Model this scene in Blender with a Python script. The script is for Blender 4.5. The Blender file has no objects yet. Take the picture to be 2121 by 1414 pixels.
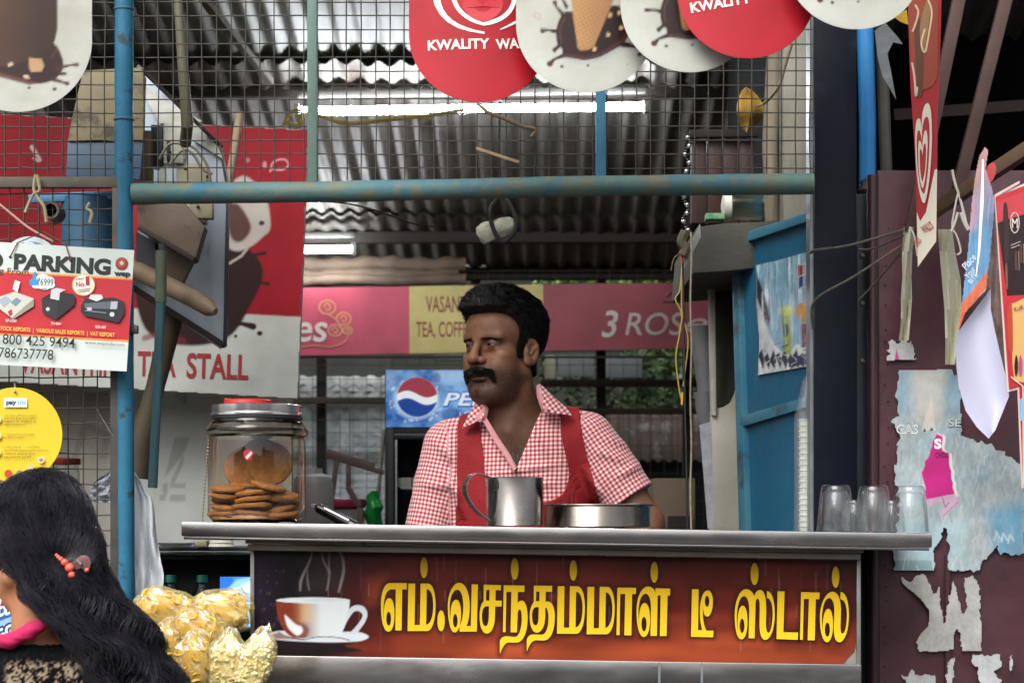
import bpy, bmesh, math, random
import numpy as np
from mathutils import Vector, Matrix, noise
from mathutils.geometry import tessellate_polygon

# ---------------------------------------------------------------- camera, sky, sun, exposure
SC = bpy.context.scene
F, CX, HY, CZ = 4000.0, 1060.5, 1085.0, 1.5      # focal length in photo pixels, principal column, eye level row, eye height
cam_d = bpy.data.cameras.new('camera'); cam = bpy.data.objects.new('camera', cam_d)
SC.collection.objects.link(cam); SC.camera = cam
cam.location = (0, 0, CZ); cam.rotation_euler = (math.radians(90), 0, 0)
cam_d.sensor_width = 36.0; cam_d.lens = F * 36.0 / 2121.0
cam_d.shift_y = (HY - 707.0) / 2121.0
cam_d.clip_start = 0.05; cam_d.clip_end = 500
cam_d.dof.use_dof = True; cam_d.dof.focus_distance = 4.05; cam_d.dof.aperture_fstop = 6.3

W = bpy.data.worlds.new('World'); SC.world = W; W.use_nodes = True
wn, wl = W.node_tree.nodes, W.node_tree.links
bg = wn['Background']; sky = wn.new('ShaderNodeTexSky'); sky.sky_type = 'NISHITA'; sky.sun_disc = False
SUN_EL, SUN_AZ = math.radians(48), math.radians(205)
sky.sun_elevation = SUN_EL; sky.sun_rotation = SUN_AZ; sky.air_density = 1.0; sky.dust_density = 4.0
hs = wn.new('ShaderNodeHueSaturation'); hs.inputs['Saturation'].default_value = 0.18
wl.new(sky.outputs[0], hs.inputs['Color']); wl.new(hs.outputs[0], bg.inputs['Color'])
bg.inputs['Strength'].default_value = 0.15
sun_d = bpy.data.lights.new('sun', 'SUN'); sun = bpy.data.objects.new('sun', sun_d); SC.collection.objects.link(sun)
sun_d.energy = 1.2; sun_d.angle = math.radians(40); sun_d.color = (1.0, 0.97, 0.93)
sdir = Vector((math.sin(SUN_AZ) * math.cos(SUN_EL), math.cos(SUN_AZ) * math.cos(SUN_EL), math.sin(SUN_EL)))
sun.rotation_euler = sdir.to_track_quat('Z', 'Y').to_euler(); sun.location = (0, -6, 9)

SC.view_settings.view_transform = 'Standard'; SC.view_settings.look = 'None'
SC.view_settings.gamma = 1.0; SC.view_settings.use_curve_mapping = False
SC.view_settings.exposure = 0.92
SC.render.engine = 'CYCLES'
cy = SC.cycles; cy.use_denoising = True; cy.max_bounces = 10; cy.diffuse_bounces = 4; cy.glossy_bounces = 4
cy.transmission_bounces = 8; cy.transparent_max_bounces = 24; cy.caustics_reflective = False; cy.caustics_refractive = False
cy.sample_clamp_indirect = 4.0; cy.use_light_tree = True

rnd = random.Random(7)
COL = SC.collection

# ---------------------------------------------------------------- helpers: space and colour
def P(px, py, Y):                     # point of the place seen at a photo pixel, Y metres away
    return Vector(((px - CX) * Y / F, Y, CZ + (HY - py) * Y / F))
def lin(c):
    if isinstance(c, str):
        c = c.lstrip('#'); c = [int(c[i:i + 2], 16) / 255 for i in (0, 2, 4)]
    return tuple(x / 12.92 if x <= 0.04045 else ((x + 0.055) / 1.055) ** 2.4 for x in c[:3])
def lc(c): return np.array(lin(c), dtype=np.float32)

# ---------------------------------------------------------------- helpers: materials
def _mix(nt, a, b, fac):
    m = nt.nodes.new('ShaderNodeMix'); m.data_type = 'RGBA'
    for s, v in ((m.inputs['Factor'], fac), (m.inputs['A'], a), (m.inputs['B'], b)):
        if hasattr(v, 'links'): nt.links.new(v, s)
        elif isinstance(v, (tuple, list)): s.default_value = (*v[:3], 1)
        else: s.default_value = v
    return m.outputs['Result']
def _ramp(nt, val, a, b):
    r = nt.nodes.new('ShaderNodeMapRange'); r.inputs['From Min'].default_value = a; r.inputs['From Max'].default_value = b
    nt.links.new(val, r.inputs['Value']); return r.outputs['Result']
def _noise(nt, scale, detail=4, stretch=(1, 1, 1), coord='Object', rough=.55):
    tc = nt.nodes.new('ShaderNodeTexCoord'); mp = nt.nodes.new('ShaderNodeMapping'); mp.inputs['Scale'].default_value = stretch
    nt.links.new(tc.outputs[coord], mp.inputs['Vector'])
    n = nt.nodes.new('ShaderNodeTexNoise'); n.inputs['Scale'].default_value = scale; n.inputs['Detail'].default_value = detail
    n.inputs['Roughness'].default_value = rough
    nt.links.new(mp.outputs[0], n.inputs['Vector']); return n.outputs['Fac']
MATS = {}
def mat(name, c, c2=None, scale=12, rough=.6, metal=0, bump=0, bscale=60, stretch=(1, 1, 1), patch=None, pscale=6, plo=.55, phi=.62,
        spec=.5, rvar=0, attr=False, sss=0, sheen=0, bstretch=None, coat=0, emit=None, trans=0, alpha=None):
    if name in MATS: return MATS[name]
    m = bpy.data.materials.new(name); m.use_nodes = True; nt = m.node_tree; b = nt.nodes['Principled BSDF']
    col = lin(c) if c is not None else None
    if attr:
        a = nt.nodes.new('ShaderNodeVertexColor'); a.layer_name = 'Col'; out = a.outputs['Color']
        if c2 is not None:
            f = _ramp(nt, _noise(nt, scale, 5, stretch), .35, .75); mm = nt.nodes.new('ShaderNodeMix'); mm.data_type = 'RGBA'; mm.blend_type = 'MULTIPLY'
            nt.links.new(f, mm.inputs['Factor']); nt.links.new(out, mm.inputs['A']); mm.inputs['B'].default_value = (*lin(c2), 1); out = mm.outputs['Result']
    elif c2 is not None:
        out = _mix(nt, col, lin(c2), _ramp(nt, _noise(nt, scale, 5, stretch), .32, .7))
    else: out = None
    if patch is not None:
        f = _ramp(nt, _noise(nt, pscale, 6, stretch, rough=.65), plo, phi)
        out = _mix(nt, out if out is not None else col, lin(patch), f)
    if out is not None: nt.links.new(out, b.inputs['Base Color'])
    else: b.inputs['Base Color'].default_value = (*col, 1)
    b.inputs['Metallic'].default_value = metal; b.inputs['Specular IOR Level'].default_value = spec
    if rvar:
        nt.links.new(_scale(nt, _noise(nt, scale * .7, 5, stretch), rough - rvar, rough + rvar), b.inputs['Roughness'])
    else: b.inputs['Roughness'].default_value = rough
    if bump:
        bn = nt.nodes.new('ShaderNodeBump'); bn.inputs['Strength'].default_value = 1; bn.inputs['Distance'].default_value = bump
        nt.links.new(_noise(nt, bscale, 5, bstretch or stretch), bn.inputs['Height']); nt.links.new(bn.outputs[0], b.inputs['Normal'])
    if sss: b.inputs['Subsurface Weight'].default_value = sss; b.inputs['Subsurface Radius'].default_value = (.01, .004, .002)
    if sheen: b.inputs['Sheen Weight'].default_value = sheen
    if coat: b.inputs['Coat Weight'].default_value = coat; b.inputs['Coat Roughness'].default_value = .15
    if trans: b.inputs['Transmission Weight'].default_value = trans
    if emit: b.inputs['Emission Color'].default_value = (*lin(emit[0]), 1); b.inputs['Emission Strength'].default_value = emit[1]
    MATS[name] = m; return m
def _scale(nt, v, lo, hi):
    r = nt.nodes.new('ShaderNodeMapRange'); r.inputs['From Min'].default_value = .3; r.inputs['From Max'].default_value = .7
    r.inputs['To Min'].default_value = lo; r.inputs['To Max'].default_value = hi
    nt.links.new(v, r.inputs['Value']); return r.outputs['Result']
def film(name, tint='#ffffff', gloss=.5, rough=.12, bump=.004, bscale=30, ior=1.45, haze=0.0, hz='#ffffff'):     # thin clear plastic or thin glass wall
    if name in MATS: return MATS[name]
    m = bpy.data.materials.new(name); m.use_nodes = True; nt = m.node_tree; nt.nodes.remove(nt.nodes['Principled BSDF'])
    o = nt.nodes['Material Output']; t = nt.nodes.new('ShaderNodeBsdfTransparent'); g = nt.nodes.new('ShaderNodeBsdfGlossy')
    t.inputs['Color'].default_value = (*lin(tint), 1); g.inputs['Roughness'].default_value = rough
    fr = nt.nodes.new('ShaderNodeLayerWeight'); pw = nt.nodes.new('ShaderNodeMath'); pw.operation = 'POWER'; pw.inputs[1].default_value = 3.2; nt.links.new(fr.outputs['Facing'], pw.inputs[0])
    mu = nt.nodes.new('ShaderNodeMath'); mu.operation = 'MULTIPLY_ADD'; mu.inputs[1].default_value = gloss; mu.inputs[2].default_value = .025 * ior; mu.use_clamp = True
    nt.links.new(pw.outputs[0], mu.inputs[0])
    mx = nt.nodes.new('ShaderNodeMixShader'); nt.links.new(mu.outputs[0], mx.inputs[0]); nt.links.new(t.outputs[0], mx.inputs[1]); nt.links.new(g.outputs[0], mx.inputs[2])
    if bump:
        bn = nt.nodes.new('ShaderNodeBump'); bn.inputs['Distance'].default_value = bump
        nt.links.new(_noise(nt, bscale, 3), bn.inputs['Height'])
        nt.links.new(bn.outputs[0], g.inputs['Normal']); nt.links.new(bn.outputs[0], fr.inputs['Normal'])
    last = mx.outputs[0]
    if haze:
        d = nt.nodes.new('ShaderNodeBsdfTranslucent' if haze > .2 else 'ShaderNodeBsdfDiffuse'); d.inputs['Color'].default_value = (*lin(hz), 1)
        m2 = nt.nodes.new('ShaderNodeMixShader'); m2.inputs[0].default_value = haze
        nt.links.new(last, m2.inputs[1]); nt.links.new(d.outputs[0], m2.inputs[2]); last = m2.outputs[0]
    nt.links.new(last, o.inputs['Surface']); MATS[name] = m; return m
def glass(name, tint='#f4fbf8', ior=1.45, rough=0):
    if name in MATS: return MATS[name]
    m = bpy.data.materials.new(name); m.use_nodes = True; nt = m.node_tree; nt.nodes.remove(nt.nodes['Principled BSDF'])
    g = nt.nodes.new('ShaderNodeBsdfGlass'); g.inputs['Color'].default_value = (*lin(tint), 1); g.inputs['IOR'].default_value = ior; g.inputs['Roughness'].default_value = rough
    nt.links.new(g.outputs[0], nt.nodes['Material Output'].inputs['Surface']); MATS[name] = m; return m

# ---------------------------------------------------------------- helpers: things, parts, meshes
ORIGIN = {}
def thing(name, label, cat, loc, group=None, kind=None):
    o = bpy.data.objects.new(name, None); COL.objects.link(o); o.empty_display_size = .05
    o.location = loc; ORIGIN[o.name] = Vector(loc); tag(o, label, cat, group, kind); return o
def tag(o, label=None, cat=None, group=None, kind=None):
    if label: o['label'] = label
    if cat: o['category'] = cat
    if group: o['group'] = group
    if kind: o['kind'] = kind
    return o
def copy_tree(o, parent=None):
    c = o.copy(); COL.objects.link(c); c.parent = parent
    if o.name in ORIGIN: ORIGIN[c.name] = ORIGIN[o.name].copy()
    for ch in list(o.children): copy_tree(ch, c)
    return c
def org(parent):
    while parent is not None:
        if parent.name in ORIGIN: return ORIGIN[parent.name]
        parent = parent.parent
    return Vector((0, 0, 0))

class MB:
    def __init__(s): s.v = []; s.f = []; s.c = None
    def add(s, vs, fs):
        n = len(s.v); s.v += [tuple(p) for p in vs]; s.f += [tuple(i + n for i in f) for f in fs]; return s
    def box(s, x0, x1, y0, y1, z0, z1):
        return s.add([(x0, y0, z0), (x1, y0, z0), (x1, y1, z0), (x0, y1, z0), (x0, y0, z1), (x1, y0, z1), (x1, y1, z1), (x0, y1, z1)],
                     [(0, 3, 2, 1), (4, 5, 6, 7), (0, 1, 5, 4), (1, 2, 6, 5), (2, 3, 7, 6), (3, 0, 4, 7)])
    def prism(s, pts, d):                      # closed polygon extruded along d
        pts = [Vector(p) for p in pts]; d = Vector(d); n = len(pts)
        tris = tessellate_polygon([pts])
        nrm = Vector((0, 0, 0))
        for i in range(n): nrm += pts[i].cross(pts[(i + 1) % n])
        flip = nrm.dot(d) > 0
        vs = pts + [p + d for p in pts]; fs = []
        for t in tris:
            a, b, c = t
            if (pts[b] - pts[a]).cross(pts[c] - pts[a]).dot(d) > 0: a, c = c, a
            fs.append((a, b, c)); fs.append((c + n, b + n, a + n))
        for i in range(n):
            j = (i + 1) % n
            fs.append((j, i, i + n, j + n) if not flip else (i, j, j + n, i + n))
        return s.add(vs, fs)
    def bar(s, a, b, w, h, up=(0, 0, 1)):      # rectangular bar from a to b
        a, b = Vector(a), Vector(b); t = (b - a).normalized(); u = Vector(up); x = t.cross(u)
        if x.length < 1e-4: x = t.cross(Vector((1, 0, 0)))
        x.normalize(); y = x.cross(t).normalized(); vs = []
        for p in (a, b):
            for sx, sy in ((-1, -1), (1, -1), (1, 1), (-1, 1)): vs.append(p + x * (sx * w / 2) + y * (sy * h / 2))
        return s.add(vs, [(0, 1, 2, 3), (7, 6, 5, 4), (0, 4, 5, 1), (1, 5, 6, 2), (2, 6, 7, 3), (3, 7, 4, 0)])
    def tube(s, pts, r, n=8, cap=True):
        pts = [Vector(p) for p in pts]; m = len(pts); rs = r if isinstance(r, (list, tuple)) else [r] * m
        t0 = (pts[1] - pts[0]).normalized(); x = t0.orthogonal().normalized(); vs = []; fs = []
        for i, p in enumerate(pts):
            t = (pts[min(i + 1, m - 1)] - pts[max(i - 1, 0)]).normalized()
            x = (x - t * x.dot(t)).normalized(); y = t.cross(x)
            for k in range(n):
                a = 2 * math.pi * k / n; vs.append(p + (x * math.cos(a) + y * math.sin(a)) * rs[i])
        for i in range(m - 1):
            for k in range(n):
                k2 = (k + 1) % n; fs.append((i * n + k, i * n + k2, (i + 1) * n + k2, (i + 1) * n + k))
        if cap: fs.append(tuple(range(n))[::-1]); fs.append(tuple((m - 1) * n + k for k in range(n)))
        return s.add(vs, fs)
    def lathe(s, prof, c, n=32, axis='z', closed=False):
        vs = []; fs = []; c = Vector(c); m = len(prof)
        for r, z in prof:
            for k in range(n):
                a = 2 * math.pi * k / n
                q = Vector((r * math.cos(a), r * math.sin(a), z))
                if axis == 'x': q = Vector((z, r * math.cos(a), r * math.sin(a)))
                if axis == 'y': q = Vector((r * math.cos(a), -z, r * math.sin(a)))
                vs.append(c + q)
        rng = range(m) if closed else range(m - 1)
        for i in rng:
            i2 = (i + 1) % m
            for k in range(n):
                k2 = (k + 1) % n; fs.append((i * n + k, i * n + k2, i2 * n + k2, i2 * n + k))
        if not closed:
            if prof[0][0] > 1e-6: fs.append(tuple(range(n))[::-1])
            if prof[-1][0] > 1e-6: fs.append(tuple((m - 1) * n + k for k in range(n)))
        return s.add(vs, fs)
    def grid(s, fn, nu, nv):
        vs = [fn(i / nu, j / nv) for j in range(nv + 1) for i in range(nu + 1)]
        fs = [(j * (nu + 1) + i, j * (nu + 1) + i + 1, (j + 1) * (nu + 1) + i + 1, (j + 1) * (nu + 1) + i) for j in range(nv) for i in range(nu)]
        return s.add(vs, fs)
    def ball(s, c, r, nu=12, nv=8, sc=(1, 1, 1)):
        c = Vector(c)
        vs = [c + Vector((math.sin(math.pi * j / nv) * math.cos(2 * math.pi * i / nu) * sc[0], math.sin(math.pi * j / nv) * math.sin(2 * math.pi * i / nu) * sc[1], math.cos(math.pi * j / nv) * sc[2])) * r for j in range(nv + 1) for i in range(nu)]
        fs = []
        for j in range(nv):
            for i in range(nu):
                i2 = (i + 1) % nu; fs.append((j * nu + i, (j + 1) * nu + i, (j + 1) * nu + i2, j * nu + i2))
        return s.add(vs, fs)
    def xf(s, fn): s.v = [tuple(fn(Vector(p))) for p in s.v]; return s
    def build(s, name, m, parent=None, smooth=False, bevel=0, solid=0, ang=35, label=None, kind=None):
        return mk(name, s.v, s.f, m, parent, smooth, bevel, solid, ang, label, kind)

def mk(name, v, f, m, parent=None, smooth=False, bevel=0, solid=0, ang=35, label=None, kind=None, colors=None, uv=None):
    o0 = org(parent); me = bpy.data.meshes.new(name)
    if isinstance(v, np.ndarray):
        v = v - np.array(o0)
        me.vertices.add(len(v)); me.vertices.foreach_set('co', v.astype(np.float32).ravel())
        f = np.asarray(f); k = f.shape[1]; nf = len(f)
        me.loops.add(nf * k); me.loops.foreach_set('vertex_index', f.astype(np.int32).ravel())
        me.polygons.add(nf); me.polygons.foreach_set('loop_start', np.arange(0, nf * k, k, dtype=np.int32))
        me.update(calc_edges=True); me.validate()
    else:
        me.from_pydata([(p[0] - o0[0], p[1] - o0[1], p[2] - o0[2]) for p in v], [], f)
    if bevel or solid:
        bm = bmesh.new(); bm.from_mesh(me)
        if solid:
            bmesh.ops.recalc_face_normals(bm, faces=bm.faces); bmesh.ops.solidify(bm, geom=bm.faces[:], thickness=solid)
        if bevel:
            bmesh.ops.remove_doubles(bm, verts=bm.verts, dist=1e-6)
            es = [e for e in bm.edges if len(e.link_faces) == 2 and e.calc_face_angle(0) > .5]
            bmesh.ops.bevel(bm, geom=es, offset=bevel, segments=2, profile=.6, affect='EDGES', clamp_overlap=True)
        bm.to_mesh(me); bm.free()
    if smooth or bevel:
        me.polygons.foreach_set('use_smooth', [True] * len(me.polygons)); me.set_sharp_from_angle(angle=math.radians(ang))
    if colors is not None:
        a = me.color_attributes.new('Col', 'FLOAT_COLOR', 'POINT')
        cc = np.ones((len(me.vertices), 4), np.float32); cc[:, :3] = colors; a.data.foreach_set('color', cc.ravel())
    if uv is not None:
        ul = me.uv_layers.new(name='UVMap'); li = np.empty(len(me.loops), np.int32); me.loops.foreach_get('vertex_index', li)
        ul.data.foreach_set('uv', uv[li].astype(np.float32).ravel())
    me.materials.append(m)
    o = bpy.data.objects.new(name, me); COL.objects.link(o); o.parent = parent
    if label: o['label'] = label
    if kind: o['kind'] = kind
    return o

# ---------------------------------------------------------------- helpers: printed surfaces
def path(d):                           # small SVG-like path: list of closed point lists
    tok = d.replace(',', ' ').split(); subs = []; cur = []; i = 0; cmd = None
    def num(): nonlocal i; i += 1; return float(tok[i - 1])
    while i < len(tok):
        if tok[i].isalpha(): cmd = tok[i]; i += 1
        if cmd == 'M': cur = [(num(), num())]; subs.append(cur); cmd = 'L'
        elif cmd == 'L': cur.append((num(), num()))
        elif cmd == 'C':
            a = cur[-1]; b = (num(), num()); c = (num(), num()); e = (num(), num())
            for k in range(1, 9):
                t = k / 8; u = 1 - t
                cur.append(tuple(u**3 * a[j] + 3 * u * u * t * b[j] + 3 * u * t * t * c[j] + t**3 * e[j] for j in (0, 1)))
        elif cmd == 'Z': pass
    for q in subs:
        if abs(q[0][0] - q[-1][0]) + abs(q[0][1] - q[-1][1]) < 1e-6: q.pop()
    return subs
def ell(cx, cy, rx, ry, n=24, rot=0):
    c, s = math.cos(rot), math.sin(rot)
    return [(cx + rx * math.cos(a) * c - ry * math.sin(a) * s, cy + rx * math.cos(a) * s + ry * math.sin(a) * c) for a in (2 * math.pi * k / n for k in range(n))]
def smoothpoly(pts, n=6, closed=True):     # Catmull-Rom through points
    out = []; m = len(pts)
    for i in range(m if closed else m - 1):
        g = lambda k: pts[k % m] if closed else pts[min(max(k, 0), m - 1)]
        p0, p1, p2, p3 = g(i - 1), g(i), g(i + 1), g(i + 2)
        for k in range(n):
            t = k / n
            out.append(tuple(.5 * (2 * p1[j] + (p2[j] - p0[j]) * t + (2 * p0[j] - 5 * p1[j] + 4 * p2[j] - p3[j]) * t * t + (3 * p1[j] - p0[j] - 3 * p2[j] + p3[j]) * t**3) for j in range(len(p1))))
    if not closed: out.append(tuple(pts[-1]))
    return out
class Canvas:                              # colour field sampled on a fine grid of mesh vertices
    def __init__(s, x0, y0, x1, y1, step, base):
        s.nx = int(round((x1 - x0) / step)) + 1; s.ny = int(round((y1 - y0) / step)) + 1
        s.xs = np.linspace(x0, x1, s.nx); s.ys = np.linspace(y0, y1, s.ny)
        s.X, s.Y = np.meshgrid(s.xs, s.ys); s.C = np.empty((s.ny, s.nx, 3), np.float32); s.C[:] = lc(base); s.st = step
    def sd(s, poly, X=None, Y=None):
        X = s.X if X is None else X; Y = s.Y if Y is None else Y
        d = np.full(X.shape, 1e12); ins = np.zeros(X.shape, bool); n = len(poly)
        for i in range(n):
            ax, ay = poly[i]; bx, by = poly[(i + 1) % n]; ex, ey = bx - ax, by - ay
            wx, wy = X - ax, Y - ay; L = ex * ex + ey * ey + 1e-12
            t = np.clip((wx * ex + wy * ey) / L, 0, 1); d = np.minimum(d, (wx - ex * t)**2 + (wy - ey * t)**2)
            if ey != 0: ins ^= ((ay > Y) != (by > Y)) & (X < ex * (Y - ay) / ey + ax)
        d = np.sqrt(d); return np.where(ins, -d, d)
    def _win(s, poly, m):
        a = np.array(poly); x0, y0 = a.min(0) - m; x1, y1 = a.max(0) + m
        i0, i1 = np.searchsorted(s.xs, [x0, x1]); j0, j1 = np.searchsorted(s.ys, [y0, y1])
        return slice(max(j0 - 1, 0), j1 + 1), slice(max(i0 - 1, 0), i1 + 1)
    def poly(s, poly, col, soft=None, grow=0, op=1.0, holes=()):
        soft = soft or s.st; w = s._win(poly, soft + grow + 2)
        X, Y = s.X[w], s.Y[w]
        if X.size == 0: return s
        d = s.sd(poly, X, Y)
        for h in holes: d = np.maximum(d, -s.sd(h, X, Y))
        a = np.clip(.5 - (d - grow) / soft, 0, 1) * op
        c = col(X, Y) if callable(col) else lc(col)
        s.C[w] = s.C[w] * (1 - a[..., None]) + c * a[..., None]; return s
    def line(s, pts, wid, col, soft=None, op=1.0):
        soft = soft or s.st; ws = wid if isinstance(wid, (list, tuple)) else [wid] * len(pts)
        w = s._win(pts, max(ws) + soft + 2); X, Y = s.X[w], s.Y[w]
        if X.size == 0: return s
        d = np.full(X.shape, 1e9)
        for i in range(len(pts) - 1):
            ax, ay = pts[i]; bx, by = pts[i + 1]; ex, ey = bx - ax, by - ay
            t = np.clip(((X - ax) * ex + (Y - ay) * ey) / (ex * ex + ey * ey + 1e-9), 0, 1)
            d = np.minimum(d, np.hypot(X - ax - ex * t, Y - ay - ey * t) - (ws[i] * (1 - t) + ws[i + 1] * t) / 2)
        a = np.clip(.5 - d / soft, 0, 1) * op; s.C[w] = s.C[w] * (1 - a[..., None]) + lc(col) * a[..., None]; return s
    def noise(s, amp, sx, sy, seed=0):         # multiply by smooth value noise
        n = vnoise(s.X / sx + seed * 17.3, s.Y / sy + seed * 7.1); s.C *= (1 + amp * (n[..., None] - .5) * 2); return s
    def build(s, name, mp, m, parent, label=None, mask=None):
        v = mp(s.X.ravel(), s.Y.ravel()); idx = np.arange(s.nx * s.ny).reshape(s.ny, s.nx)
        f = np.stack([idx[1:, :-1], idx[1:, 1:], idx[:-1, 1:], idx[:-1, :-1]], -1).reshape(-1, 4)
        c = s.C.reshape(-1, 3)
        if mask is not None:
            k = mask.ravel(); f = f[k[f].all(1)]; used = np.unique(f); re = -np.ones(len(v), int); re[used] = np.arange(len(used)); v = v[used]; c = c[used]; f = re[f]
        return mk(name, v, f, m, parent, colors=c, label=label, smooth=True)
def vnoise(x, y):
    xi = np.floor(x).astype(np.int64); yi = np.floor(y).astype(np.int64); fx = x - xi; fy = y - yi
    fx = fx * fx * (3 - 2 * fx); fy = fy * fy * (3 - 2 * fy)
    def h(a, b):
        n = (a * 374761393 + b * 668265263) & 0xffffffff; n = ((n ^ (n >> 13)) * 1274126177) & 0xffffffff; return ((n ^ (n >> 16)) & 0xffff) / 65535.
    return (h(xi, yi) * (1 - fx) + h(xi + 1, yi) * fx) * (1 - fy) + (h(xi, yi + 1) * (1 - fx) + h(xi + 1, yi + 1) * fx) * fy
def front(Y, dn=0.0):                      # photo pixels -> vertical plane facing the street at Y
    return lambda X, Yp: np.stack([(X - CX) * (Y - dn) / F, np.full(np.shape(X), Y - dn), CZ + (HY - Yp) * (Y - dn) / F], -1)
def plane(p0, n, dn=0.0):                  # photo pixels -> any plane through p0 with normal n (towards the viewer)
    p0 = np.array(p0, float); n = np.array(n, float); n /= np.linalg.norm(n); q = p0 + n * dn
    def mp(X, Yp):
        X = np.asarray(X, float); Yp = np.asarray(Yp, float)
        D = np.stack([(X - CX) / F, np.ones(X.shape), (HY - Yp) / F], -1); O = np.array([0, 0, CZ])
        t = ((q - O) @ n) / (D @ n); return O + D * t[..., None]
    return mp
class Print:                               # flat coloured shapes lying on a surface, each a hair above the one before
    def __init__(s, surf, dn=.0006, step=.00012): s.surf = surf; s.dn = dn; s.step = step; s.v = []; s.f = []; s.c = []
    def poly(s, subs, col):
        if isinstance(subs[0][0], (int, float)): subs = [subs]
        loops = [[Vector((p[0], p[1], 0)) for p in q] for q in subs]
        tr = tessellate_polygon(loops); pts = np.array([(p.x, p.y) for q in loops for p in q])
        s.tri(pts, tr, col); return s
    def tri(s, pts, tr, col):
        s.dn += s.step; v = s.surf(s.dn)(pts[:, 0], pts[:, 1]); n = len(s.v); cc = lin(col)
        s.v += [tuple(p) for p in v]; s.c += [cc] * len(v)
        for t in tr:
            a, b, c = (pts[i] for i in t)
            k = (b[0] - a[0]) * (c[1] - a[1]) - (b[1] - a[1]) * (c[0] - a[0])
            t = tuple(t) if k < 0 else tuple(t)[::-1]
            s.f.append(tuple(i + n for i in t))
    def line(s, pts, w, col):
        ws = w if isinstance(w, (list, tuple)) else [w] * len(pts); L = []; R = []
        for i, p in enumerate(pts):
            a = pts[max(i - 1, 0)]; b = pts[min(i + 1, len(pts) - 1)]; dx, dy = b[0] - a[0], b[1] - a[1]; l = math.hypot(dx, dy) or 1
            L.append((p[0] - dy / l * ws[i] / 2, p[1] + dx / l * ws[i] / 2)); R.append((p[0] + dy / l * ws[i] / 2, p[1] - dx / l * ws[i] / 2))
        n = len(pts); arr = np.array(L + R); tr = []
        for i in range(n - 1): tr += [(i, i + 1, n + i + 1), (i, n + i + 1, n + i)]
        s.tri(arr, tr, col); return s
    def text(s, t, x, y, h, col, w=None, bold=0, slope=0, shear=0, align='LEFT', arc=None, sp=1.0):
        v, tr, wd = glyphs(t, bold, shear, sp); k = h / .7; sx = (w / wd) if w else k        # h = cap height in photo pixels
        X = v[:, 0] * sx; Yp = -v[:, 1] * k
        if align == 'CENTER': X = X - wd * sx / 2
        if arc: Yp = Yp + arc * ((X - X.mean()) / max(wd * sx / 2, 1))**2
        c, sn = math.cos(slope), math.sin(slope)
        s.tri(np.stack([x + X * c - Yp * sn, y + X * sn + Yp * c], -1), tr, col); return s
    def build(s, name, m, parent, label=None):
        return mk(name, s.v, s.f, m, parent, colors=np.array(s.c, np.float32), label=label)
_GL = {}
def glyphs(t, bold=0, shear=0, sp=1.0):
    key = (t, bold, shear, sp)
    if key in _GL: return _GL[key]
    cu = bpy.data.curves.new('lettering', 'FONT'); cu.body = t; cu.size = 1; cu.offset = bold; cu.shear = shear; cu.space_character = sp; cu.fill_mode = 'BOTH'; cu.resolution_u = 4
    ob = bpy.data.objects.new('lettering', cu); COL.objects.link(ob)
    dg = bpy.context.evaluated_depsgraph_get(); me = bpy.data.meshes.new_from_object(ob.evaluated_get(dg))
    v = np.array([(q.co.x, q.co.y) for q in me.vertices]); me.calc_loop_triangles(); tr = [tuple(q.vertices) for q in me.loop_triangles]
    bpy.data.objects.remove(ob); bpy.data.curves.remove(cu); bpy.data.meshes.remove(me)
    x0 = v[:, 0].min(); v[:, 0] -= x0; _GL[key] = (v, tr, v[:, 0].max()); return _GL[key]

M_PRINT_UNUSED = mat('printed_vinyl', None, attr=True, rough=.38, c2='#d8d4cc', scale=5, spec=.4)
M_PAPER = mat('printed_paper', None, attr=True, rough=.75, c2='#d0ccc4', scale=14)
M_INK = mat('print_ink', None, attr=True, rough=.42)
STEEL = mat('brushed_steel', '#b4b0ac', '#a5a2a0', scale=9, rough=.24, metal=1, rvar=.07, bump=.00018, bscale=14, stretch=(1, 3, 3))
# ================================================================ the setting
BLUE = mat('blue_paint', '#1b5875', '#2a6d8a', scale=9, rough=.5, bump=.0012, bscale=40, patch='#2f3a36', pscale=22, plo=.58, phi=.66, spec=.35)
BLUE_WORN = mat('worn_blue_green_paint', '#34677a', '#5d7566', scale=9, rough=.6, bump=.002, bscale=45, patch='#6f6a55', pscale=26, plo=.46, phi=.66, spec=.3)
GREENISH = mat('grey_green_paint', '#48675f', '#587167', scale=14, rough=.55, bump=.0008, bscale=60, patch='#6a6a58', pscale=12, plo=.56, phi=.72)
RUSTY = mat('grey_angle_iron', '#5d594c', '#4a4437', scale=20, rough=.7, bump=.0008, bscale=70, patch='#6d4a35', pscale=14, plo=.6, phi=.7)
DARKBAR = mat('dark_iron', '#2c2a27', '#3c3a36', scale=20, rough=.65, bump=.0006, bscale=70)
CORR = mat('corrugated_iron', '#8e8e8a', '#6b6a66', scale=5, rough=.55, metal=.2, bump=.0012, bscale=18, stretch=(1, .35, 1), patch='#4a3a2c', pscale=4, plo=.62, phi=.75)
CORR_D = mat('old_corrugated_iron', '#827e77', '#59554e', scale=5, rough=.55, metal=.15, bump=.0012, bscale=18, stretch=(1, .35, 1), patch='#3a2a1e', pscale=5, plo=.56, phi=.7)
WOODD = mat('dark_timber', '#2b2018', '#1d1712', scale=10, rough=.8, bump=.002, bscale=30, stretch=(.3, 3, 3))
CONC = mat('concrete', '#77756c', '#5c5a52', scale=6, rough=.9, bump=.002, bscale=40, patch='#45433c', pscale=4)
PLASTER = mat('whitewashed_plaster', '#bbb7a9', '#9d998a', scale=6, rough=.9, bump=.002, bscale=30, patch='#6c695c', pscale=5, plo=.55, phi=.7)
ASPH = mat('asphalt', '#3d3b39', '#4a4845', scale=30, rough=.9, bump=.003, bscale=120)
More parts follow.
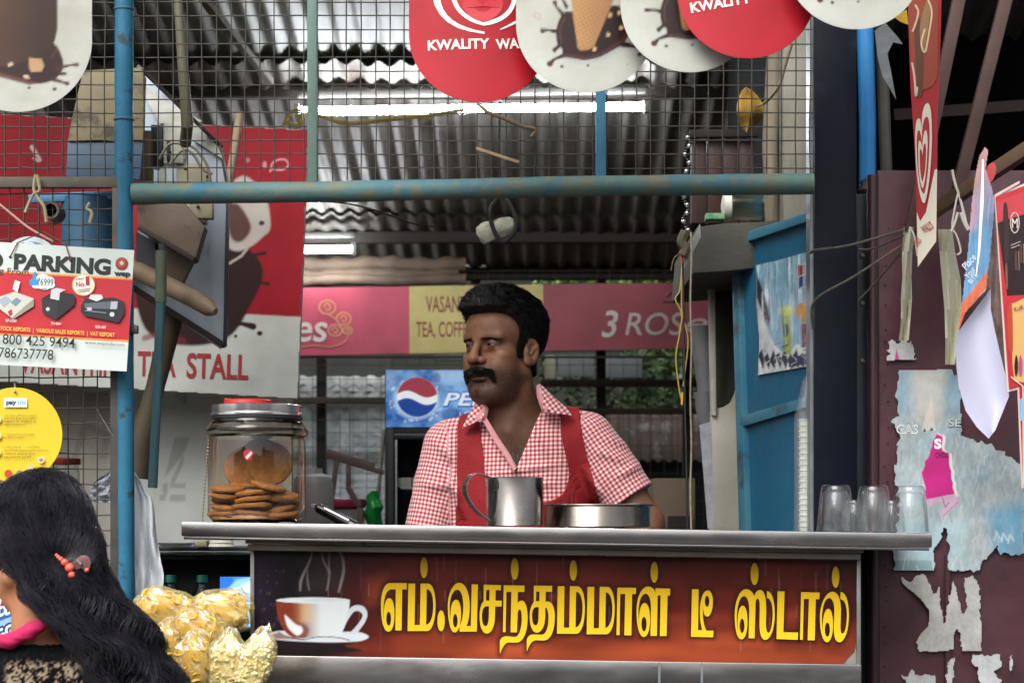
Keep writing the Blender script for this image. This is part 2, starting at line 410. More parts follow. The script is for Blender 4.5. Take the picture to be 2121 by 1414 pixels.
BLACKW = mat('void_black', '#0c0a09', '#070606', scale=6, rough=.95, spec=.1)  # near-black standing in for unlit hollows
MAROON = mat('maroon_sheet_metal', '#532f37', '#46262d', scale=5, rough=.42, bump=.0035, bscale=9, patch='#38222a', pscale=11, plo=.5, phi=.72, spec=.5, rvar=.1)
NAVY = mat('navy_enamel', '#080b16', '#0c101c', scale=7, rough=.38, bump=.0005, bscale=20, patch='#2c2f3a', pscale=7, plo=.60, phi=.8, spec=.1)
CREAMP = mat('aged_ivory_plastic', '#b9b39a', '#9a937b', scale=12, rough=.5)
ROPE = mat('jute_twine', '#a79b7d', '#857a5e', scale=60, rough=.9)
ROPED = mat('dark_twine', '#3c362e', '#5b5346', scale=60, rough=.9)

def struct(name, mb, m, **k):
    o = mb.build(name, m, **k); o['kind'] = 'structure'; return o
struct('street', MB().grid(lambda u, v: (-80 + 160 * u, -80 + 160 * v, 0), 8, 8), ASPH)
struct('floor', MB().box(-1.75, 1.45, 4.02, 8.6, .004, .4), CONC)
struct('back_yard', MB().box(-6, 6, 8.62, 14, .003, .25), mat('yard_soil', '#5a4a38', '#463a2c', scale=8, rough=1, bump=.01, bscale=20))

# ---- sloping corrugated roof: each sheet a part
SL = .229
roof = thing('corrugated_roof', 'sloping corrugated iron roof over the stall on dark timber purlins', 'roof', (0, 6.6, 2.9))
def sheet(x0, w, y0, y1, z0, m, pitch=.0745, amp=.0105, lap=0):
    nu = int(w / pitch * 8); nv = 6
    def fn(u, v):
        Y = y0 + (y1 - y0) * v; X = x0 + w * u
        wob = .012 * noise.noise(Vector((X * 1.3, Y * .9, z0 * 5))) + .004 * noise.noise(Vector((X * 9, Y * 3, 1)))
        return (X + .0156 * (Y - 6.6), Y, z0 - SL * (Y - y0) + amp * math.cos(2 * math.pi * X / pitch) + lap + wob)
    return MB().grid(fn, nu, nv).build('sheet', m, roof, smooth=True, ang=80)
for k in range(5): sheet(-1.95 + .72 * k, .745, 4.05, 6.70 + (.03 if k % 2 else 0), 3.041 + SL * 2.65, CORR, lap=.004 * (k % 2))
for k in range(5): sheet(-1.9 + .70 * k, .725, 6.50, 7.94 - (.02 if k % 2 else 0), 3.047, CORR_D, lap=.004 * (k % 2))
for k in range(4): sheet(-1.9 + .88 * k, .905, 7.76, 8.36 - (.03 if k % 2 else 0), 2.736, CORR_D, lap=.004 * (k % 2))
MB().bar((-2, 6.70, 3.005), (1.7, 6.70, 3.012), .05, .06).build('purlin', WOODD, roof, bevel=.004)
MB().bar((-2, 7.93, 2.672), (1.7, 7.93, 2.678), .05, .045).build('purlin', WOODD, roof, bevel=.004)
MB().bar((-2, 8.33, 2.575), (1.7, 8.33, 2.58), .06, .05).build('purlin', WOODD, roof, bevel=.004)
MB().bar((-2, 4.3, 3.79), (1.7, 4.3, 3.79), .06, .07).build('purlin', WOODD, roof, bevel=.004)
MB().bar(P(418, -5, 5.2), P(562, 172, 6.2), .022, .022).build('batten', mat('pale_stick', '#7c7464', '#5f584a', scale=20, rough=.8), roof, bevel=.003)

# ---- the stall's side walls and back posts
wl_ = thing('side_wall', 'dim plastered side wall at the left end of the stall, behind the red board', 'wall', (-1.72, 6.2, .4))
MB().box(-1.80, -1.66, 4.1, 8.5, .4, 3.3).build('wall', PLASTER, wl_)
wr_ = thing('side_wall', 'dark side wall at the right end of the stall, behind the blue door', 'wall', (1.2, 6.4, .4))
MB().box(1.05, 1.2, 6.52, 8.5, .4, 2.75).build('wall', mat('grimy_plaster', '#4a473f', '#35332d', scale=5, rough=.9, bump=.002, bscale=30), wr_)

# ---- plaster stub wall with the loft slab beside the blue door
stub = thing('plaster_pillar', 'flaking whitewashed pillar beside the blue door, dark recess in its upper half', 'pillar', P(1500, 1085, 4.8))
Yp = 4.8
x0, x1, x2 = P(1462, 0, Yp).x, P(1482, 0, Yp).x, P(1560, 0, Yp).x
lower = [P(1474, 850, Yp), P(1476, 848, Yp), P(1500, 842, Yp), P(1516, 832, Yp), P(1524, 815, Yp), P(1532, 790, Yp), P(1600, 790, Yp), P(1600, 1500, Yp), P(1474, 1500, Yp)]
MB().prism(lower, (0, .05, 0)).build('plaster_coat', PLASTER, stub, bevel=.002)
MB().prism([P(1468, 562, Yp - .01), P(1481, 562, Yp - .01), P(1484, 860, Yp - .01), P(1474, 860, Yp - .01)], (0, .04, 0)).build('edge_strip', mat('limewash', '#c4c0b2', '#a9a596', scale=10, rough=.9, bump=.002, bscale=40), stub, bevel=.002)
MB().box(P(1480, 0, Yp).x, P(1640, 0, Yp).x, Yp + .06, Yp + .12, .4, 2.15).build('recess', mat('recess_cement', '#4f4f44', '#3d3d34', scale=6, rough=.95, bump=.002, bscale=30), stub)  # dark grey-green cement set behind the plaster face
loft = thing('loft_slab', 'grimy concrete loft slab projecting above the blue door', 'shelf', P(1560, 490, 4.7))
MB().prism([P(1436, 566, 4.45), P(1443, 470, 4.45), P(1500, 462, 4.45), P(1700, 455, 4.45), P(1700, 540, 4.45), P(1520, 560, 4.45)], (0, .6, 0)).build('slab', mat('sooty_concrete', '#4b4a42', '#33322c', scale=6, rough=.9, bump=.003, bscale=30), loft, bevel=.004)
lp = thing('wall_bracket_plate', 'thin galvanised plate sticking out slantwise below the bead garland', 'plate', P(1432, 505, 4.4))
MB().prism([P(1450, 463, 4.38), P(1452, 490, 4.38), P(1418, 556, 4.38), P(1416, 528, 4.38)], (0.0, .004, 0)).build('plate', mat('galvanised', '#a8abad', '#8a8d90', scale=15, rough=.4, metal=.8), lp)
# things stored on the loft
j = thing('plastic_jar', 'ribbed clear plastic jar lying on its side on the loft slab', 'jar', P(1520, 430, 4.7))
c0 = P(1498, 428, 4.7); r0 = 31 * 4.7 / F
MB().lathe([(r0 * .2, -.005), (r0 * .95, 0), (r0, .012), (r0, .018)], c0, 24, 'x').build('lid', mat('milky_lid', '#d0cfc4', '#b5b3a6', scale=12, rough=.5), j, smooth=True)
MB().lathe([(r0 * (.86 + .05 * (k % 2)), .018 + .0085 * k) for k in range(10)] + [(.001, .105)], c0, 24, 'x').build('body', film('cloudy_plastic', '#c9cbc0', .5, .2, .002, haze=.5, hz='#a9aa9e'), j, smooth=True)
t_ = thing('blue_tin', 'bright blue tin standing on the loft slab next to the clear jar', 'tin', P(1577, 455, 4.75))
MB().lathe([(.001, 0), (.029, 0), (.03, .002), (.03, .06), (.028, .063), (.001, .063)], P(1577, 456, 4.75), 24).build('body', mat('sky_blue_tin', '#1f86ad', '#2d95b8', scale=20, rough=.35), t_, smooth=True)
t_ = thing('brown_parcel', 'dusty brown bundle on the loft slab beside the blue tin', 'parcel', P(1630, 450, 4.75))
MB().ball(P(1630, 425, 4.75), 1, 14, 10, (.033, .04, .036)).xf(lambda p: p + Vector((.004 * math.sin(p.z * 200), 0, .004 * math.sin(p.x * 170)))).build('bundle', mat('sacking', '#6f6651', '#57503e', scale=30, rough=.9, bump=.002, bscale=90), t_, smooth=True)
t_ = thing('small_carton', 'little green carton lying in front of the clear jar on the loft slab', 'carton', P(1478, 456, 4.5))
MB().box(P(1459, 0, 4.5).x, P(1497, 0, 4.5).x, 4.46, 4.5, P(0, 459, 4.5).z, P(0, 447, 4.5).z).build('box', mat('green_card', '#3f7f52', '#7fae86', scale=60, rough=.6), t_, bevel=.001)
t_ = thing('timber_cupboard', 'dark brown timber cupboard high up behind the right of the wire mesh', 'cupboard', P(1500, 460, 5.0))
for i in range(4):
    a, b = 1432 + 33 * i, 1432 + 33 * (i + 1) - 2
    MB().box(P(a, 0, 5).x, P(b, 0, 5).x, 5 - .004 * (i % 2), 5.03, P(0, 462, 5).z, P(0, 290, 5).z).build('board', mat('red_brown_plank', '#3d1d14', '#2a140f', scale=9, rough=.55, bump=.001, bscale=40, stretch=(4, 4, .4)), t_, bevel=.003)
MB().bar(P(1428, 278, 4.98), P(1570, 276, 4.98), .02, .02).build('top_rail', WOODD, t_, bevel=.002)
t_ = thing('timber_post', 'round weathered post behind the mesh between the cupboard and the grey pillar', 'post', P(1598, 460, 4.6))
MB().tube([P(1600, 460, 4.6), P(1596, 300, 4.6), P(1606, 130, 4.6), P(1614, 40, 4.6)], [.018, .02, .022, .02], 12).build('shaft', mat('bleached_post', '#7f7664', '#5f5849', scale=9, rough=.85, bump=.002, bscale=30, stretch=(3, 3, .5)), t_, smooth=True)
t_ = thing('grey_pillar', 'rough whitish pillar just inside the mesh, left of the navy column', 'pillar', P(1650, 455, 4.5))
MB().box(P(1622, 0, 4.5).x, P(1676, 0, 4.5).x, 4.5, 4.57, P(0, 458, 4.5).z, P(0, -20, 4.5).z).build('shaft', mat('peeling_limewash', '#8f8d80', '#6d6b5f', scale=7, rough=.9, bump=.003, bscale=25, stretch=(2, 2, .6)), t_, bevel=.006)
t_ = thing('yellow_leaf', 'dried yellow leaf-like bag hanging behind the mesh on the right', 'bag', P(1545, 230, 4.35))
MB().grid(lambda u, v: P(1545 + (math.sin(v * math.pi)**.7) * 28 * (u * 2 - 1) + 9 * math.sin(v * 3), 180 + 95 * v, 4.35 + .02 * math.cos(u * 6) + .01 * math.sin(v * 9)), 10, 12).build('leaf', mat('ochre_leaf', '#9a7420', '#7a5a1c', scale=14, rough=.7, bump=.002, bscale=30), t_, smooth=True, solid=.0008)
MB().tube(smoothpoly([P(1640, 90, 4.1), P(1628, 130, 4.12), P(1612, 180, 4.15), P(1588, 210, 4.2), P(1570, 220, 4.3)], 5, False), .0035, 6).build('twine', ROPE, t_, smooth=True)

# ---- blue steel door standing half open
door = thing('steel_door', 'blue painted steel door standing half open with a torn drinks poster', 'door', P(1600, 1500, 4.3))
dA, dB = P(1512, 0, 4.56), P(1700, 0, 4.13)       # far hinge side, near side
dn = Vector((dB.y - dA.y, -(dB.x - dA.x), 0)).normalized()
if dn.y > 0: dn = -dn
def dpl(k=0): return plane((dA.x, dA.y, 0), dn, k)
def dq(px, py, k=0): return Vector(dpl(k)(np.array([px]), np.array([py]))[0])
def dslab(pts, k, th, name, m, **kw):
    return MB().prism([dq(x, y, k) for x, y in pts], -dn * th).build(name, m, door, **kw)
DOORP = mat('blue_door_paint', '#175676', '#24627f', scale=4, rough=.38, bump=.0016, bscale=25, patch='#44586a', pscale=5, plo=.54, phi=.7, spec=.5)
DOORF = mat('blue_frame_paint', '#33708a', '#48808f', scale=10, rough=.45, bump=.001, bscale=50, patch='#3a4a4e', pscale=12, plo=.55, phi=.68)
dslab([(1524, 500), (1700, 440), (1700, 1300), (1540, 1300)], -.006, .004, 'panel', DOORP)
dslab([(1513, 492), (1526, 500), (1552, 1300), (1536, 1300)], .008, .03, 'frame_bar', DOORF, bevel=.002)
dslab([(1513, 490), (1700, 431), (1700, 449), (1524, 508)], .008, .028, 'frame_bar', DOORF, bevel=.002)
dslab([(1533, 862), (1700, 812), (1700, 834), (1534, 884)], .008, .028, 'frame_bar', DOORF, bevel=.002)
# poster on the door: mountains, sky, two bottles under wrinkled film
pc = Canvas(1566, 515, 1684, 780, 1.6, '#7db4cf')
pc.C[:] = lc('#6ba9c9') * .5 + lc('#a9cbd8') * .5
n1 = vnoise(pc.X / 5, pc.Y / 70); pc.C += (np.clip((n1 - .5) * 4, 0, 1) * np.clip((700 - pc.Y) / 90, 0, 1) * .5)[..., None].astype(np.float32)  # pale vertical streaks: foil sheen painted into the picture
pc.poly([(1566, 560), (1580, 600), (1592, 640), (1596, 660), (1584, 690), (1578, 720), (1566, 730)], '#2c2a30', 6)
pc.poly([(1568, 620), (1576, 640), (1590, 680), (1600, 705), (1570, 712)], '#d7dadb', 5)
pc.poly([(1568, 712), (1590, 690), (1606, 716), (1630, 735), (1650, 712), (1684, 720), (1684, 760), (1568, 776)], '#e1e5e6', 3)
for a in range(9): pc.poly([(1570 + a * 12, 735 + (a % 3) * 6), (1578 + a * 12, 722 + (a % 2) * 8), (1584 + a * 12, 748), (1580 + a * 12, 764)], '#2b2b38', 3)
pc.poly([(1634, 742), (1684, 728), (1684, 752), (1634, 760)], '#2e3350', 2)
pc.poly([(1618, 652), (1634, 650), (1641, 720), (1636, 735), (1624, 728)], '#9fb23a', 2); pc.poly(ell(1628, 684, 6, 14), '#27422f', 2)
pc.poly([(1612, 640), (1632, 630), (1648, 642), (1640, 652), (1618, 654)], '#c7d05a', 4)
pc.poly([(1660, 672), (1671, 670), (1672, 718), (1662, 722)], '#8d2f42', 2); pc.poly([(1648, 650), (1652, 630), (1664, 626), (1672, 640), (1668, 668), (1658, 664)], '#e3a02c', 3)
pc.poly([(1650, 548), (1668, 545), (1670, 590), (1652, 600)], '#c3c7cf', 1.5); pc.poly([(1652, 550), (1667, 548), (1668, 566), (1653, 572)], '#a3392e', 1.5); pc.poly([(1654, 575), (1668, 569), (1669, 590), (1655, 596)], '#2d4d94', 1.5)
for k in range(46):
    x, y = rnd.uniform(1568, 1682), rnd.uniform(520, 700); pc.line([(x, y), (x + rnd.uniform(-4, 4), y + rnd.uniform(20, 70))], rnd.uniform(1, 3.4), rnd.choice(['#e6edf0', '#dfe7ea', '#3f5f72', '#cfdde2']), 2.4, op=rnd.uniform(.3, .8))  # more sheen streaks painted over the picture
for k in range(40):
    x, y = rnd.uniform(1568, 1682), rnd.uniform(712, 770); pc.line([(x, y), (x + rnd.uniform(4, 12), y + rnd.uniform(-8, 8))], rnd.uniform(1, 3), rnd.choice(['#f0f2f2', '#20202a', '#d5dadc']), 1.8, op=.8)
pc.noise(.10, 8, 30, 2)
msk = (pc.sd([(1566, 548), (1600, 541), (1640, 530), (1684, 517), (1684, 726), (1690, 757), (1640, 765), (1600, 772), (1569, 778), (1572, 700), (1566, 640)]) < 0)
pc.build('poster', dpl(.0), mat('poster_under_film', None, attr=True, rough=.22, c2='#c9c9c9', scale=30, bump=.0035, bscale=34, bstretch=(6, 6, .5), spec=.7), door, label='torn poster of mountains and two bottles under wrinkled film', mask=msk)

# stack of paper cups in a clear sleeve
cs = thing('paper_cup_stack', 'tall stack of white paper cups in a clear plastic sleeve by the navy column', 'cups', P(1672, 1100, 4.12))
cw = 17 * 4.1 / F
for k in range(20):
    z = P(0, 1100 - k * 11.6, 4.1).z; c = Vector((P(1671, 0, 4.1).x, 4.1, z))
    MB().lathe([(cw * .86, 0), (cw * .95, .0085), (cw * 1.03, .0095), (cw * 1.03, .0118), (cw * .9, .0118)], c, 20).build('cup', mat('white_paper_cup', '#d9d8cc', '#c6c5b8', scale=20, rough=.7), cs, smooth=True)
sl = [P(1655, 1105, 4.06), P(1656, 980, 4.06), P(1655, 870, 4.06), P(1664, 800, 4.06), P(1676, 745, 4.06), P(1686, 700, 4.06)]
MB().tube(sl, [cw * 1.2, cw * 1.2, cw * 1.15, cw * .8, cw * .4, .004], 12, False).xf(lambda p: p + Vector((.016 + .0015 * math.sin(p.z * 160), .04, 0))).build('sleeve', film('clear_sleeve', '#f2f5f5', .8, .12, .006, 25, haze=.06), cs, smooth=True)

# ---- navy column, blue pipe behind it, dark gap
col = thing('navy_column', 'square navy enamelled column at the right end of the stall opening', 'column', P(1730, 1300, 4.05))
MB().box(P(1687, 0, 4.03).x, P(1775, 0, 4.03).x, 4.03, 4.13, .004, P(0, -60, 4.03).z).build('shaft', NAVY, col, bevel=.004)
MB().box(P(1678, 0, 4.045).x, P(1686.5, 0, 4.045).x, 4.045, 4.1, .4, P(0, -60, 4.03).z).build('trim', mat('steel_trim', '#8d9296', '#6d7276', scale=12, rough=.4, metal=.6), col)
for py in (1.0, 495, 1090):
    MB().ball(P(1786, 530 + py * .2, 4.05), .006, 8, 6).build('bolt', DARKBAR, col, smooth=True)
pp = thing('blue_pipe', 'bright blue pipe standing behind the right side of the navy column', 'pipe', P(1800, 380, 4.3))
MB().tube([P(1797, 388, 4.28), P(1797, 250, 4.28), P(1792, 60, 4.28), P(1790, -40, 4.28)], .019, 16).build('pipe', mat('bright_blue_paint', '#1668a6', '#1f74ab', scale=8, rough=.4), pp, smooth=True)
MB().ball(P(1800, 395, 4.26), 1, 10, 8, (.024, .02, .03)).xf(lambda p: p + Vector((.004 * math.sin(p.z * 300), 0, 0))).build('rag', mat('black_rag', '#17161c', '#2b2a30', scale=30, rough=.5), pp, smooth=True)
pg = thing('grey_post', 'slim grey post leaning in the dark gap right of the blue pipe', 'post', P(1835, 360, 4.35))
MB().tube([P(1838, 420, 4.35), P(1830, 200, 4.35), P(1822, -30, 4.35)], .014, 10).build('shaft', mat('dull_grey_pipe', '#43413c', '#2f2d29', scale=10, rough=.7), pg, smooth=True)
gp = thing('gap_box', 'dark blue-black box standing in for the dark gap between the counter and the maroon sheet', 'rail', P(1800, 1400, 4.12))
MB().box(P(1776, 0, 4.13).x, P(1800, 0, 4.13).x, 4.14, 4.2, .004, P(0, 400, 4.13).z).build('rail', mat('gap_blue_black', '#0d1720', '#152a38', scale=6, rough=.5), gp, bevel=.003)  # dark boxes put in where the gap looks dark, no real rail
MB().box(P(1800, 0, 4.13).x, P(1845, 0, 4.13).x, 4.16, 4.22, .004, P(0, 400, 4.13).z).build('gap_fill', BLACKW, gp, bevel=.003)

# ---- the other side of the street (unseen, added pale for the steel to reflect)
OW = mat('street_wall_paint', '#d5d3cf', '#bdbbb7', scale=1.5, rough=.9); OG = mat('grey_shopfront', '#8f9297', rough=.6)
for i, (x, w, h, lab) in enumerate(((-9, 8.4, 4.4, 'unseen pale grey two storey shop building added across the street at the left for reflections'), (0, 7.2, 3.6, 'unseen lower pale grey shop building added straight across the street for reflections'), (8.5, 8.6, 4.6, 'unseen tall pale grey shop building added across the street at the right for reflections'))):
    o = thing('unseen_shop_building', lab, 'building', (x, -8, 0)); MB().box(x - w / 2, x + w / 2, -11, -8, .004, h).build('wall', OW, o)
    for k in range(3): MB().box(x - w / 2 + .5 + k * w / 3.1, x - w / 2 + .3 + (k + .8) * w / 3.1, -7.98, -7.94, .1, 2.5).build('shutter', OG, o); MB().box(x - w / 2 + .8 + k * w / 3.1, x - w / 2 + (k + .7) * w / 3.1, -7.98, -7.94, 2.85, 3.4).build('window', OG, o)
    MB().box(x - w / 2, x + w / 2, -7.9, -6.7, 2.7, 2.8).build('awning', mat('grey_awning', '#77736c', rough=.8), o)

# ---- maroon sheet-metal shed at the right
shed = thing('maroon_shed', 'maroon sheet metal shed front covered with torn posters, dark above', 'shed', P(1960, 1414, 4.1))
Ym = 4.09
nx0, nx1 = P(1818, 0, Ym).x, 1.75
ztop = P(0, 353, Ym).z
MB().grid(lambda u, v: (nx0 + (nx1 - nx0) * u, Ym + .006 * noise.noise(Vector((u * 6, v * 7, 0))) + .003 * noise.noise(Vector((u * 17, v * 23, 3))), .004 + (ztop - .004) * v), 60, 90).build('sheet', MAROON, shed, smooth=True)
MB().tube([(nx0 - .008, Ym + .002, .004), (nx0 - .008, Ym + .002, 1.2), (nx0 - .01, Ym + .003, ztop - .01)], .0125, 12).build('hem', mat('dark_maroon', '#301a20', '#3b2128', scale=5, rough=.4), shed, smooth=True)
rv = MB()
for k in range(24):
    q = P(1836 + rnd.uniform(-4, 5), 470 + k * 41 + rnd.uniform(-9, 9), Ym - .004); rv.ball(q, .0022, 6, 4, (1, .6, 1))
rv.build('rivet', mat('rivet_black', '#120a0c', rough=.5), shed, smooth=True, kind='stuff')
MB().grid(lambda u, v: P(1956 + 16 * u, 1150 + 300 * v, Ym - .004 - .004 * math.sin(u * math.pi)), 6, 8).build('dented_seam', mat('maroon_seam', '#452329', '#381c22', scale=9, rough=.5), shed, smooth=True)
# unseen near-black walls and roof, added to darken the void above
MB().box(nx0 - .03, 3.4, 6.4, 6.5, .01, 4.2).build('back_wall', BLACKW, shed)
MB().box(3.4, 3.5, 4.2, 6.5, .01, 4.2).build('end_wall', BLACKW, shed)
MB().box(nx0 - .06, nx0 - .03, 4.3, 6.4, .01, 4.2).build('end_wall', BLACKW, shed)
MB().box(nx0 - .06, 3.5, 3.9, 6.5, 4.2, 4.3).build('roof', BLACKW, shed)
MB().bar(P(1850, 240, 5.2), P(2200, 215, 5.2), .03, .03).build('inner_rail', mat('maroon_rail', '#24100f', rough=.8), shed)
TB = mat('red_brown_batten', '#4a302a', '#3a2520', scale=12, rough=.7, bump=.001, bscale=40)
for a, b, yy, w in (((1990, -20), (1886, 480), 4.03, .026), ((2088, -20), (1984, 392), 4.03, .026)):
    MB().bar(P(*a, yy), P(*b, yy), w, .02, up=(0, 1, 0)).build('batten', TB, shed, bevel=.002)
MB().bar(P(1930, 440, 3.98), P(2180, 275, 3.7), .02, .028).build('rod', mat('brown_square_rod', '#4d3b2c', '#5d4a36', scale=14, rough=.5), shed, bevel=.002)

# torn posters left on the maroon sheet
def torn(pts, amp=6, step=7, seed=1, keep=()):
    r = random.Random(seed); out = []; n = len(pts)
    for i in range(n):
        a, b = pts[i], pts[(i + 1) % n]; L = math.hypot(b[0] - a[0], b[1] - a[1]); m = max(1, int(L / step))
        for k in range(m):
            t = k / m; j = 0 if (i in keep or k == 0) else amp
            out.append((a[0] + (b[0] - a[0]) * t + r.uniform(-j, j), a[1] + (b[1] - a[1]) * t + r.uniform(-j, j)))
    return out
def poster(cv, polys, label, dn=.012, holes=()):
    m = np.zeros(cv.X.shape, bool)
    for q in polys: m |= cv.sd(q) < 0
    for q in holes: m &= cv.sd(q) > 0
    o = thing('torn_poster', label, 'poster', P(float(cv.xs.mean()), float(cv.ys.max()), Ym - dn))
    cv.build('sheet', front(Ym - dn), M_PAPER, o, mask=m); return o
pa = Canvas(1846, 755, 2125, 1190, 1.6, '#b2bfc4')
n = vnoise(pa.X / 60, pa.Y / 70) * .6 + vnoise(pa.X / 14, pa.Y / 22) * .4
n = n * .72 + .4 * (vnoise(pa.X / 4, pa.Y / 11) - .3); n = np.clip(n, 0, 1); pa.C = (lc('#cfd2d1') * n[..., None] + lc('#86a0ad') * (1 - n[..., None])).astype(np.float32)
pa.poly([(1850, 765), (1890, 765), (1885, 850), (1850, 850)], '#7c9fb2', 30, op=.7); pa.poly([(1950, 768), (2010, 768), (2010, 860), (1950, 830)], '#88aec2', 30, op=.7)
pa.poly([(1890, 765), (1960, 765), (1950, 870), (1895, 880)], '#c9c8c0', 20, op=.8)
pa.poly([(1850, 1085), (2000, 1085), (2000, 1160), (1850, 1160)], '#a6c6cf', 30, op=.8); pa.poly([(2040, 1060), (2125, 1040), (2125, 1160), (2060, 1150)], '#4f9fc4', 30, op=.7)
pa.poly([(1849, 1160), (1930, 1160), (1932, 1180), (1849, 1180)], '#7f9ea8', 2, op=.8)
for k in range(150):
    x, y = rnd.uniform(1860, 2110), rnd.uniform(860, 1180); a = rnd.uniform(-.6, .6)
    pa.line([(x, y), (x + 18 * a, y + rnd.uniform(8, 30))], rnd.uniform(.8, 2.4), rnd.choice(['#d9dbd8', '#98a2a6', '#e2e2de', '#7d8689']), 1.5, op=.55)
pa.poly([(1908, 892), (1930, 818), (1938, 892)], '#d3cfc4', 1.5); pa.poly([(1925, 892), (1930, 884), (1934, 892)], '#2b3f7a', 1); pa.poly([(1912, 893), (1915, 886), (1918, 893)], '#222222', 1)
mag = torn([(1908, 978), (1930, 925), (1940, 898), (1952, 903), (1952, 932), (1966, 940), (1966, 960), (1974, 1000), (1978, 1024), (1920, 1035), (1914, 1000)], 2.2, 8, 5)
pa.poly([(x + 3, y + 2) for x, y in mag], '#e4e2de', 2, grow=3); pa.poly(mag, '#c2177e', 1.6)
pa.poly([(1918, 1034), (1978, 1022), (1990, 1040), (1952, 1072), (1950, 1035), (1925, 1050)], '#c9a9c2', 1.6); pa.line([(1952, 1030), (1958, 1050), (1966, 1040)], 1.4, '#4a4450', 1); pa.line([(1953, 1068), (1986, 1038)], 1, '#6a6470', 1)
for i in range(3): pa.line([(2060 + 14 * i, 1118 + 3 * i), (2064 + 14 * i, 1100 + 3 * i), (2072 + 14 * i, 1116 + 2 * i)], 3, '#c4d8de', 2)
main = torn([(1862, 766), (1973, 764), (1990, 800), (1990, 900), (2060, 925), (2125, 960), (2125, 1145), (2095, 1152), (2088, 1146), (2072, 1150), (2066, 1130), (2054, 1145), (2036, 1160), (2030, 1182), (1966, 1182), (1966, 1140), (1962, 1108), (1954, 1092), (1948, 1120), (1936, 1135), (1934, 1182), (1849, 1182), (1850, 1130), (1862, 1050), (1854, 980), (1862, 900), (1847, 868), (1862, 860), (1852, 820), (1858, 790)], 5, 7, 2, keep=(0, 10, 18, 20))
tp = poster(pa, [main], 'large torn blue-white poster with a magenta patch on the maroon sheet')
pr = Print(lambda d: front(Ym - .012 - d)); pr.text('GAS', 1857, 897, 17, '#f1f1ee', bold=.03, w=44); pr.text('GAS', 1858.5, 896, 15, '#8d9ca3', w=41); pr.text('SE', 1963, 884, 17, '#3f4a50', bold=.02, w=30); pr.text('SE', 1964, 883, 16, '#c2c9cc', bold=0, w=27)
pr.text('S', 1935, 928, 19, '#f2e9ee', bold=.05, w=15); pr.text('CHOC', 1937, 947, 11, '#5e1240', w=28)
pr.build('lettering', M_INK, tp)
for cvx, polys, lab in (
    (Canvas(1835, 690, 1902, 752, 1.8, '#c3c3c5'), [torn([(1840, 747), (1840, 706), (1848, 700), (1858, 712), (1872, 698), (1880, 716), (1888, 705), (1898, 745)], 5, 4, 9, keep=(7,))], 'small ragged scrap of white poster high on the maroon sheet'),
    (Canvas(1858, 1180, 2042, 1358, 1.8, '#bdbdb9'), [torn([(1865, 1192), (1885, 1204), (1898, 1190), (1912, 1186), (1922, 1200), (1934, 1228), (1946, 1212), (1950, 1260), (1956, 1290), (1964, 1240), (1976, 1196), (1984, 1230), (1996, 1270), (2002, 1250), (1996, 1196), (2016, 1188), (2028, 1210), (2034, 1348), (1992, 1349), (1984, 1300), (1976, 1316), (1976, 1346), (1904, 1350), (1896, 1330), (1906, 1312), (1920, 1298), (1924, 1262), (1906, 1240), (1884, 1222), (1868, 1208)], 2.5, 6, 4, keep=(17, 20))], 'torn white poster remains shaped like two strips under the big poster'),
    (Canvas(1860, 1350, 1985, 1425, 1.8, '#c1c3c4'), [torn([(1864, 1395), (1880, 1400), (1888, 1378), (1896, 1396), (1936, 1396), (1940, 1425), (1880, 1425), (1870, 1405)], 3, 5, 6), torn([(1962, 1370), (1978, 1360), (1978, 1400), (1970, 1425), (1958, 1425)], 3, 5, 8)], 'low scrap of torn white poster beside the counter at the photo bottom edge'),
    (Canvas(2005, 1345, 2125, 1425, 1.8, '#c4c7ca'), [torn([(2010, 1356), (2072, 1354), (2076, 1380), (2060, 1390), (2076, 1410), (2060, 1425), (2030, 1425), (2026, 1380), (2014, 1376)], 3, 5, 7), torn([(2090, 1360), (2098, 1352), (2098, 1380), (2090, 1400)], 2, 5, 3)], 'low scrap of torn white poster at the right edge of the maroon sheet')):
    k = vnoise(cvx.X / 18, cvx.Y / 24) * .5 + vnoise(cvx.X / 5, cvx.Y / 6) * .5; cvx.C *= (.78 + .34 * k)[..., None]
    if cvx.xs[0] == 1835: cvx.poly([(1853, 747), (1857, 722), (1863, 747)], '#c03a86', 2)
    poster(cvx, polys, lab, dn=.011)
# plastic strips hanging on the maroon sheet
STRIP = mat('cream_plastic_strip', '#cbc9b2', '#b6b49c', scale=10, rough=.45, bump=.002, bscale=30, bstretch=(5, 5, .5))
for lab, pts in (('narrow cream plastic strip hanging below the long heart banner', [(1872, 1896, 470), (1868, 1890, 520), (1869, 1888, 570), (1866, 1889, 620), (1866, 1886, 660), (1862, 1882, 705)]),
                 ('wide cream plastic strip hanging right of the long heart banner', [(1943, 1972, 475), (1946, 1978, 520), (1951, 1990, 580), (1956, 1992, 640), (1958, 1985, 700), (1958, 1978, 755)])):
    o = thing('plastic_strip', lab, 'strip', P(pts[0][0], pts[0][2], 4.02), group='cream strips on the maroon sheet')
    mb = MB(); vs = []; nrow = len(pts)
    for i, (a, b, y) in enumerate(pts):
        for u in range(7):
            t = u / 6; vs.append(P(a + (b - a) * t, y, 4.02 + .012 * math.sin(t * 7 + i) + .02 * i / nrow))
    mb.add(vs, [(i * 7 + u, i * 7 + u + 1, i * 7 + u + 8, i * 7 + u + 7) for i in range(nrow - 1) for u in range(6)])
    mb.build('strip', STRIP, o, smooth=True)
# ================================================================ what stands behind the stall
YB = 8.3
def fbox(mb, a, b, y0, y1, Y, th):          # box seen between photo columns a..b and rows y0..y1
    return mb.box(P(a, 0, Y).x, P(b, 0, Y).x, Y, Y + th, P(0, y1, Y).z, P(0, y0, Y).z)
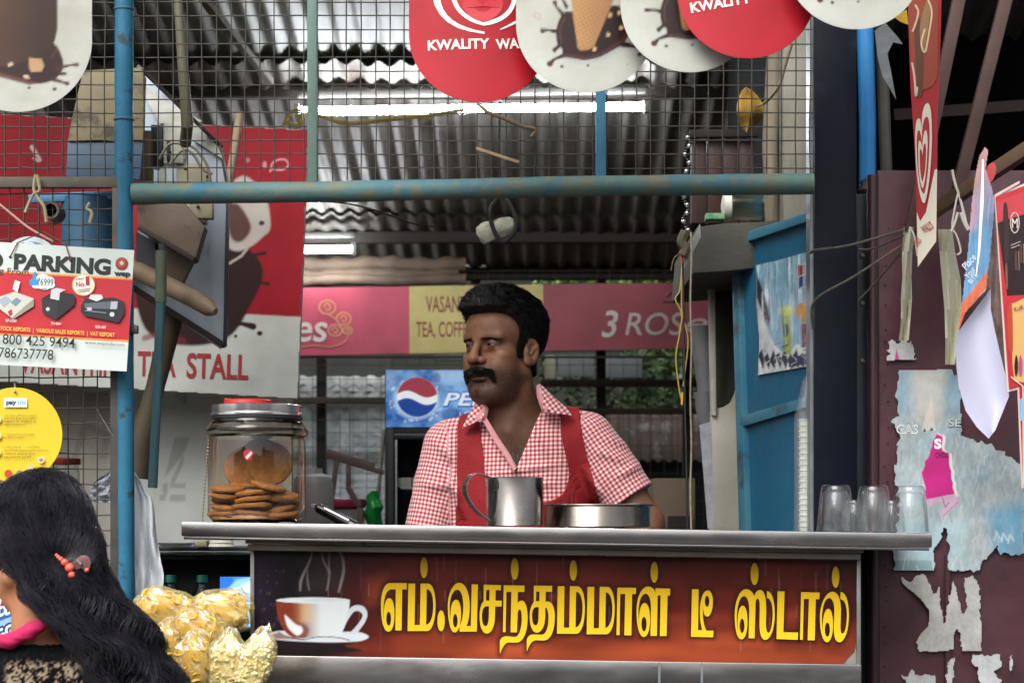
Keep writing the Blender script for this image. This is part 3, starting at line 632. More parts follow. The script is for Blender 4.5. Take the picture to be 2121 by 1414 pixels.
# shop banner across the back
ban = thing('shop_banner', 'long red and yellow tea brand banner across the back of the stall', 'banner', P(1050, 735, 7.8))
bq = [(560, 597), (1478, 584), (1478, 720), (560, 737)]
MB().prism([P(x, y, 7.81) for x, y in bq], (0, .02, 0)).build('board', mat('banner_back', '#7a2a36', rough=.6), ban)
pr = Print(lambda d: front(7.8 - d), step=.0006)
def by(x, top): return (597 - 13 * (x - 560) / 918) if top else (737 - 17 * (x - 560) / 918)
def bseg(a, b, c): pr.poly([(a, by(a, 1)), (b, by(b, 1)), (b, by(b, 0)), (a, by(a, 0))], c)
bseg(560, 848, '#d4566c'); bseg(848, 1125, '#dccb7c'); bseg(1125, 1478, '#a0444e')
pr.text('VASANTHI', 882, 646, 33, '#8f3a2c', w=104, bold=.012); pr.text('TEA, COFFEE', 862, 697, 31, '#9a3f30', w=116, bold=.012)
pr.text('es', 612, 706, 58, '#eee4dc', w=66, bold=.012, shear=.15)
pr.text('3', 1246, 697, 54, '#e6dfd4', w=34, bold=.012, shear=.2); pr.text('ROS', 1295, 693, 46, '#dcd2c8', w=122, bold=.004, shear=.2); pr.text('e', 1420, 688, 44, '#cfc2ba', w=46, shear=.3)
for cx_, cy_, r_ in ((678, 636, 17), (712, 660, 15), (694, 684, 14), (720, 684, 9)):
    pr.line(ell(cx_, cy_, r_, r_ * .85, 18) + [ell(cx_, cy_, r_, r_ * .85, 18)[0]], 3.2, '#e8a878')
    pr.line(smoothpoly([(cx_ - r_ * .5, cy_), (cx_, cy_ - r_ * .5), (cx_ + r_ * .4, cy_), (cx_, cy_ + r_ * .4), (cx_ - r_ * .2, cy_ + 2)], 4, False), 2.6, '#e8a878')
pr.line(smoothpoly([(712, 668), (722, 690), (712, 708), (685, 718), (650, 715), (600, 722)], 6, False), 3.5, '#d98a72')
pr.line(smoothpoly([(678, 650), (700, 665), (712, 690)], 6, False), 2.5, '#e8a878')
pr.line(smoothpoly([(1380, 612), (1392, 602), (1404, 612)], 5, False), 4, '#8f5a58'); pr.line([(1372, 622), (1412, 622)], 5, '#8a4c4c')
pr.build('print', mat('faded_banner', None, attr=True, rough=.55, c2='#b9aca4', scale=2.5), ban)
fbox(MB(), 560, 1478, 737, 741, 7.8, .02).build('lower_rail', WOODD, ban)

# timber rails, rolled tarpaulins, posts
tb = thing('timber_fence', 'rough timber rails and posts across the back of the stall', 'fence', P(1100, 1085, YB))
BROWNP = mat('weathered_rail', '#5b4a3d', '#46382d', scale=6, rough=.8, bump=.003, bscale=20, stretch=(.5, 3, 3))
for a, b, y0, y1 in ((1000, 1500, 523, 545), (560, 800, 822, 835), (1120, 1500, 786, 800), (1120, 1500, 845, 857)):
    fbox(MB(), a, b, y0, y1, YB, .05).build('rail', BROWNP if y0 > 700 else WOODD, tb, bevel=.005)
for x in (975, 1235, 1415, 655): fbox(MB(), x, x + 20, 540, 1100, YB + .06, .05).build('post', WOODD, tb, bevel=.005)
for i, (y, r, x1) in enumerate(((549, 17, 975), (570, 14, 960), (580, 12, 965))):
    o = thing('rolled_tarpaulin', ['upper rolled brown tarpaulin above the banner', 'middle rolled brown tarpaulin above the banner', 'lowest thin tarpaulin roll resting just above the banner'][i], 'tarpaulin', P(780, y + r, 8.05 - .05 * i), group='tarpaulin rolls above the banner')
    rr = r * 8 / F
    MB().tube([P(x, y + 2 * math.sin(x * .03 + i), 8.05 - .05 * i) for x in range(560, x1 + 1, 15)], [rr * (1 + .12 * math.sin(x * .11 + i) + .06 * math.sin(x * .31)) for x in range(560, x1 + 1, 15)], 12).build('roll', mat('brown_tarpaulin', '#74614f', '#5a4a3c', scale=10, rough=.7, bump=.004, bscale=25), o, smooth=True)
# wire fence at the back
wf = MB()
for k in range(31): a = 620 + k * 28; wf.tube([P(a + rnd.uniform(-2, 2), 560, 8.2), P(a + rnd.uniform(-2, 2), 1100, 8.2)], .0017, 4, False)
for k in range(19): y = 560 + k * 28; wf.tube([P(600, y + rnd.uniform(-2, 2), 8.2), P(1480, y + rnd.uniform(-2, 2), 8.2)], .0017, 4, False)
fo = thing('wire_fence', 'square wire mesh fence behind the banner and the fridge', 'fence', P(1050, 1100, 8.2)); wf.build('wires', DARKBAR, fo, kind='stuff')

# courses of grey corrugated cement sheets
ASB = mat('cement_sheet', '#c3c7c6', '#a2a6a4', scale=7, rough=.75, bump=.002, bscale=30, patch='#6c6e6a', pscale=9, plo=.55, phi=.75)
tr_ = thing('tiled_lean_to', 'lean-to roof of overlapping grey wavy cement tiles behind the fridge', 'roof', P(720, 1085, 8.7))
def course(x0, x1, ytop, ybot, Y, pit, amp):
    nu = int((x1 - x0) / pit * 8)
    def fn(u, v):
        x = x0 + (x1 - x0) * u; w = math.cos(2 * math.pi * x / pit)
        return P(x, ytop + (ybot - ytop) * v + amp * w * (.3 + .7 * v) + 1.5 * math.sin(x * .21 + ytop), Y - .035 * v - .012 * w)
    return MB().grid(fn, nu, 3).build('tile_course', ASB, tr_, smooth=True, ang=80)
for i in range(3): course(560, 800, 779 + 15 * i, 800 + 15 * i, 8.7 - .02 * i, 34, 5)
for i in range(13):
    for a, b, o_ in ((560, 668, 0), (668, 724, -6), (726, 800, -2)): course(a, b, 846 + 18 * i + o_, 872 + 18 * i + o_, 8.7 - .022 * i, 34 if a < 700 else 38, 6)
fbox(MB(), 560, 810, 740, 778, 8.75, .04).build('fascia', mat('dark_grey_board', '#4a4a46', '#3a3a37', scale=8, rough=.85), tr_)  # plain dark grey board above the tile courses
# brown tile courses at the right, with a dark building behind
dt = thing('old_tiled_roof', 'dim brown tiled lean-to roof behind the fence at the right', 'roof', P(1280, 1000, 8.9))
TILE = mat('brown_clay_tile', '#4d3f36', '#3a312b', scale=8, rough=.85, bump=.003, bscale=30, patch='#64605a', pscale=10)
for i in range(5):
    def fn(u, v, i=i):
        x = 1115 + 380 * u; w = math.cos(2 * math.pi * x / 22)
        return P(x, 858 + 18 * i + 24 * v + 3 * w * v, 8.95 - .03 * i - .035 * v - .01 * w)
    MB().grid(fn, 130, 2).build('tile_course', TILE, dt, smooth=True, ang=80)
fbox(MB(), 1115, 1490, 940, 1100, 8.95, .05).build('wall', mat('night_blue_wall', '#23262b', '#1b1d20', scale=5, rough=.9), dt)
sh = thing('grey_shutter', 'dim grey shuttered window behind the fence right of the man', 'shutter', P(1210, 780, 8.9))
fbox(MB(), 1155, 1230, 735, 780, 8.9, .03).build('panel', mat('dim_grey_panel', '#4a5052', '#3b4042', scale=6, rough=.8), sh, bevel=.003)
fbox(MB(), 1128, 1152, 735, 784, 8.9, .03).build('panel', mat('pale_lime_panel', '#6b6b5e', '#58584e', scale=6, rough=.8), sh, bevel=.003)
fbox(MB(), 1240, 1330, 738, 782, 8.92, .03).build('panel', mat('dim_grey_panel', '#4a5052'), sh, bevel=.003)
# foliage seen through the back
fl = MB(); rf = random.Random(5); fv = []; ff = []; fc = []
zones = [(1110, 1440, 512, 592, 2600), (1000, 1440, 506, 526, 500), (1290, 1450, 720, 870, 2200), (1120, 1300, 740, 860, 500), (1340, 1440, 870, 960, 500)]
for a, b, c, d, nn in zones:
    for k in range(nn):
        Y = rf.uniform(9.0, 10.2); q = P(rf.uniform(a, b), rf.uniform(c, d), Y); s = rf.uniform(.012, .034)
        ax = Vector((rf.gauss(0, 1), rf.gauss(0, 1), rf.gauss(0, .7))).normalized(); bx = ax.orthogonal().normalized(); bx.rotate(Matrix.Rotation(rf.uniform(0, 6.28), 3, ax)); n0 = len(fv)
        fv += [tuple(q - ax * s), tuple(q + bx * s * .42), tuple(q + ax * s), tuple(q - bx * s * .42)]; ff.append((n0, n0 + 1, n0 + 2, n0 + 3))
        g = rf.choice(['#4a7a28', '#3a6420', '#66913a', '#86a65a', '#345a1e'] if d < 600 else ['#2a4a18', '#1d3213', '#3a581f', '#233a15', '#4a6230']); fc += [lin(g)] * 4  # brighter greens high up, darker below: light level put into leaf colour
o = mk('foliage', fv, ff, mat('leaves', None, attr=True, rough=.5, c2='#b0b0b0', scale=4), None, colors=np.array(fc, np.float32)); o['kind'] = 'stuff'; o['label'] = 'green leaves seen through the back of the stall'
bw = thing('dark_boundary_wall', 'dark mossy wall far behind the leaves at the back', 'wall', (0, 11.2, .25))
MB().box(-4, 4, 11.2, 11.4, .25, 3.0).build('wall', mat('mossy_wall', '#2b2d24', '#1d1f19', scale=4, rough=.95, bump=.004, bscale=20), bw)
fbox(MB(), 900, 1120, 590, 745, 8.85, .05).build('upper_panel', mat('dark_grey_board', '#4a4a46'), bw)

# ---- drinks fridge
fr = thing('drinks_fridge', 'black drinks fridge with a lit blue cola header behind the man', 'fridge', P(930, 1500, 6.3))
Yf = 6.3; xl, xr = P(797, 0, Yf).x, P(1062, 0, Yf).x
BLK = mat('black_fridge_plastic', '#141518', '#1b1c1f', scale=8, rough=.35)
MB().box(xl, xl + .03, Yf, Yf + .5, .4, P(0, 764, Yf).z).build('side_panel', BLK, fr, bevel=.004)
MB().box(xr - .03, xr, Yf, Yf + .5, .4, P(0, 764, Yf).z).build('side_panel', BLK, fr, bevel=.004)
MB().box(xl + .031, xr - .031, Yf + .45, Yf + .5, .4, P(0, 764, Yf).z).build('back_panel', mat('fridge_lining', '#4a4c4e', '#3d3f41', scale=6, rough=.6), fr)
MB().box(xl + .031, xr - .031, Yf + .004, Yf + .449, P(0, 895, Yf).z, P(0, 884, Yf).z).build('lintel', BLK, fr)
MB().box(xl + .031, xr - .031, Yf - .012, Yf - .001, P(0, 910, Yf).z, P(0, 898, Yf).z).build('door_frame', mat('dark_grey_metal', '#3b3e42', rough=.3, metal=.7), fr, bevel=.003)
MB().box(xl + .034, xl + .041, Yf - .012, Yf - .002, .45, P(0, 911, Yf).z).build('door_frame', mat('grey_metal_edge', '#8d8f92', rough=.3, metal=.8), fr, bevel=.002)
for yy in (1008, 1130):
    MB().box(xl + .05, xr - .05, Yf + .03, Yf + .42, P(0, yy + 3, Yf).z, P(0, yy, Yf).z).build('shelf', mat('wire_shelf_white', '#b3b4b2', rough=.4), fr)
for a, b in ((822, 850), (852, 866)):
    MB().box(P(a, 0, Yf).x, P(b, 0, Yf).x, Yf + .05, Yf + .12, P(0, 1008, Yf).z, P(0, 988, Yf).z).build('stored_pack', mat('milk_pack', '#a7a6a0', '#8f8a84', scale=40, rough=.5), fr, bevel=.003)
hc = Canvas(799, 766, 1060, 884, 1.6, '#3f83c6')
n = vnoise(hc.X / 34, hc.Y / 30) * .55 + vnoise(hc.X / 12, hc.Y / 12) * .3 + vnoise(hc.X / 6, hc.Y / 5) * .15
hc.C = (lc('#1c57a6') * np.clip(1.5 - 2 * n, 0, 1)[..., None] + lc('#7fb0de') * np.clip(2 * n - .5, 0, 1)[..., None]).astype(np.float32)
hc.poly([(900, 766), (1118, 766), (1118, 800), (900, 790)], '#a9c6e6', 14, op=.6); hc.poly([(799, 766), (830, 766), (815, 800), (799, 805)], '#9fc0e4', 14, op=.5)
hc.poly(ell(862, 828, 47, 40), '#bcd6f0', 10, op=.85)
for k in range(40):
    a = rnd.uniform(0, 6.28); r_ = rnd.uniform(42, 58); hc.poly(ell(862 + r_ * math.cos(a), 830 + r_ * .8 * math.sin(a), 2.5, 2.5, 8), '#cfe2f4', 3, op=.6)
ball = ell(864, 822, 42, 41, 40)
hc.poly(ball, '#e9edf2', 1.6)
inb = hc.sd(ball); wave = 822 - 7 * np.sin((hc.X - 822) / 84 * 2 * np.pi) + 2
top = np.clip((wave - 8 - hc.Y) / 1.6 + .5, 0, 1) * np.clip(.5 - inb / 1.6, 0, 1); hc.C = hc.C * (1 - top[..., None]) + lc('#9c3346') * top[..., None]
bot = np.clip((hc.Y - wave - 7) / 1.6 + .5, 0, 1) * np.clip(.5 - inb / 1.6, 0, 1); hc.C = hc.C * (1 - bot[..., None]) + lc('#123f96') * bot[..., None]
hc.poly(ell(938, 860, 24, 16), '#1d4f9c', 8, op=.7); hc.poly(ell(905, 782, 8, 10), '#27508f', 4, op=.6)
mm = mat('lit_header', None, attr=True, rough=.25, spec=.5)
b_ = mm.node_tree.nodes['Principled BSDF']; a_ = [q for q in mm.node_tree.nodes if q.type == 'VERTEX_COLOR'][0]
mm.node_tree.links.new(a_.outputs[0], b_.inputs['Emission Color']); b_.inputs['Emission Strength'].default_value = .28
MB().box(xl, xr, Yf + .001, Yf + .45, P(0, 882, Yf).z, P(0, 766, Yf).z).build('header_box', BLK, fr)
hd = hc.build('header', front(Yf - .003), mm, fr)
pr = Print(lambda d: front(Yf - .003 - d), step=.0004)
pr.text('PEPSI', 917, 841, 29, '#2458a8', w=138, bold=.05, shear=.25); pr.text('PEPSI', 918, 839, 26, '#dfe8f2', w=134, bold=.02, shear=.25); pr.text("LET'S", 952, 861, 9, '#b9cde6', w=46)
pr.build('lettering', mm, hd)

# bits on the floor at the back
o = thing('folding_chair', 'brown metal folding chair leaning near the fridge behind the cookie jar', 'chair', P(730, 1085, 6.0))
BM = mat('brown_tube', '#4a3a36', '#5b4842', scale=14, rough=.5)
for nm, a, b, w, h in (('arm', (676, 938), (775, 968), .03, .016), ('arm', (700, 950), (795, 978), .016, .014), ('leg', (698, 950), (683, 1060), .016, .016), ('leg', (722, 962), (722, 1010), .016, .016), ('leg', (720, 1008), (745, 1050), .018, .018), ('leg', (745, 1050), (752, 1200), .018, .018), ('leg', (683, 1060), (678, 1200), .016, .016)):
    MB().bar(P(*a, 6.0), P(*b, 6.0), w, h, up=(0, 1, 0)).build(nm, BM, o, bevel=.003)
o = thing('plastic_tub', 'pink-lidded plastic tub on a low table behind the counter', 'tub', P(705, 1085, 6.1))
fbox(MB(), 660, 745, 1052, 1120, 6.1, .2).build('tub', mat('grey_plastic', '#8b8684', '#767270', scale=9, rough=.6), o, bevel=.01)
fbox(MB(), 656, 748, 1031, 1051, 6.09, .22).build('lid', mat('crimson_plastic', '#a3173f', '#8f1235', scale=9, rough=.4), o, bevel=.008)
o = thing('water_can', 'whitish plastic can beside the cookie jar at the back', 'can', P(645, 1085, 5.8))
MB().lathe([(.06, -.2), (.062, 0), (.062, .11), (.052, .135), (.03, .145), (.028, .16), (.001, .16)], P(648, 1080, 5.8), 24).build('body', mat('frosted_plastic', '#a4a3a0', '#8f8e8b', scale=9, rough=.5), o, smooth=True)
o = thing('green_bag', 'bright green plastic bag hanging beside the fridge', 'bag', P(775, 1085, 6.1))
MB().ball(P(774, 1062, 6.1), 1, 16, 12, (.028, .04, .075)).xf(lambda p: p + Vector((.006 * math.sin(p.z * 110), .004 * math.sin(p.z * 80), 0))).build('bag', mat('green_film', '#0e8a3a', '#0a6f2e', scale=12, rough=.25, bump=.004, bscale=30), o, smooth=True)
o = thing('silver_rod', 'slim silver rod leaning against the side of the fridge', 'rod', P(782, 1085, 6.15))
MB().tube([P(778, 1080, 6.15), P(796, 890, 6.2)], .006, 8).build('rod', mat('chrome_rod', '#c5c2c0', rough=.25, metal=.9), o, smooth=True)
o = thing('grey_cup_stack', 'leaning stack of grey plastic tumblers beside the flaking pillar', 'cups', P(1460, 870, 4.9))
for k in range(6):
    c = P(1449 + k * 3.2 - (8 if k > 3 else 0) + 8, 690 + k * 34, 4.9); r_ = (30 - 1.2 * k) * 4.9 / F
    MB().lathe([(r_ * .8, -.03), (r_ * .9, .0), (r_, .014), (r_ * 1.02, .017), (r_ * .86, .017)], c, 20).build('tumbler', mat('grey_tumbler', '#6e6f71', '#5d5e60', scale=8, rough=.5), o, smooth=True)
o = thing('hanging_calendar', 'white printed calendar sheet hanging by the pillar foot', 'calendar', P(1460, 1000, 4.7))
MB().prism([P(1449, 880, 4.7), P(1474, 872, 4.7), P(1478, 1095, 4.7), P(1466, 1095, 4.7)], (0, .003, 0)).build('sheet', mat('calendar_paper', '#a9aab0', '#7d7f86', scale=30, rough=.7), o)
o = thing('cardboard_box', 'brown cardboard box behind the man near the pillar', 'box', P(1400, 1085, 5.3))
fbox(MB(), 1352, 1440, 990, 1110, 5.3, .2).build('carton', mat('cardboard', '#5d5140', '#4a4033', scale=8, rough=.85), o, bevel=.003)
fbox(MB(), 1384, 1432, 1068, 1096, 5.28, .02).build('slot', mat('dark_slot', '#15120f', rough=.9), o)

# ---- lamps
def tube_lamp(lab, a, b, Y, power):
    o = thing('tube_light', lab, 'lamp', P((a[0] + b[0]) / 2, a[1], Y), group='fluorescent tubes under the roof')
    A, B = P(*a, Y), P(*b, Y)
    MB().tube([A, B], .0135, 14).build('tube', mat('lit_tube', '#ffffff', emit=('#f1f7ff', power)), o, smooth=True)
    up = Vector((0, .03, .062)); MB().bar(A + up, B + up, .03, .02).build('batten', mat('grey_enamel_batten', '#55544f', rough=.6), o, bevel=.002)
    for q in (A, B): MB().bar(q - (B - A).normalized() * .008, q + (B - A).normalized() * .008, .03, .05).build('end_cap', mat('lamp_cap', '#c9c8c2', rough=.4), o, bevel=.003)
    return o
tube_lamp('long lit fluorescent tube seen through the upper wire mesh', (615, 231), (1338, 221), 6.60, 55)
tube_lamp('shorter lit fluorescent tube half hidden behind the red board', (540, 518), (733, 516), 7.75, 80)
# ================================================================ the stall front
YF = 4.0
frame = thing('pipe_frame', 'worn blue pipe frame of the stall opening with wire mesh', 'frame', P(257, 1414, YF))
def bumpy(pts, r, seed, a=.0012):
    rr = random.Random(seed); out = []; rs = []
    for i in range(len(pts) - 1):
        for k in range(14):
            t = k / 14; out.append(Vector(pts[i]).lerp(Vector(pts[i + 1]), t)); rs.append(r + rr.uniform(-a, a) * .5)
    out.append(Vector(pts[-1])); rs.append(r); return out, rs
pts, rs = bumpy([P(257, -60, YF), P(257, 420, YF), P(258, 800, YF), P(262, 1500, YF)], .0195, 1)
MB().tube(pts, rs, 16).build('post', BLUE, frame, smooth=True)
for y in (20, 248): MB().lathe([(.0195, -.003), (.0215, -.0015), (.0215, .0015), (.0195, .003)], P(257, y, YF), 18).build('joint_ring', mat('ring_blue', '#2a556b', '#3d5a60', scale=20, rough=.5), frame, smooth=True)
pts, rs = bumpy([P(274, 402, YF), P(700, 397, YF), P(1250, 385, YF), P(1684, 381, YF)], .0215, 2, .0016)
MB().tube(pts, rs, 18).build('top_rail', BLUE_WORN, frame, smooth=True)
MB().box(P(637, 0, YF).x, P(657, 0, YF).x, YF - .008, YF + .012, P(0, 378, YF).z, P(0, -60, YF).z).build('upright', GREENISH, frame, bevel=.002)
MB().box(P(1234, 0, YF).x, P(1255, 0, YF).x, YF - .006, YF + .012, P(0, 366, YF).z, P(0, -60, YF).z).build('upright', mat('blue_flat_bar', '#35708f', '#4a86a3', scale=9, rough=.5, patch='#a8bcc4', pscale=22, plo=.68, phi=.74), frame, bevel=.002)
def wires(x0, x1, y0, y1, sx, sy, Y, seed, ox=0, oy=0, r=.0014):
    rr = random.Random(seed); mb = MB()
    x = x0 + ox
    while x < x1:
        j = [rr.uniform(-1.6, 1.6) for _ in range(5)]
        mb.tube([P(x + j[i], y0 + (y1 - y0) * i / 4, Y) for i in range(5)], r, 5, False); x += sx
    y = y0 + oy
    while y < y1:
        j = [rr.uniform(-1.4, 1.4) for _ in range(9)]
        mb.tube([P(x0 + (x1 - x0) * i / 8, y + j[i], Y + .0028) for i in range(9)], r, 5, False); y += sy
    return mb
WIRE = mat('weld_wire', '#3f3d37', '#2e2a24', scale=30, rough=.6, metal=.2)
wires(276, 1684, -60, 382, 30.0, 28.6, YF + .014, 3, 22, 8).build('wire_mesh', WIRE, frame, kind='stuff')
wires(-60, 240, -60, 366, 29.5, 28.6, YF + .014, 4, 12, 8).build('wire_mesh', WIRE, frame, kind='stuff')
lg = thing('mesh_gate', 'iron angle framed wire mesh panel left of the blue post', 'gate', P(120, 1414, 3.98))
fb = lambda a, b, y0, y1, Y=3.985, th=.02: MB().box(P(a, 0, Y).x, P(b, 0, Y).x, Y, Y + th, P(0, y1, Y).z, P(0, y0, Y).z)
fb(-60, 253, 366, 388).build('top_bar', RUSTY, lg, bevel=.002)
fb(232, 251, 388.5, 700).build('side_bar', RUSTY, lg, bevel=.002)
fb(228, 251, 701, 1500).build('side_bar', DARKBAR, lg, bevel=.002)
wires(-60, 232, 388, 1300, 30.5, 31.6, 4.0, 5, 18, 14, .0015).build('wire_mesh', mat('dark_weld_wire', '#34312b', '#4a4338', scale=30, rough=.6, metal=.3), lg, kind='stuff')
fb(268, 284, 672, 690, 3.98, .02).build('hinge', mat('steel_hinge', '#7a7c80', rough=.4, metal=.7), lg, bevel=.003)
# cobweb threads and twigs on the mesh, wires hanging
o = thing('twig', 'dry twig stuck in the wire mesh under the red heart dangler', 'twig', P(1060, 250, 3.98), group='twigs caught in the mesh')
MB().tube(smoothpoly([P(990, 215, 3.98), P(1010, 232, 3.97), P(1050, 248, 3.97), P(1080, 262, 3.98), P(1108, 268, 3.99), P(1100, 284, 3.99)], 4, False), .004, 6).build('stem', mat('dry_twig', '#6d5843', '#8a7358', scale=40, rough=.9), o, smooth=True)
o = thing('straw', 'pale bit of straw caught in the mesh above the hanging stone', 'straw', P(1030, 320, 3.98))
MB().bar(P(986, 307, 3.99), P(1075, 336, 3.99), .006, .003, up=(0, 1, 0)).build('stem', mat('straw_tan', '#b59a78', '#8f7452', scale=40, rough=.9), o)
o = thing('yellow_cable', 'yellow cable sagging below the long tube light', 'cable', P(720, 250, 6.4))
MB().tube(smoothpoly([P(595, 255, 6.4), P(620, 262, 6.4), P(618, 240, 6.4), P(660, 240, 6.45), P(720, 256, 6.45), P(800, 248, 6.45), P(880, 240, 6.5), P(960, 228, 6.55)], 6, False), .0075, 8).build('cable', mat('yellow_pvc', '#c9a93c', '#d8c68a', scale=20, rough=.45), o, smooth=True)
MB().tube(smoothpoly([P(588, 262, 6.4), P(600, 236, 6.4), P(622, 230, 6.4), P(624, 258, 6.4), P(604, 270, 6.4)], 6, False), .006, 8).build('loop', mat('yellow_pvc', '#c9a93c'), o, smooth=True)
# stone hung on a cord as a charm
o = thing('hanging_stone', 'whitish alum stone hanging in black cord from the top rail', 'stone', P(1030, 480, 4.15))
st = MB().ball((0, 0, 0), 1, 20, 14); cst = P(1027, 476, 4.15)
def sfn(p):
    q = Vector((p.x * .043, p.y * .024, p.z * .027)); q = Vector((math.copysign(min(abs(q.x), .038), q.x), q.y, math.copysign(min(abs(q.z), .021), q.z)))
    q *= 1 + .22 * noise.noise(p * 1.7 + Vector((3, 1, 2))) + .05 * noise.noise(p * 6); a = .25
    return cst + Vector((q.x * math.cos(a) - q.z * math.sin(a), q.y, q.x * math.sin(a) + q.z * math.cos(a)))
st.xf(sfn).build('stone', mat('alum_crystal', '#b4b7a4', '#8d907e', scale=40, rough=.35, bump=.002, bscale=60, sss=.2), o, smooth=True)
CORD = mat('black_cord', '#0c0b0b', rough=.7)
MB().tube(smoothpoly([P(1036, 212, 4.15), P(1034, 300, 4.15), P(1037, 405, 4.15)], 4, False), .0025, 6).build('cord', CORD, o)
MB().tube(smoothpoly([P(1030, 412, 4.14), P(1016, 432, 4.12), P(1018, 462, 4.12), P(1030, 490, 4.12), P(1046, 500, 4.12), P(1066, 478, 4.12), P(1068, 450, 4.13), P(1052, 418, 4.14), P(1040, 405, 4.15)], 5, False), .005, 7).build('cord', CORD, o, smooth=True)
o = thing('black_wire', 'thin black wire drooping under the top rail at the left', 'wire', P(720, 430, 4.1))
MB().tube(smoothpoly([P(640, 415, 4.1), P(720, 422, 4.15), P(790, 440, 4.2), P(850, 462, 4.3), P(900, 470, 4.4)], 5, False), .0018, 5).build('wire', CORD, o)
# bead garland and dangling wires near the loft
o = thing('bead_garland', 'black and silver bead garland hanging beside the loft slab', 'garland', P(1424, 480, 4.38))
mbs = (MB(), MB())
for k in range(34):
    y = 285 + k * 5.8; x = 1422 + 5 * math.sin(k * .8) - (k - 17) * .12; mbs[k % 3 == 0].ball(P(x, y, 4.38), .0045 if k % 3 else .0055, 8, 6)
mbs[0].build('bead', mat('black_bead', '#141418', rough=.2), o, smooth=True); mbs[1].build('spacer', mat('silver_bead', '#c8c8cc', rough=.25, metal=.9), o, smooth=True)
MB().tube(smoothpoly([P(1420, 480, 4.36), P(1412, 500, 4.36), P(1420, 515, 4.36), P(1414, 530, 4.36)], 4, False), .012, 7).build('tied_knot', mat('frayed_string', '#55503f', rough=.9, bump=.003, bscale=80), o, smooth=True)
o = thing('bell_wire', 'red, yellow and black thin wires dangling from the garland knot', 'wire', P(1415, 600, 4.36))
for nm, c, pts, r in (('red_wire', '#d8502c', [(1414, 508), (1411, 525), (1413, 545)], .003), ('yellow_wire', '#b49a3a', [(1413, 545), (1408, 600), (1399, 620), (1412, 650), (1408, 690), (1400, 740), (1406, 800), (1412, 830)], .0018),
                      ('yellow_wire', '#b49a3a', [(1414, 550), (1412, 640), (1425, 700), (1420, 760), (1415, 800)], .0016), ('black_wire', '#151515', [(1413, 520), (1416, 640), (1418, 800), (1422, 960), (1424, 1100)], .0026),
                      ('brown_wire', '#6d5848', [(1410, 525), (1396, 535), (1390, 560)], .0016)):
    MB().tube(smoothpoly([P(*q, 4.36) for q in pts], 5, False), r, 6).build(nm, mat('pvc_' + nm, c, rough=.45), o, smooth=True)
MB().bar(P(1413, 812, 4.36), P(1412, 838, 4.36), .007, .004).build('wire_tip', mat('pvc_tip', '#d1a93a', rough=.4), o)
o = thing('pull_string', 'long pale string hanging straight down left of the flaking pillar', 'string', P(1433, 800, 4.34))
MB().tube([P(1431 + 1.2 * math.sin(k), 480 + k * 31, 4.34) for k in range(21)], .0022, 6).build('string', ROPE, o, smooth=True)
# twine tied across the navy column
for i, (lab, pts) in enumerate((('upper twine tied from the navy column to the heart banner', [(1680, 524), (1690, 518), (1760, 508), (1872, 476)]), ('lower twine tied from the navy column to the heart banner', [(1684, 680), (1688, 622), (1770, 572), (1868, 508)]))):
    o = thing('twine', lab, 'twine', P(1700, 600, 3.99), group='twines across the navy column')
    MB().tube(smoothpoly([P(x, y, 4.015 - .04 * k) for k, (x, y) in enumerate(pts)], 5, False), .0028, 6).build('strand', ROPED, o, smooth=True)
    MB().tube(smoothpoly([P(pts[1][0] + 90, pts[1][1] + (-2 if i == 0 else 0), 4.02), P(pts[2][0] + 50, pts[2][1] + 6, 3.98), P(pts[3][0], pts[3][1] + 12, 3.9)], 5, False), .002, 6).build('strand', ROPED, o, smooth=True)

# ================================================================ left: red board, meter cabinet, poles
YR = 4.9
bd = thing('stall_board', 'big red and white tea stall name board with a blurred ice cream picture', 'sign', P(300, 830, YR))
rq = [(-160, 228), (638, 270), (616, 825), (-160, 780)]
MB().prism([P(x, y, YR + .004) for x, y in rq], (0, .03, 0)).build('board', mat('board_edge', '#b9b3ab', '#9a948c', scale=9, rough=.6), bd)
cv = Canvas(-158, 226, 640, 826, 2.4, '#9c1226')
cv.C[:] = lc('#93101f')
gl = np.clip((60 - cv.X) / 220, 0, 1); cv.C = cv.C * (1 - gl[..., None]) + lc('#c22a30') * gl[..., None]
lineY = 632 + .052 * (cv.X - 300)
wh = np.clip((cv.Y - lineY - 6) / 3, 0, 1); cv.C = cv.C * (1 - wh[..., None]) + lc('#b9bcb4') * wh[..., None]
CHOC = '#2a1311'
cv.poly(smoothpoly([(330, 470), (430, 440), (500, 500), (545, 560), (515, 640), (470, 700), (380, 715), (300, 680), (280, 560)], 6), CHOC, 6)
for pts, w in (([(500, 540), (530, 528), (548, 524)], [14, 6, 8]), ([(505, 590), (540, 586), (555, 588)], [14, 6, 8]), ([(470, 672), (500, 670), (524, 676)], [10, 8, 14])): cv.line(pts, w, CHOC, 3)
cv.poly(ell(538, 690, 6, 5), CHOC, 2); cv.poly(ell(488, 696, 3.5, 3.5), CHOC, 2)
cv.poly(smoothpoly([(470, 400), (500, 365), (530, 380), (552, 410), (560, 470), (545, 490), (520, 510), (490, 520), (470, 500)], 6), '#b8afa6', 5)
cv.poly(smoothpoly([(472, 430), (495, 425), (520, 470), (500, 500), (478, 490)], 6), '#5a3a33', 6)
cv.poly(ell(542, 462, 6, 5), '#3a2a28', 3); cv.line([(476, 545), (500, 530), (512, 515)], 5, '#b7a79c', 3)
cv.line(smoothpoly([(560, 355), (566, 336), (588, 330), (598, 342), (584, 352), (564, 350)], 4, False), 4, '#c58f92', 2); cv.poly(ell(548, 342, 4, 8), '#c58f92', 2); cv.poly(ell(513, 332, 5, 5), '#b06a70', 3)
cv.line([(66, 305), (84, 332)], [9, 5], '#d7b5b2', 2); cv.line([(70, 328), (80, 334)], 5, '#d7b5b2', 2)
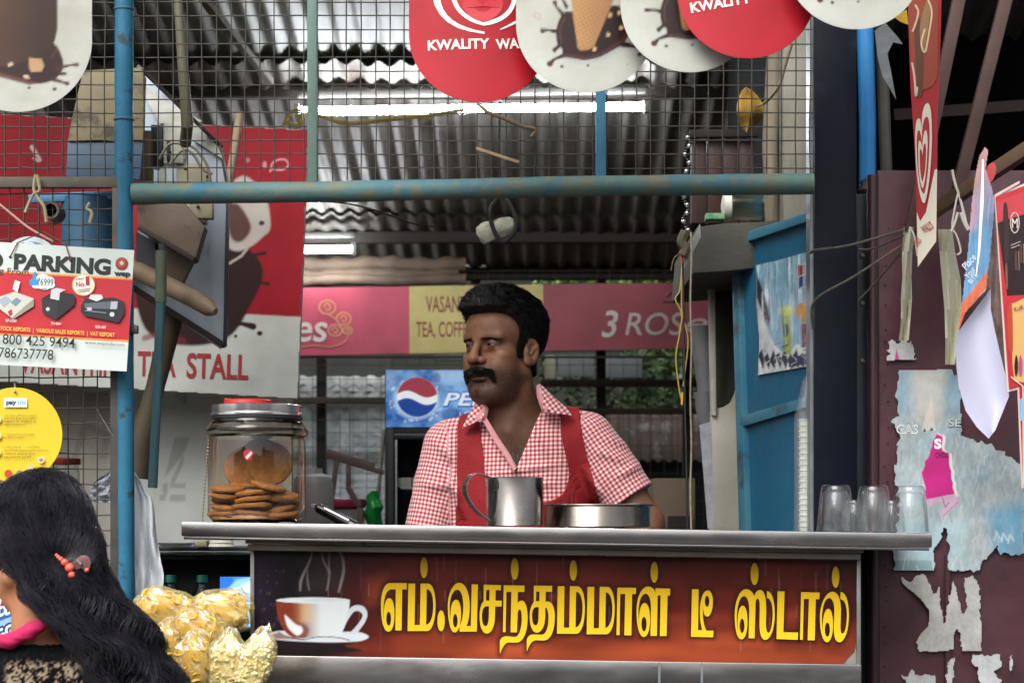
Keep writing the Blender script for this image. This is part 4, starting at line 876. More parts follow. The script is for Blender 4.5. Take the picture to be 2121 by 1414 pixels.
cv.line(smoothpoly([(300, 700), (340, 690), (380, 706)], 5, False), 12, '#7a2030', 6, op=.7)
cv.noise(.10, 60, 60, 4)
mk_ = np.ones(cv.X.shape, bool); mk_ &= cv.sd(rq) < 1.0
cv.build('picture', front(YR), mat('glossy_flex', None, attr=True, rough=.5, c2='#b5b5b5', scale=3, spec=.2), bd, mask=mk_)
pr = Print(lambda d: front(YR - d), step=.0004); pr.text('VASANTHI', 40, 770, 48, '#8c1a22', w=180, slope=.045, bold=.02)
pr.text('TEA', 284, 777, 50, '#8c1a22', w=80, slope=.03, bold=.022); pr.text('STALL', 386, 781, 50, '#8c1a22', w=128, slope=.03, bold=.022)
pr.build('lettering', mat('red_vinyl', None, attr=True, rough=.5), bd)
# pale reversed poster wall below it
o = thing('pale_partition', 'pale partition sheet below the red board with faint reversed print', 'partition', P(300, 1100, 5.1))
cv = Canvas(-200, 770, 604, 1300, 3.2, '#b9bdb8')
cv.poly([(-200, 770), (250, 770), (250, 1300), (-200, 1300)], '#a39f94', 60); cv.poly([(430, 800), (604, 800), (604, 960), (430, 960)], '#b79c96', 40, op=.6)
for q in ([(362, 815), (388, 815), (388, 838), (378, 838), (378, 830), (372, 830), (372, 824), (378, 824), (378, 820), (362, 822)], [(362, 905), (395, 905), (352, 1000), (362, 1000), (380, 960), (380, 940), (340, 990)], [(336, 1000), (348, 1000), (348, 1012), (342, 1036), (330, 1036), (330, 1024), (338, 1024)], [(352, 1000), (384, 1000), (384, 1010), (352, 1010)], [(352, 1024), (384, 1024), (384, 1038), (352, 1038)], [(170, 870), (178, 872), (226, 896), (224, 910), (180, 888), (160, 950), (150, 946)], [(212, 905), (228, 905), (222, 950), (206, 950)], [(168, 812), (210, 818), (222, 812), (224, 818), (206, 832), (166, 826)]): cv.poly(q, '#6c6c69', 3, op=.45)
cv.noise(.08, 40, 60, 3); cv.build('sheet', front(5.1), mat('sheet_print', None, attr=True, rough=.6, c2='#cfcfca', scale=3), o)
MB().box(P(-200, 0, 5.11).x, P(604, 0, 5.11).x, 5.11, 5.14, .4, P(0, 772, 5.11).z).build('backing', mat('ply_back', '#8a8478', rough=.8), o)
o = thing('red_lid_jar', 'jar with a dark red lid behind the mesh gate, above the woman', 'jar', P(138, 975, 4.3))
MB().lathe([(.001, 0), (.03, 0), (.031, .002), (.031, .013), (.028, .0145), (.001, .0145)], P(138, 962, 4.3), 24).build('lid', mat('dark_red_lid', '#7a1a18', '#651412', scale=20, rough=.45), o, smooth=True)
MB().lathe([(.001, -.09), (.028, -.088), (.029, -.02), (.026, -.002), (.001, -.001)], P(138, 962, 4.3), 24).build('body', film('jar_wall', '#e8ecea', .9, .08, .0, 20), o, smooth=True)

# meter cabinet: leaning steel box seen from below, with switches on its open front
mc = thing('meter_cabinet', 'grimy tilted steel meter cabinet with switches, hung above the left of the stall', 'cabinet', P(330, 700, 4.25))
TAN = mat('tan_sheet', '#857a5a', '#6b6146', scale=6, rough=.6, bump=.002, bscale=25, patch='#473f2d', pscale=7)
GREYST = mat('grey_blue_sheet', '#b3bcc4', '#87929c', scale=5, rough=.5, metal=.0, bump=.0012, bscale=20, stretch=(2, 2, .5), patch='#3c3a36', pscale=5, plo=.58, phi=.75)
Yc = 4.22
MB().prism([P(x, y, Yc) for x, y in ((172, 146), (292, 140), (300, 160), (296, 290), (140, 292), (150, 240))], (0, .02, 0)).build('front_plate', TAN, mc, bevel=.002)
MB().prism([P(x, y, Yc + .006) for x, y in ((140, 294), (296, 294), (290, 372), (136, 372))], (0, .02, 0)).build('lower_plate', mat('dull_blue_plate', '#3f5a72', '#34485a', scale=5, rough=.5, bump=.001, bscale=30), mc, bevel=.002)
side = [(292, 140), (452, 296), (470, 392), (464, 716), (455, 722), (276, 596), (284, 520), (296, 300)]
MB().prism([P(x, y, 4.45) for x, y in side], (0, .012, 0)).build('back_sheet', GREYST, mc, bevel=.002)
MB().bar(P(289, 140, 4.24), P(456, 302, 4.46), .008, .026, up=(0, 1, 0)).build('top_edge', mat('dark_edge', '#4a463e', '#5f5a50', scale=12, rough=.6), mc, bevel=.002)
MB().bar(P(456, 302, 4.455), P(473, 392, 4.455), .006, .026, up=(0, 1, 0)).build('front_edge', mat('black_edge', '#1c2026', rough=.5), mc, bevel=.002)
MB().bar(P(473, 392, 4.455), P(466, 718, 4.455), .006, .026, up=(0, 1, 0)).build('front_edge', mat('black_edge', '#1c2026'), mc, bevel=.002)
MB().bar(P(466, 716, 4.45), P(276, 596, 4.45), .014, .03, up=(0, 1, 0)).build('bottom_edge', mat('rust_black', '#1f1a17', '#2d221c', scale=20, rough=.8, bump=.002, bscale=60), mc, bevel=.003)
MB().prism([P(x, y, 4.44) for x, y in ((290, 168), (322, 196), (420, 252), (330, 256), (308, 216))], (0, .004, 0)).build('bright_patch', mat('bare_zinc', '#b5b5ad', '#8f8f88', scale=14, rough=.4, metal=.4), mc)
MB().prism([P(x, y, 4.44) for x, y in ((392, 246), (448, 296), (462, 330), (400, 290))], (0, .004, 0)).build('bright_patch', mat('bare_zinc', '#b5b5ad'), mc)
IV = CREAMP; IVW = mat('ivory_switch', '#b9bcae', '#9ea192', scale=20, rough=.45)
def cbox(nm, a, b, y0, y1, Y, th, m, bev=.003): MB().box(P(a, 0, Y).x, P(b, 0, Y).x, Y, Y + th, P(0, y1, Y).z, P(0, y0, Y).z).build(nm, m, mc, bevel=bev)
cbox('switch_box', 338, 380, 252, 338, 4.30, .05, IVW); cbox('switch_box', 345, 352, 290, 334, 4.295, .004, mat('black_slot', '#1b1b1a', rough=.5), .0005); cbox('dark_meter', 312, 337, 258, 345, 4.32, .05, mat('meter_black', '#23262a', rough=.35))
cbox('fuse_carrier', 365, 428, 338, 380, 4.31, .05, IV); cbox('fuse_carrier', 366, 424, 412, 460, 4.30, .05, IV); cbox('fuse_carrier', 392, 440, 420, 452, 4.29, .03, mat('dirty_ivory', '#8d866c', '#756d55', scale=20, rough=.6))
cbox('terminal', 330, 342, 346, 384, 4.29, .02, IVW); cbox('conduit_box', 288, 312, 270, 384, 4.28, .04, mat('brown_conduit', '#64543c', '#4f4230', scale=10, rough=.6))
for x, y in ((382, 432), (410, 428), (352, 316), (430, 366), (385, 350)):
    MB().ball(P(x, y, 4.285), .004, 8, 6).build('screw', mat('dull_screw', '#4a463a', rough=.5, metal=.5), mc, smooth=True)
for q in ([(352, 340), (380, 310), (400, 320), (420, 350), (440, 360)], [(330, 330), (350, 300), (376, 300), (384, 330)], [(390, 300), (408, 312), (430, 345), (436, 380)]):
    MB().tube(smoothpoly([P(*p, 4.27) for p in q], 5, False), .0035, 6).build('loose_wire', mat('grey_wire', '#6f6a58', rough=.6), mc, smooth=True)
# brown hanging box with a flared bottom under the cabinet
o = thing('brown_box', 'brown dented box with a flared bottom under the meter cabinet', 'box', P(350, 560, 4.3))
BRB = mat('brown_sheet', '#6b5a49', '#54453a', scale=7, rough=.6, bump=.0025, bscale=25, patch='#332820', pscale=6)
MB().prism([P(x, y, 4.28) for x, y in ((282, 410), (378, 415), (412, 455), (424, 470), (404, 540), (396, 536), (308, 478), (286, 470))], (0, .05, 0)).build('body', BRB, o, bevel=.004)
MB().bar(P(290, 472, 4.27), P(406, 540, 4.27), .012, .05, up=(0, 1, 0)).build('bottom_lip', mat('dark_lip', '#2b221c', rough=.7), o, bevel=.003)
MB().prism([P(x, y, 4.33) for x, y in ((282, 480), (320, 500), (330, 560), (300, 560), (282, 540))], (0, .03, 0)).build('bracket', mat('black_edge', '#1c2026'), o)
MB().prism([P(x, y, 4.34) for x, y in ((300, 470), (400, 540), (372, 596), (330, 560))], (0, .03, 0)).build('funnel', BRB, o, bevel=.003)
# poles
LOG = mat('smooth_log', '#7d6a52', '#655440', scale=6, rough=.6, bump=.0015, bscale=20, stretch=(1, 3, 3))
o = thing('wooden_log', 'round-ended brown log sticking out slantwise below the meter cabinet', 'log', P(360, 600, 4.2))
MB().tube([P(276, 556, 4.35), P(340, 588, 4.28), P(400, 618, 4.22), P(434, 638, 4.19), P(446, 646, 4.18)], [.021, .021, .020, .019, .008], 16).build('log', LOG, o, smooth=True)
o = thing('leaning_pole', 'brown wooden pole leaning behind the green pipe at the left', 'pole', P(330, 900, 4.5))
MB().tube([P(366, 600, 4.5), P(352, 680, 4.5), P(322, 800, 4.5), P(296, 900, 4.5), P(284, 990, 4.5)], [.027, .025, .022, .026, .03], 14).build('pole', mat('dark_pole', '#574a36', '#41372a', scale=7, rough=.7, bump=.002, bscale=20), o, smooth=True)
o = thing('green_pipe', 'green-blue pipe hanging down between the log and the cloth', 'pipe', P(326, 1000, 4.15))
MB().tube([P(334, 520, 4.15), P(333, 626, 4.15)], .0125, 14).build('sleeve', mat('sage_pipe', '#5d6850', '#4d5844', scale=8, rough=.5), o, smooth=True)
MB().tube([P(333, 624, 4.15), P(326, 800, 4.15), P(321, 900, 4.15), P(316, 1010, 4.15)], .0105, 14).build('pipe', mat('teal_pipe', '#3c6268', '#2f5560', scale=8, rough=.4, patch='#5e6a55', pscale=9), o, smooth=True)
MB().tube([P(337, 520, 4.15), P(337, 505, 4.15)], .009, 10).build('stub', DARKBAR, o, smooth=True)
o = thing('wood_stick', 'pale wooden stick standing in front of the red board behind the mesh', 'stick', P(485, 370, 4.7))
MB().tube([P(497, 236, 4.7), P(486, 310, 4.7), P(475, 372, 4.7), P(470, 430, 4.7)], .010, 10).build('stick', mat('pale_bamboo', '#96836a', '#7f6d55', scale=12, rough=.6), o, smooth=True)
o = thing('cable_conduit', 'olive cable conduit coming down behind the mesh to the cabinet', 'conduit', P(378, 290, 4.12))
MB().tube([P(366, -40, 4.12), P(374, 80, 4.12), P(382, 180, 4.12), P(388, 260, 4.14), P(384, 296, 4.2)], [.009, .010, .012, .013, .013], 12).build('pipe', mat('olive_pvc', '#6a6853', '#575642', scale=8, rough=.55), o, smooth=True)
o = thing('cut_pipe', 'short cut pipe end poking through the mesh gate', 'pipe', P(104, 435, 4.0))
MB().lathe([(.013, -.06), (.0185, -.06), (.0185, 0), (.0135, 0), (.0125, -.01), (.0125, -.058)], P(104, 435, 3.99), 18, 'y', True).build('pipe', mat('pvc_pipe_dark', '#3b352d', '#5b5448', scale=12, rough=.6), o, smooth=True)
MB().lathe([(.001, -.05), (.0124, -.05)], P(104, 435, 3.99), 14, 'y').build('bore', BLACKW, o)  # black disc stands in for the darkness inside the pipe
o = thing('blue_drum', 'blue plastic drum behind the mesh gate above the parking sign', 'drum', P(180, 520, 4.35))
MB().tube([P(186, 412, 4.36), P(186, 600, 4.36)], .062, 24).build('drum', mat('drum_blue', '#2d5a78', '#244a64', scale=6, rough=.5), o, smooth=True)
MB().bar(P(60, 412, 4.33), P(240, 405, 4.33), .02, .018, up=(0, 1, 0)).build('rim', mat('drum_rim', '#35688a', rough=.5), o, bevel=.003)
o = thing('knotted_rope', 'pale rope knotted around the mesh gate top bar', 'rope', P(74, 400, 3.97))
for q in ([(74, 362), (70, 392), (80, 412), (92, 430), (96, 460)], [(76, 362), (82, 394), (68, 404), (52, 440)], [(186, 420), (180, 432), (190, 440), (186, 462)]):
    MB().tube(smoothpoly([P(*p, 3.972 - .002 * i) for i, p in enumerate(q)], 5, False), .0035, 6).build('strand', ROPE, o, smooth=True)
MB().tube(smoothpoly([P(-20, 408, 3.975), P(20, 440, 3.975), P(60, 472, 3.97), P(110, 500, 3.965)], 5, False), .0025, 6).build('strand', mat('pinkish_cord', '#b08a80', rough=.8), o, smooth=True)
# white cloth over the post
cl = thing('white_cloth', 'white cloth slung over the blue post behind the woman', 'cloth', P(305, 1240, 4.06))
def cloth(u, v):
    y = 955 + 290 * v; xl = 262 - 4 * v; xr = 270 + 70 * (1 - math.exp(-v * 3.4)) + (5 * math.sin(v * 9) if v > .2 else 0) - 8 * max(0, v - .8) * 5
    f = .016 * math.sin(u * 11 + 1.5 * math.sin(v * 4)) * (.3 + v) + .006 * math.sin(u * 23 + v * 7)
    return P(xl + (xr - xl) * u, y + 12 * u * u * (1 - v), 4.05 + f + .02 * u)
MB().grid(cloth, 40, 40).build('cloth', mat('white_cotton', '#e2e5e9', '#d3d8de', scale=8, rough=.9, bump=.0012, bscale=90), cl, smooth=True, solid=.002, ang=80)
o = thing('plastic_wrap', 'crumpled clear white plastic behind the mesh gate next to the cloth', 'plastic', P(220, 1030, 4.1))
MB().grid(lambda u, v: P(196 + 50 * u - 10 * math.sin(v * 3), 965 + 75 * v + 30 * (1 - u) * (1 - v), 4.08 + .02 * noise.noise(Vector((u * 5, v * 6, 2)))), 16, 16).build('film', mat('white_film', '#bfc7cd', '#aab3ba', scale=20, rough=.4, bump=.004, bscale=40), o, smooth=True)

# ================================================================ signs hung at the left
YS = 3.93
# parking sign
pk = thing('parking_sign', 'white and red hung no parking sign advertising billing printers', 'sign', P(120, 770, YS))
sq = [(-190, 490), (278, 518), (262, 768), (-206, 744)]
MB().prism([P(x, y, YS + .0015) for x, y in sq], (0, .003, 0)).build('board', mat('sign_board_edge', '#c9cbc6', rough=.5), pk)
pr = Print(lambda d: front(YS - d), step=.00016); SLP = math.atan2(28, 468)
def sy(x, t): return (490 + 28 * (x + 190) / 468) * (1 - t) + (744 + 24 * (x + 206) / 468) * t
def band(t0, t1, c): pr.poly([(-190 - 16 * t0, sy(-190, t0)), (278 - 16 * t0, sy(278, t0)), (278 - 16 * t1, sy(278, t1)), (-190 - 16 * t1, sy(-190, t1))], c)
band(0, 1, '#c9d2cc'); band(.232, .247, '#e3962e'); band(.247, .742, '#b91a28'); band(.742, .757, '#e3962e')
pr.text('NO', -92, 551, 34, '#101a18', w=98, bold=.05, slope=SLP); pr.text('PARKING', 28, 556, 30, '#101a18', w=201, bold=.05, slope=SLP)
for x, y in ((21, 532), (146, 539)): pr.poly(ell(x, y, 3, 3, 14), '#22120f')
pr.text('Starting From', -58, 562, 12, '#2f3836', w=117, slope=SLP)
pr.poly(ell(252, 546, 13, 13), '#7d2018'); pr.poly(ell(251, 544, 10, 10), '#a8442f'); pr.poly([(252, 539), (257, 545), (252, 550), (247, 545)], '#d9b9a4')
pr.text('wep', 236, 570, 10, '#14261c', w=34, bold=.06, slope=SLP)
cloud = [p for c in ((88, 578, 14), (100, 582, 13), (92, 588, 16), (76, 588, 12), (105, 590, 9)) for p in [c]]
for x, y, r in cloud: pr.poly(ell(x, y, r, r * .8, 16), '#dfe6e8')
pr.text('₹6999', 76, 590, 14, '#1c2426', w=34, slope=SLP); pr.text('only', 84, 600, 5, '#2c3436', w=13)
pr.poly([(61, 580), (68, 577), (68, 566), (73, 562), (76, 566), (74, 578), (80, 581), (79, 590), (62, 591)], '#2f8fc9')
pr.poly(ell(173, 590, 24, 23), '#e2a050'); pr.poly(ell(173, 590, 22, 21), '#e6e2d6'); pr.text('No.', 158, 594, 10, '#b01c24', w=19, bold=.03, slope=-.08); pr.text('1', 178, 590, 17, '#b01c24', w=8, bold=.05, slope=-.05); pr.text("India's", 158, 580, 5, '#803030', w=16, slope=-.08)
pr.line([(160, 601), (188, 597)], 2, '#9a9080'); pr.line([(162, 605), (186, 601)], 2, '#9a9080')
# three printers
pr.poly([(-24, 622), (30, 604), (70, 618), (24, 658)], '#c3c2b4'); pr.poly([(24, 658), (70, 618), (70, 634), (26, 662)], '#8f8d80'); pr.poly([(26, 598), (31, 580), (42, 584), (36, 606)], '#dcdcd8')
pr.poly([(-4, 622), (12, 612), (24, 622), (8, 636)], '#9aa6b2'); pr.poly([(22, 626), (34, 616), (44, 622), (32, 634)], '#6f86a0'); pr.poly([(16, 645), (24, 640), (26, 650), (20, 655)], '#a43030')
pr.poly([(86, 618), (110, 604), (150, 608), (156, 614), (154, 632), (116, 662), (88, 648)], '#14161a'); pr.poly([(86, 618), (120, 626), (116, 662), (88, 648)], '#22252a'); pr.poly([(106, 600), (116, 596), (136, 600), (124, 606), (122, 622), (104, 618)], '#c9c6c8'); pr.poly(ell(99, 640, 4, 4, 14), '#c9cccf')
pr.poly([(168, 632), (176, 618), (236, 616), (256, 624), (258, 648), (246, 668), (176, 654), (167, 646)], '#1b1f26'); pr.poly([(174, 628), (232, 624), (234, 640), (176, 638)], '#59616b'); pr.poly([(184, 618), (188, 610), (210, 610), (214, 618), (200, 624)], '#d9d9d8'); pr.poly([(230, 624), (244, 624), (242, 640), (228, 640)], '#aeb4ba'); pr.poly(ell(232, 651, 5, 5, 14), '#c9ccd0'); pr.poly([(180, 636), (190, 637), (190, 643), (180, 642)], '#b9bec4'); pr.line([(176, 643), (220, 648)], 1.5, '#8f98a2')
for t, x, y in (('BP-2100', 12, 666), ('TH 400+', 105, 672), ('GSX-450', 197, 679)): pr.text(t, x, y, 5.5, '#e6cfc9', w=22, slope=SLP, bold=.02)
pr.text('STOCK REPORTS  |  VARIOUS SALES REPORTS  |  VAT REPORT', -4, 683, 8, '#eab84a', w=242, slope=SLP, bold=.02)
pr.text('1800 425 9494', -4, 711, 21, '#14231f', w=159, slope=SLP, bold=.004); pr.text('9786737778', -16, 739, 21, '#14231f', w=126, slope=SLP * .8, bold=.004); pr.text('www.wepindia.com', 176, 712, 7, '#3a4442', w=82, slope=SLP)
pr.build('print', M_INK, pk)
MB().tube([P(21, 532, YS - .006), P(36, 503, YS - .003), P(90, 480, 3.96)], .0013, 5).build('string', mat('red_string', '#6d2a24', rough=.8), pk)
MB().tube([P(146, 539, YS - .006), P(136, 505, YS - .003), P(90, 480, 3.96)], .0013, 5).build('string', mat('red_string', '#6d2a24'), pk)
o = thing('round_blue_sign', 'round blue and white sign peeking out behind the parking sign', 'sign', P(62, 520, 3.96))
MB().lathe([(.001, 0), (.062, 0), (.062, -.002), (.001, -.002)], P(62, 552, 3.962), 40, 'y').build('disc', mat('white_disc', '#c4cacb', rough=.5), o)
pr = Print(lambda d: front(3.958 - d)); pr.poly(ell(62, 556, 56, 56, 36), '#4f93b4'); pr.text('P', 50, 530, 30, '#c9d3d6', w=22); pr.build('print', M_INK, o)
# yellow payment disc
yd = thing('payment_disc', 'round yellow wallet payment sign hung on the mesh above the woman', 'sign', P(32, 1000, 3.95))
yc, yr_ = (31, 900), 98
MB().lathe([(.001, 0), (yr_ * 3.95 / F, 0), (yr_ * 3.95 / F, -.0025), (.001, -.0025)], P(*yc, 3.952), 64, 'y').build('disc', mat('yellow_board', '#d9bd1c', '#cfb018', scale=5, rough=.45), yd)
pr = Print(lambda d: front(3.949 - d)); pr.poly([(8, 824), (56, 824), (56, 843), (8, 843)], '#d3dde0'); pr.text('pay', 13, 837, 9, '#152a52', w=21, bold=.05); pr.text('tm', 35, 837, 9, '#6fb4d6', w=18, bold=.03); pr.poly(ell(31, 813, 1.6, 1.6, 10), '#3a2a10')
tl = ['பேடிஎம் மூலம் பணம்', 'செலுத்த இந்த எண்ணை', '98012 98012', 'அழைக்கவும்', 'உங்கள் மொபைல் எண்', 'குறியீடு எண்', 'பேடிஎம் ஆப்பில்', 'www.paytm.com', 'பணம் செலுத்த', 'நன்றி']
for (y, w), t in zip(((862, 76), (868, 72), (874, 74), (880, 48), (901, 70), (907, 46), (927, 82), (934, 102), (941, 72), (948, 62)), tl): pr.text(t, 8, y, 4.0, '#6d5c1a', w=w * .9)
for x, y in ((-5, 868), (-5, 902), (-6, 937)): pr.poly(ell(x, y, 8, 8, 16), '#d6c98c')
pr.poly(ell(17, 980, 8, 8, 18), '#b8412a'); pr.poly(ell(41, 981, 8, 8, 18), '#7d6d66'); pr.poly(ell(85, 952, 7, 7, 18), '#cfc2a4'); pr.poly(ell(85, 952, 4, 4, 14), '#8f7f66'); pr.poly(ell(63, 968, 7, 7, 18), '#bfb18a')
pr.build('print', M_INK, yd)
MB().tube([P(31, 812, 3.945), P(31, 800, 3.965), P(30, 790, 3.99)], .002, 5).build('hook', ROPE, yd)

# ================================================================ danglers along the awning edge
YD = 3.62
def dangler(nm, lab, c, r, side, Y, art, colr, ang=0, bend=.012):
    o = thing(nm, lab, 'dangler', P(c[0], c[1] + r, Y), group='ice cream danglers along the awning')
    def surf(d=0):
        def mp(X, Yp):
            X = np.asarray(X, float); k = (X - c[0]) / r; Yv = Y - d + bend * k * k * 1.0 + .004 * k
            return np.stack([(X - CX) * Y / F, Yv, CZ + (HY - np.asarray(Yp, float)) * Y / F], -1)
        return mp
    cv = Canvas(c[0] - r - 2, c[1] - r * 1.5, c[0] + r + 2, c[1] + r + 2, 2.2, colr); art(cv)
    msk = (np.hypot(cv.X - c[0], cv.Y - c[1]) < r) | ((np.abs(cv.X - c[0]) < r * .985) & (cv.Y < c[1]))
    # clean round rim: rows of a fan instead of grid steps
    nu, nv = 96, 44; vs = []; cs = []
    for j in range(nv + 1):
        t = j / nv; yy = c[1] - r * 1.5 + (2.5 * r) * t
        hw = r if yy <= c[1] else math.sqrt(max(r * r - (yy - c[1])**2, 0))
        for i in range(nu + 1): vs.append((c[0] + hw * (2 * i / nu - 1), yy))
    vs = np.array(vs)
    return o, cv, surf, msk
def DM():
    if 'dangler_board' in MATS: return
    m = mat('dangler_board', None, attr=True, rough=.36, spec=.35, c2='#cfcabd', scale=7, rvar=.08); nt = m.node_tree; t = nt.nodes.new('ShaderNodeBsdfTranslucent'); mx = nt.nodes.new('ShaderNodeMixShader'); mx.inputs[0].default_value = .16
    nt.links.new([q for q in nt.nodes if q.type == 'VERTEX_COLOR'][0].outputs[0], t.inputs[0]); nt.links.new(nt.nodes['Principled BSDF'].outputs[0], mx.inputs[1]); nt.links.new(t.outputs[0], mx.inputs[2]); nt.links.new(mx.outputs[0], nt.nodes['Material Output'].inputs['Surface'])
def finish(o, cv, surf, msk, c, r, edge):
    # sheet as polar-ish grid whose rim is exact, coloured from the canvas
    nu, nv = 110, 110; pts = []
    for j in range(nv + 1):
        t = j / nv; yy = c[1] - r * 1.5 + 2.5 * r * (1 - (1 - t)**1.25) if False else c[1] - r * 1.5 + 2.5 * r * math.sin(t * math.pi / 2)**.9
        hw = r if yy <= c[1] else math.sqrt(max(r * r - (yy - c[1])**2, 0))
        for i in range(nu + 1): pts.append((c[0] + hw * (2 * i / nu - 1), yy))
    pts = np.array(pts); fx = (pts[:, 0] - cv.xs[0]) / (cv.xs[1] - cv.xs[0]); fy = (pts[:, 1] - cv.ys[0]) / (cv.ys[1] - cv.ys[0])
    i0 = np.clip(fx.astype(int), 0, cv.nx - 2); j0 = np.clip(fy.astype(int), 0, cv.ny - 2); ax = np.clip(fx - i0, 0, 1)[:, None]; ay = np.clip(fy - j0, 0, 1)[:, None]
    col = (cv.C[j0, i0] * (1 - ax) + cv.C[j0, i0 + 1] * ax) * (1 - ay) + (cv.C[j0 + 1, i0] * (1 - ax) + cv.C[j0 + 1, i0 + 1] * ax) * ay
    v = surf(0)(pts[:, 0], pts[:, 1]); n = len(v); idx = np.arange(n).reshape(nv + 1, nu + 1)
    f = np.stack([idx[1:, :-1], idx[1:, 1:], idx[:-1, 1:], idx[:-1, :-1]], -1).reshape(-1, 4)
    b = v + np.array([0, .0014, 0]); DM(); fb_ = f[:, ::-1] + n
    rim = np.concatenate([idx[:, 0], idx[-1, 1:], idx[::-1, -1][1:], idx[0, ::-1][1:]]); rf_ = np.stack([rim[:-1], rim[1:], rim[1:] + n, rim[:-1] + n], -1)
    return mk('board', np.vstack([v, b]), np.vstack([f, fb_, rf_]), mat('dangler_board', None, attr=True, rough=.36, spec=.35), o, colors=np.vstack([col, col]), smooth=True)
def splash(cv, ox, oy, s, cone=True):
    T = lambda pts: [(ox + x * s, oy + y * s) for x, y in pts]
    c1 = '#2a130f'
    body = smoothpoly(T([(-62, -30), (-48, -62), (-30, -66), (0, -60), (40, -74), (70, -80), (92, -60), (96, -28), (84, 0), (60, 16), (30, 32), (2, 38), (-20, 36), (-46, 30), (-50, 14), (-60, 4)]), 6)
    cv.poly([(x + 4 * s, y + 8 * s) for x, y in body], '#aab2b8', 10 * s, op=.6)
    cv.poly(body, c1, 2)
    for pts, w in (([(-56, -22), (-78, -26), (-92, -26)], [10, 5, 9]), ([(-48, -60), (-62, -76), (-66, -86)], [9, 4, 8]), ([(-40, -76), (-50, -96), (-54, -108)], [8, 4, 7]), ([(-44, 28), (-66, 36), (-76, 46)], [10, 5, 11]), ([(-54, 6), (-66, 16)], [7, 8]), ([(80, 2), (106, 6), (126, 8)], [13, 7, 14])):
        cv.line(T(pts), [q * s for q in w], c1, 2); e = T(pts)[-1]; cv.poly(ell(e[0], e[1], w[-1] * .62 * s, w[-1] * .55 * s), '#4a2822', 1.5)
    cv.line(smoothpoly(T([(-44, 30), (-20, 30), (4, 33), (30, 26), (60, 8), (84, -10), (90, -40)]), 5, False), 6 * s, '#5a3029', 4 * s, op=.8)
    cv.line(smoothpoly(T([(-52, 0), (-54, -30), (-44, -52)]), 5, False), 4 * s, '#5c352f', 3 * s, op=.8)
    for x, y in ((74, -66), (78, -34), (50, -18), (20, 14), (54, -60)): cv.poly(T([(x - 5, y + 4), (x - 2, y - 4), (x + 5, y - 3), (x + 4, y + 3), (x, y + 6)]), '#d9b98c', 1.6)
    for x, y, q in ((-50, 52, 4), (6, 50, 3), (118, 24, 5), (136, 28, 2.6), (92, 46, 1.2), (-66, 20, 2.5)): cv.poly(ell(*T([(x, y)])[0], q * s, q * .8 * s), '#2d1917', 1.6)
    if cone:
        tri = T([(-34, -142), (66, -112), (18, -8 + 22), (-10, 16), (-18, 10)])
        cv.poly(T([(-38, -140), (70, -112), (20, 8), (8, 16), (-10, 18), (-16, 12)]), lambda X, Y: (lc('#b98a5e') * np.clip((X - ox) / 60 / s + .6, 0, 1)[..., None] + lc('#cf9f63') * (1 - np.clip((X - ox) / 60 / s + .6, 0, 1))[..., None]) * (.86 + .2 * (np.sin((X + Y * .35) * .55 / s) * np.sin((Y - X * .3) * .5 / s)))[..., None], 2)
        cv.poly(smoothpoly(T([(-44, -160), (60, -160), (74, -118), (50, -98), (16, -96), (-14, -106), (-36, -128)]), 5), '#cfd2c6', 2)
        cv.line(smoothpoly(T([(-36, -128), (-14, -108), (14, -98), (46, -98), (64, -110)]), 5, False), 3 * s, '#5a4a36', 1.5)
        cv.poly(smoothpoly(T([(0, -128), (20, -124), (30, -140), (40, -112), (20, -116)]), 4), '#3c3a36', 2)
    cv.line(T([(-112, -60), (-104, -66), (-96, -60), (-98, -52), (-108, -54), (-112, -60)]), 1.4, '#c07a78', 1.2)
def a_red(cv): cv.C[:] = lc('#b9202e')
def red_logo(pr, ox, oy, k=1.0, rot=0):
    cs_, sn_ = math.cos(rot), math.sin(rot)
    def t(d): return [[(ox + ((x - 640) * cs_ - (y - 212) * sn_) / 3.928 * k, oy + ((x - 640) * sn_ + (y - 212) * cs_) / 3.928 * k) for x, y in q] for q in path(d)]
    w = '#dcdcd2'
    pr.poly(t('M 195 -300 C 180 80 290 245 640 278 L 645 262 C 420 225 290 140 275 -40 C 270 -120 275 -200 280 -300 Z'), w)
    pr.poly(t('M 370 -40 C 375 70 470 180 640 212 C 790 190 890 110 905 -20 L 905 -300 L 370 -300 Z'), w)
    pr.poly(t('M 627 52 C 590 0 480 -60 463 40 C 470 120 560 160 632 182 C 700 165 790 120 795 30 C 790 -50 660 -10 627 52 Z'), '#b9202e')
    pr.poly(t('M 765 240 C 830 200 900 170 960 110 L 970 130 C 910 185 840 220 770 243 Z'), w)
def white(cv): cv.C[:] = lc('#c3c5bd')
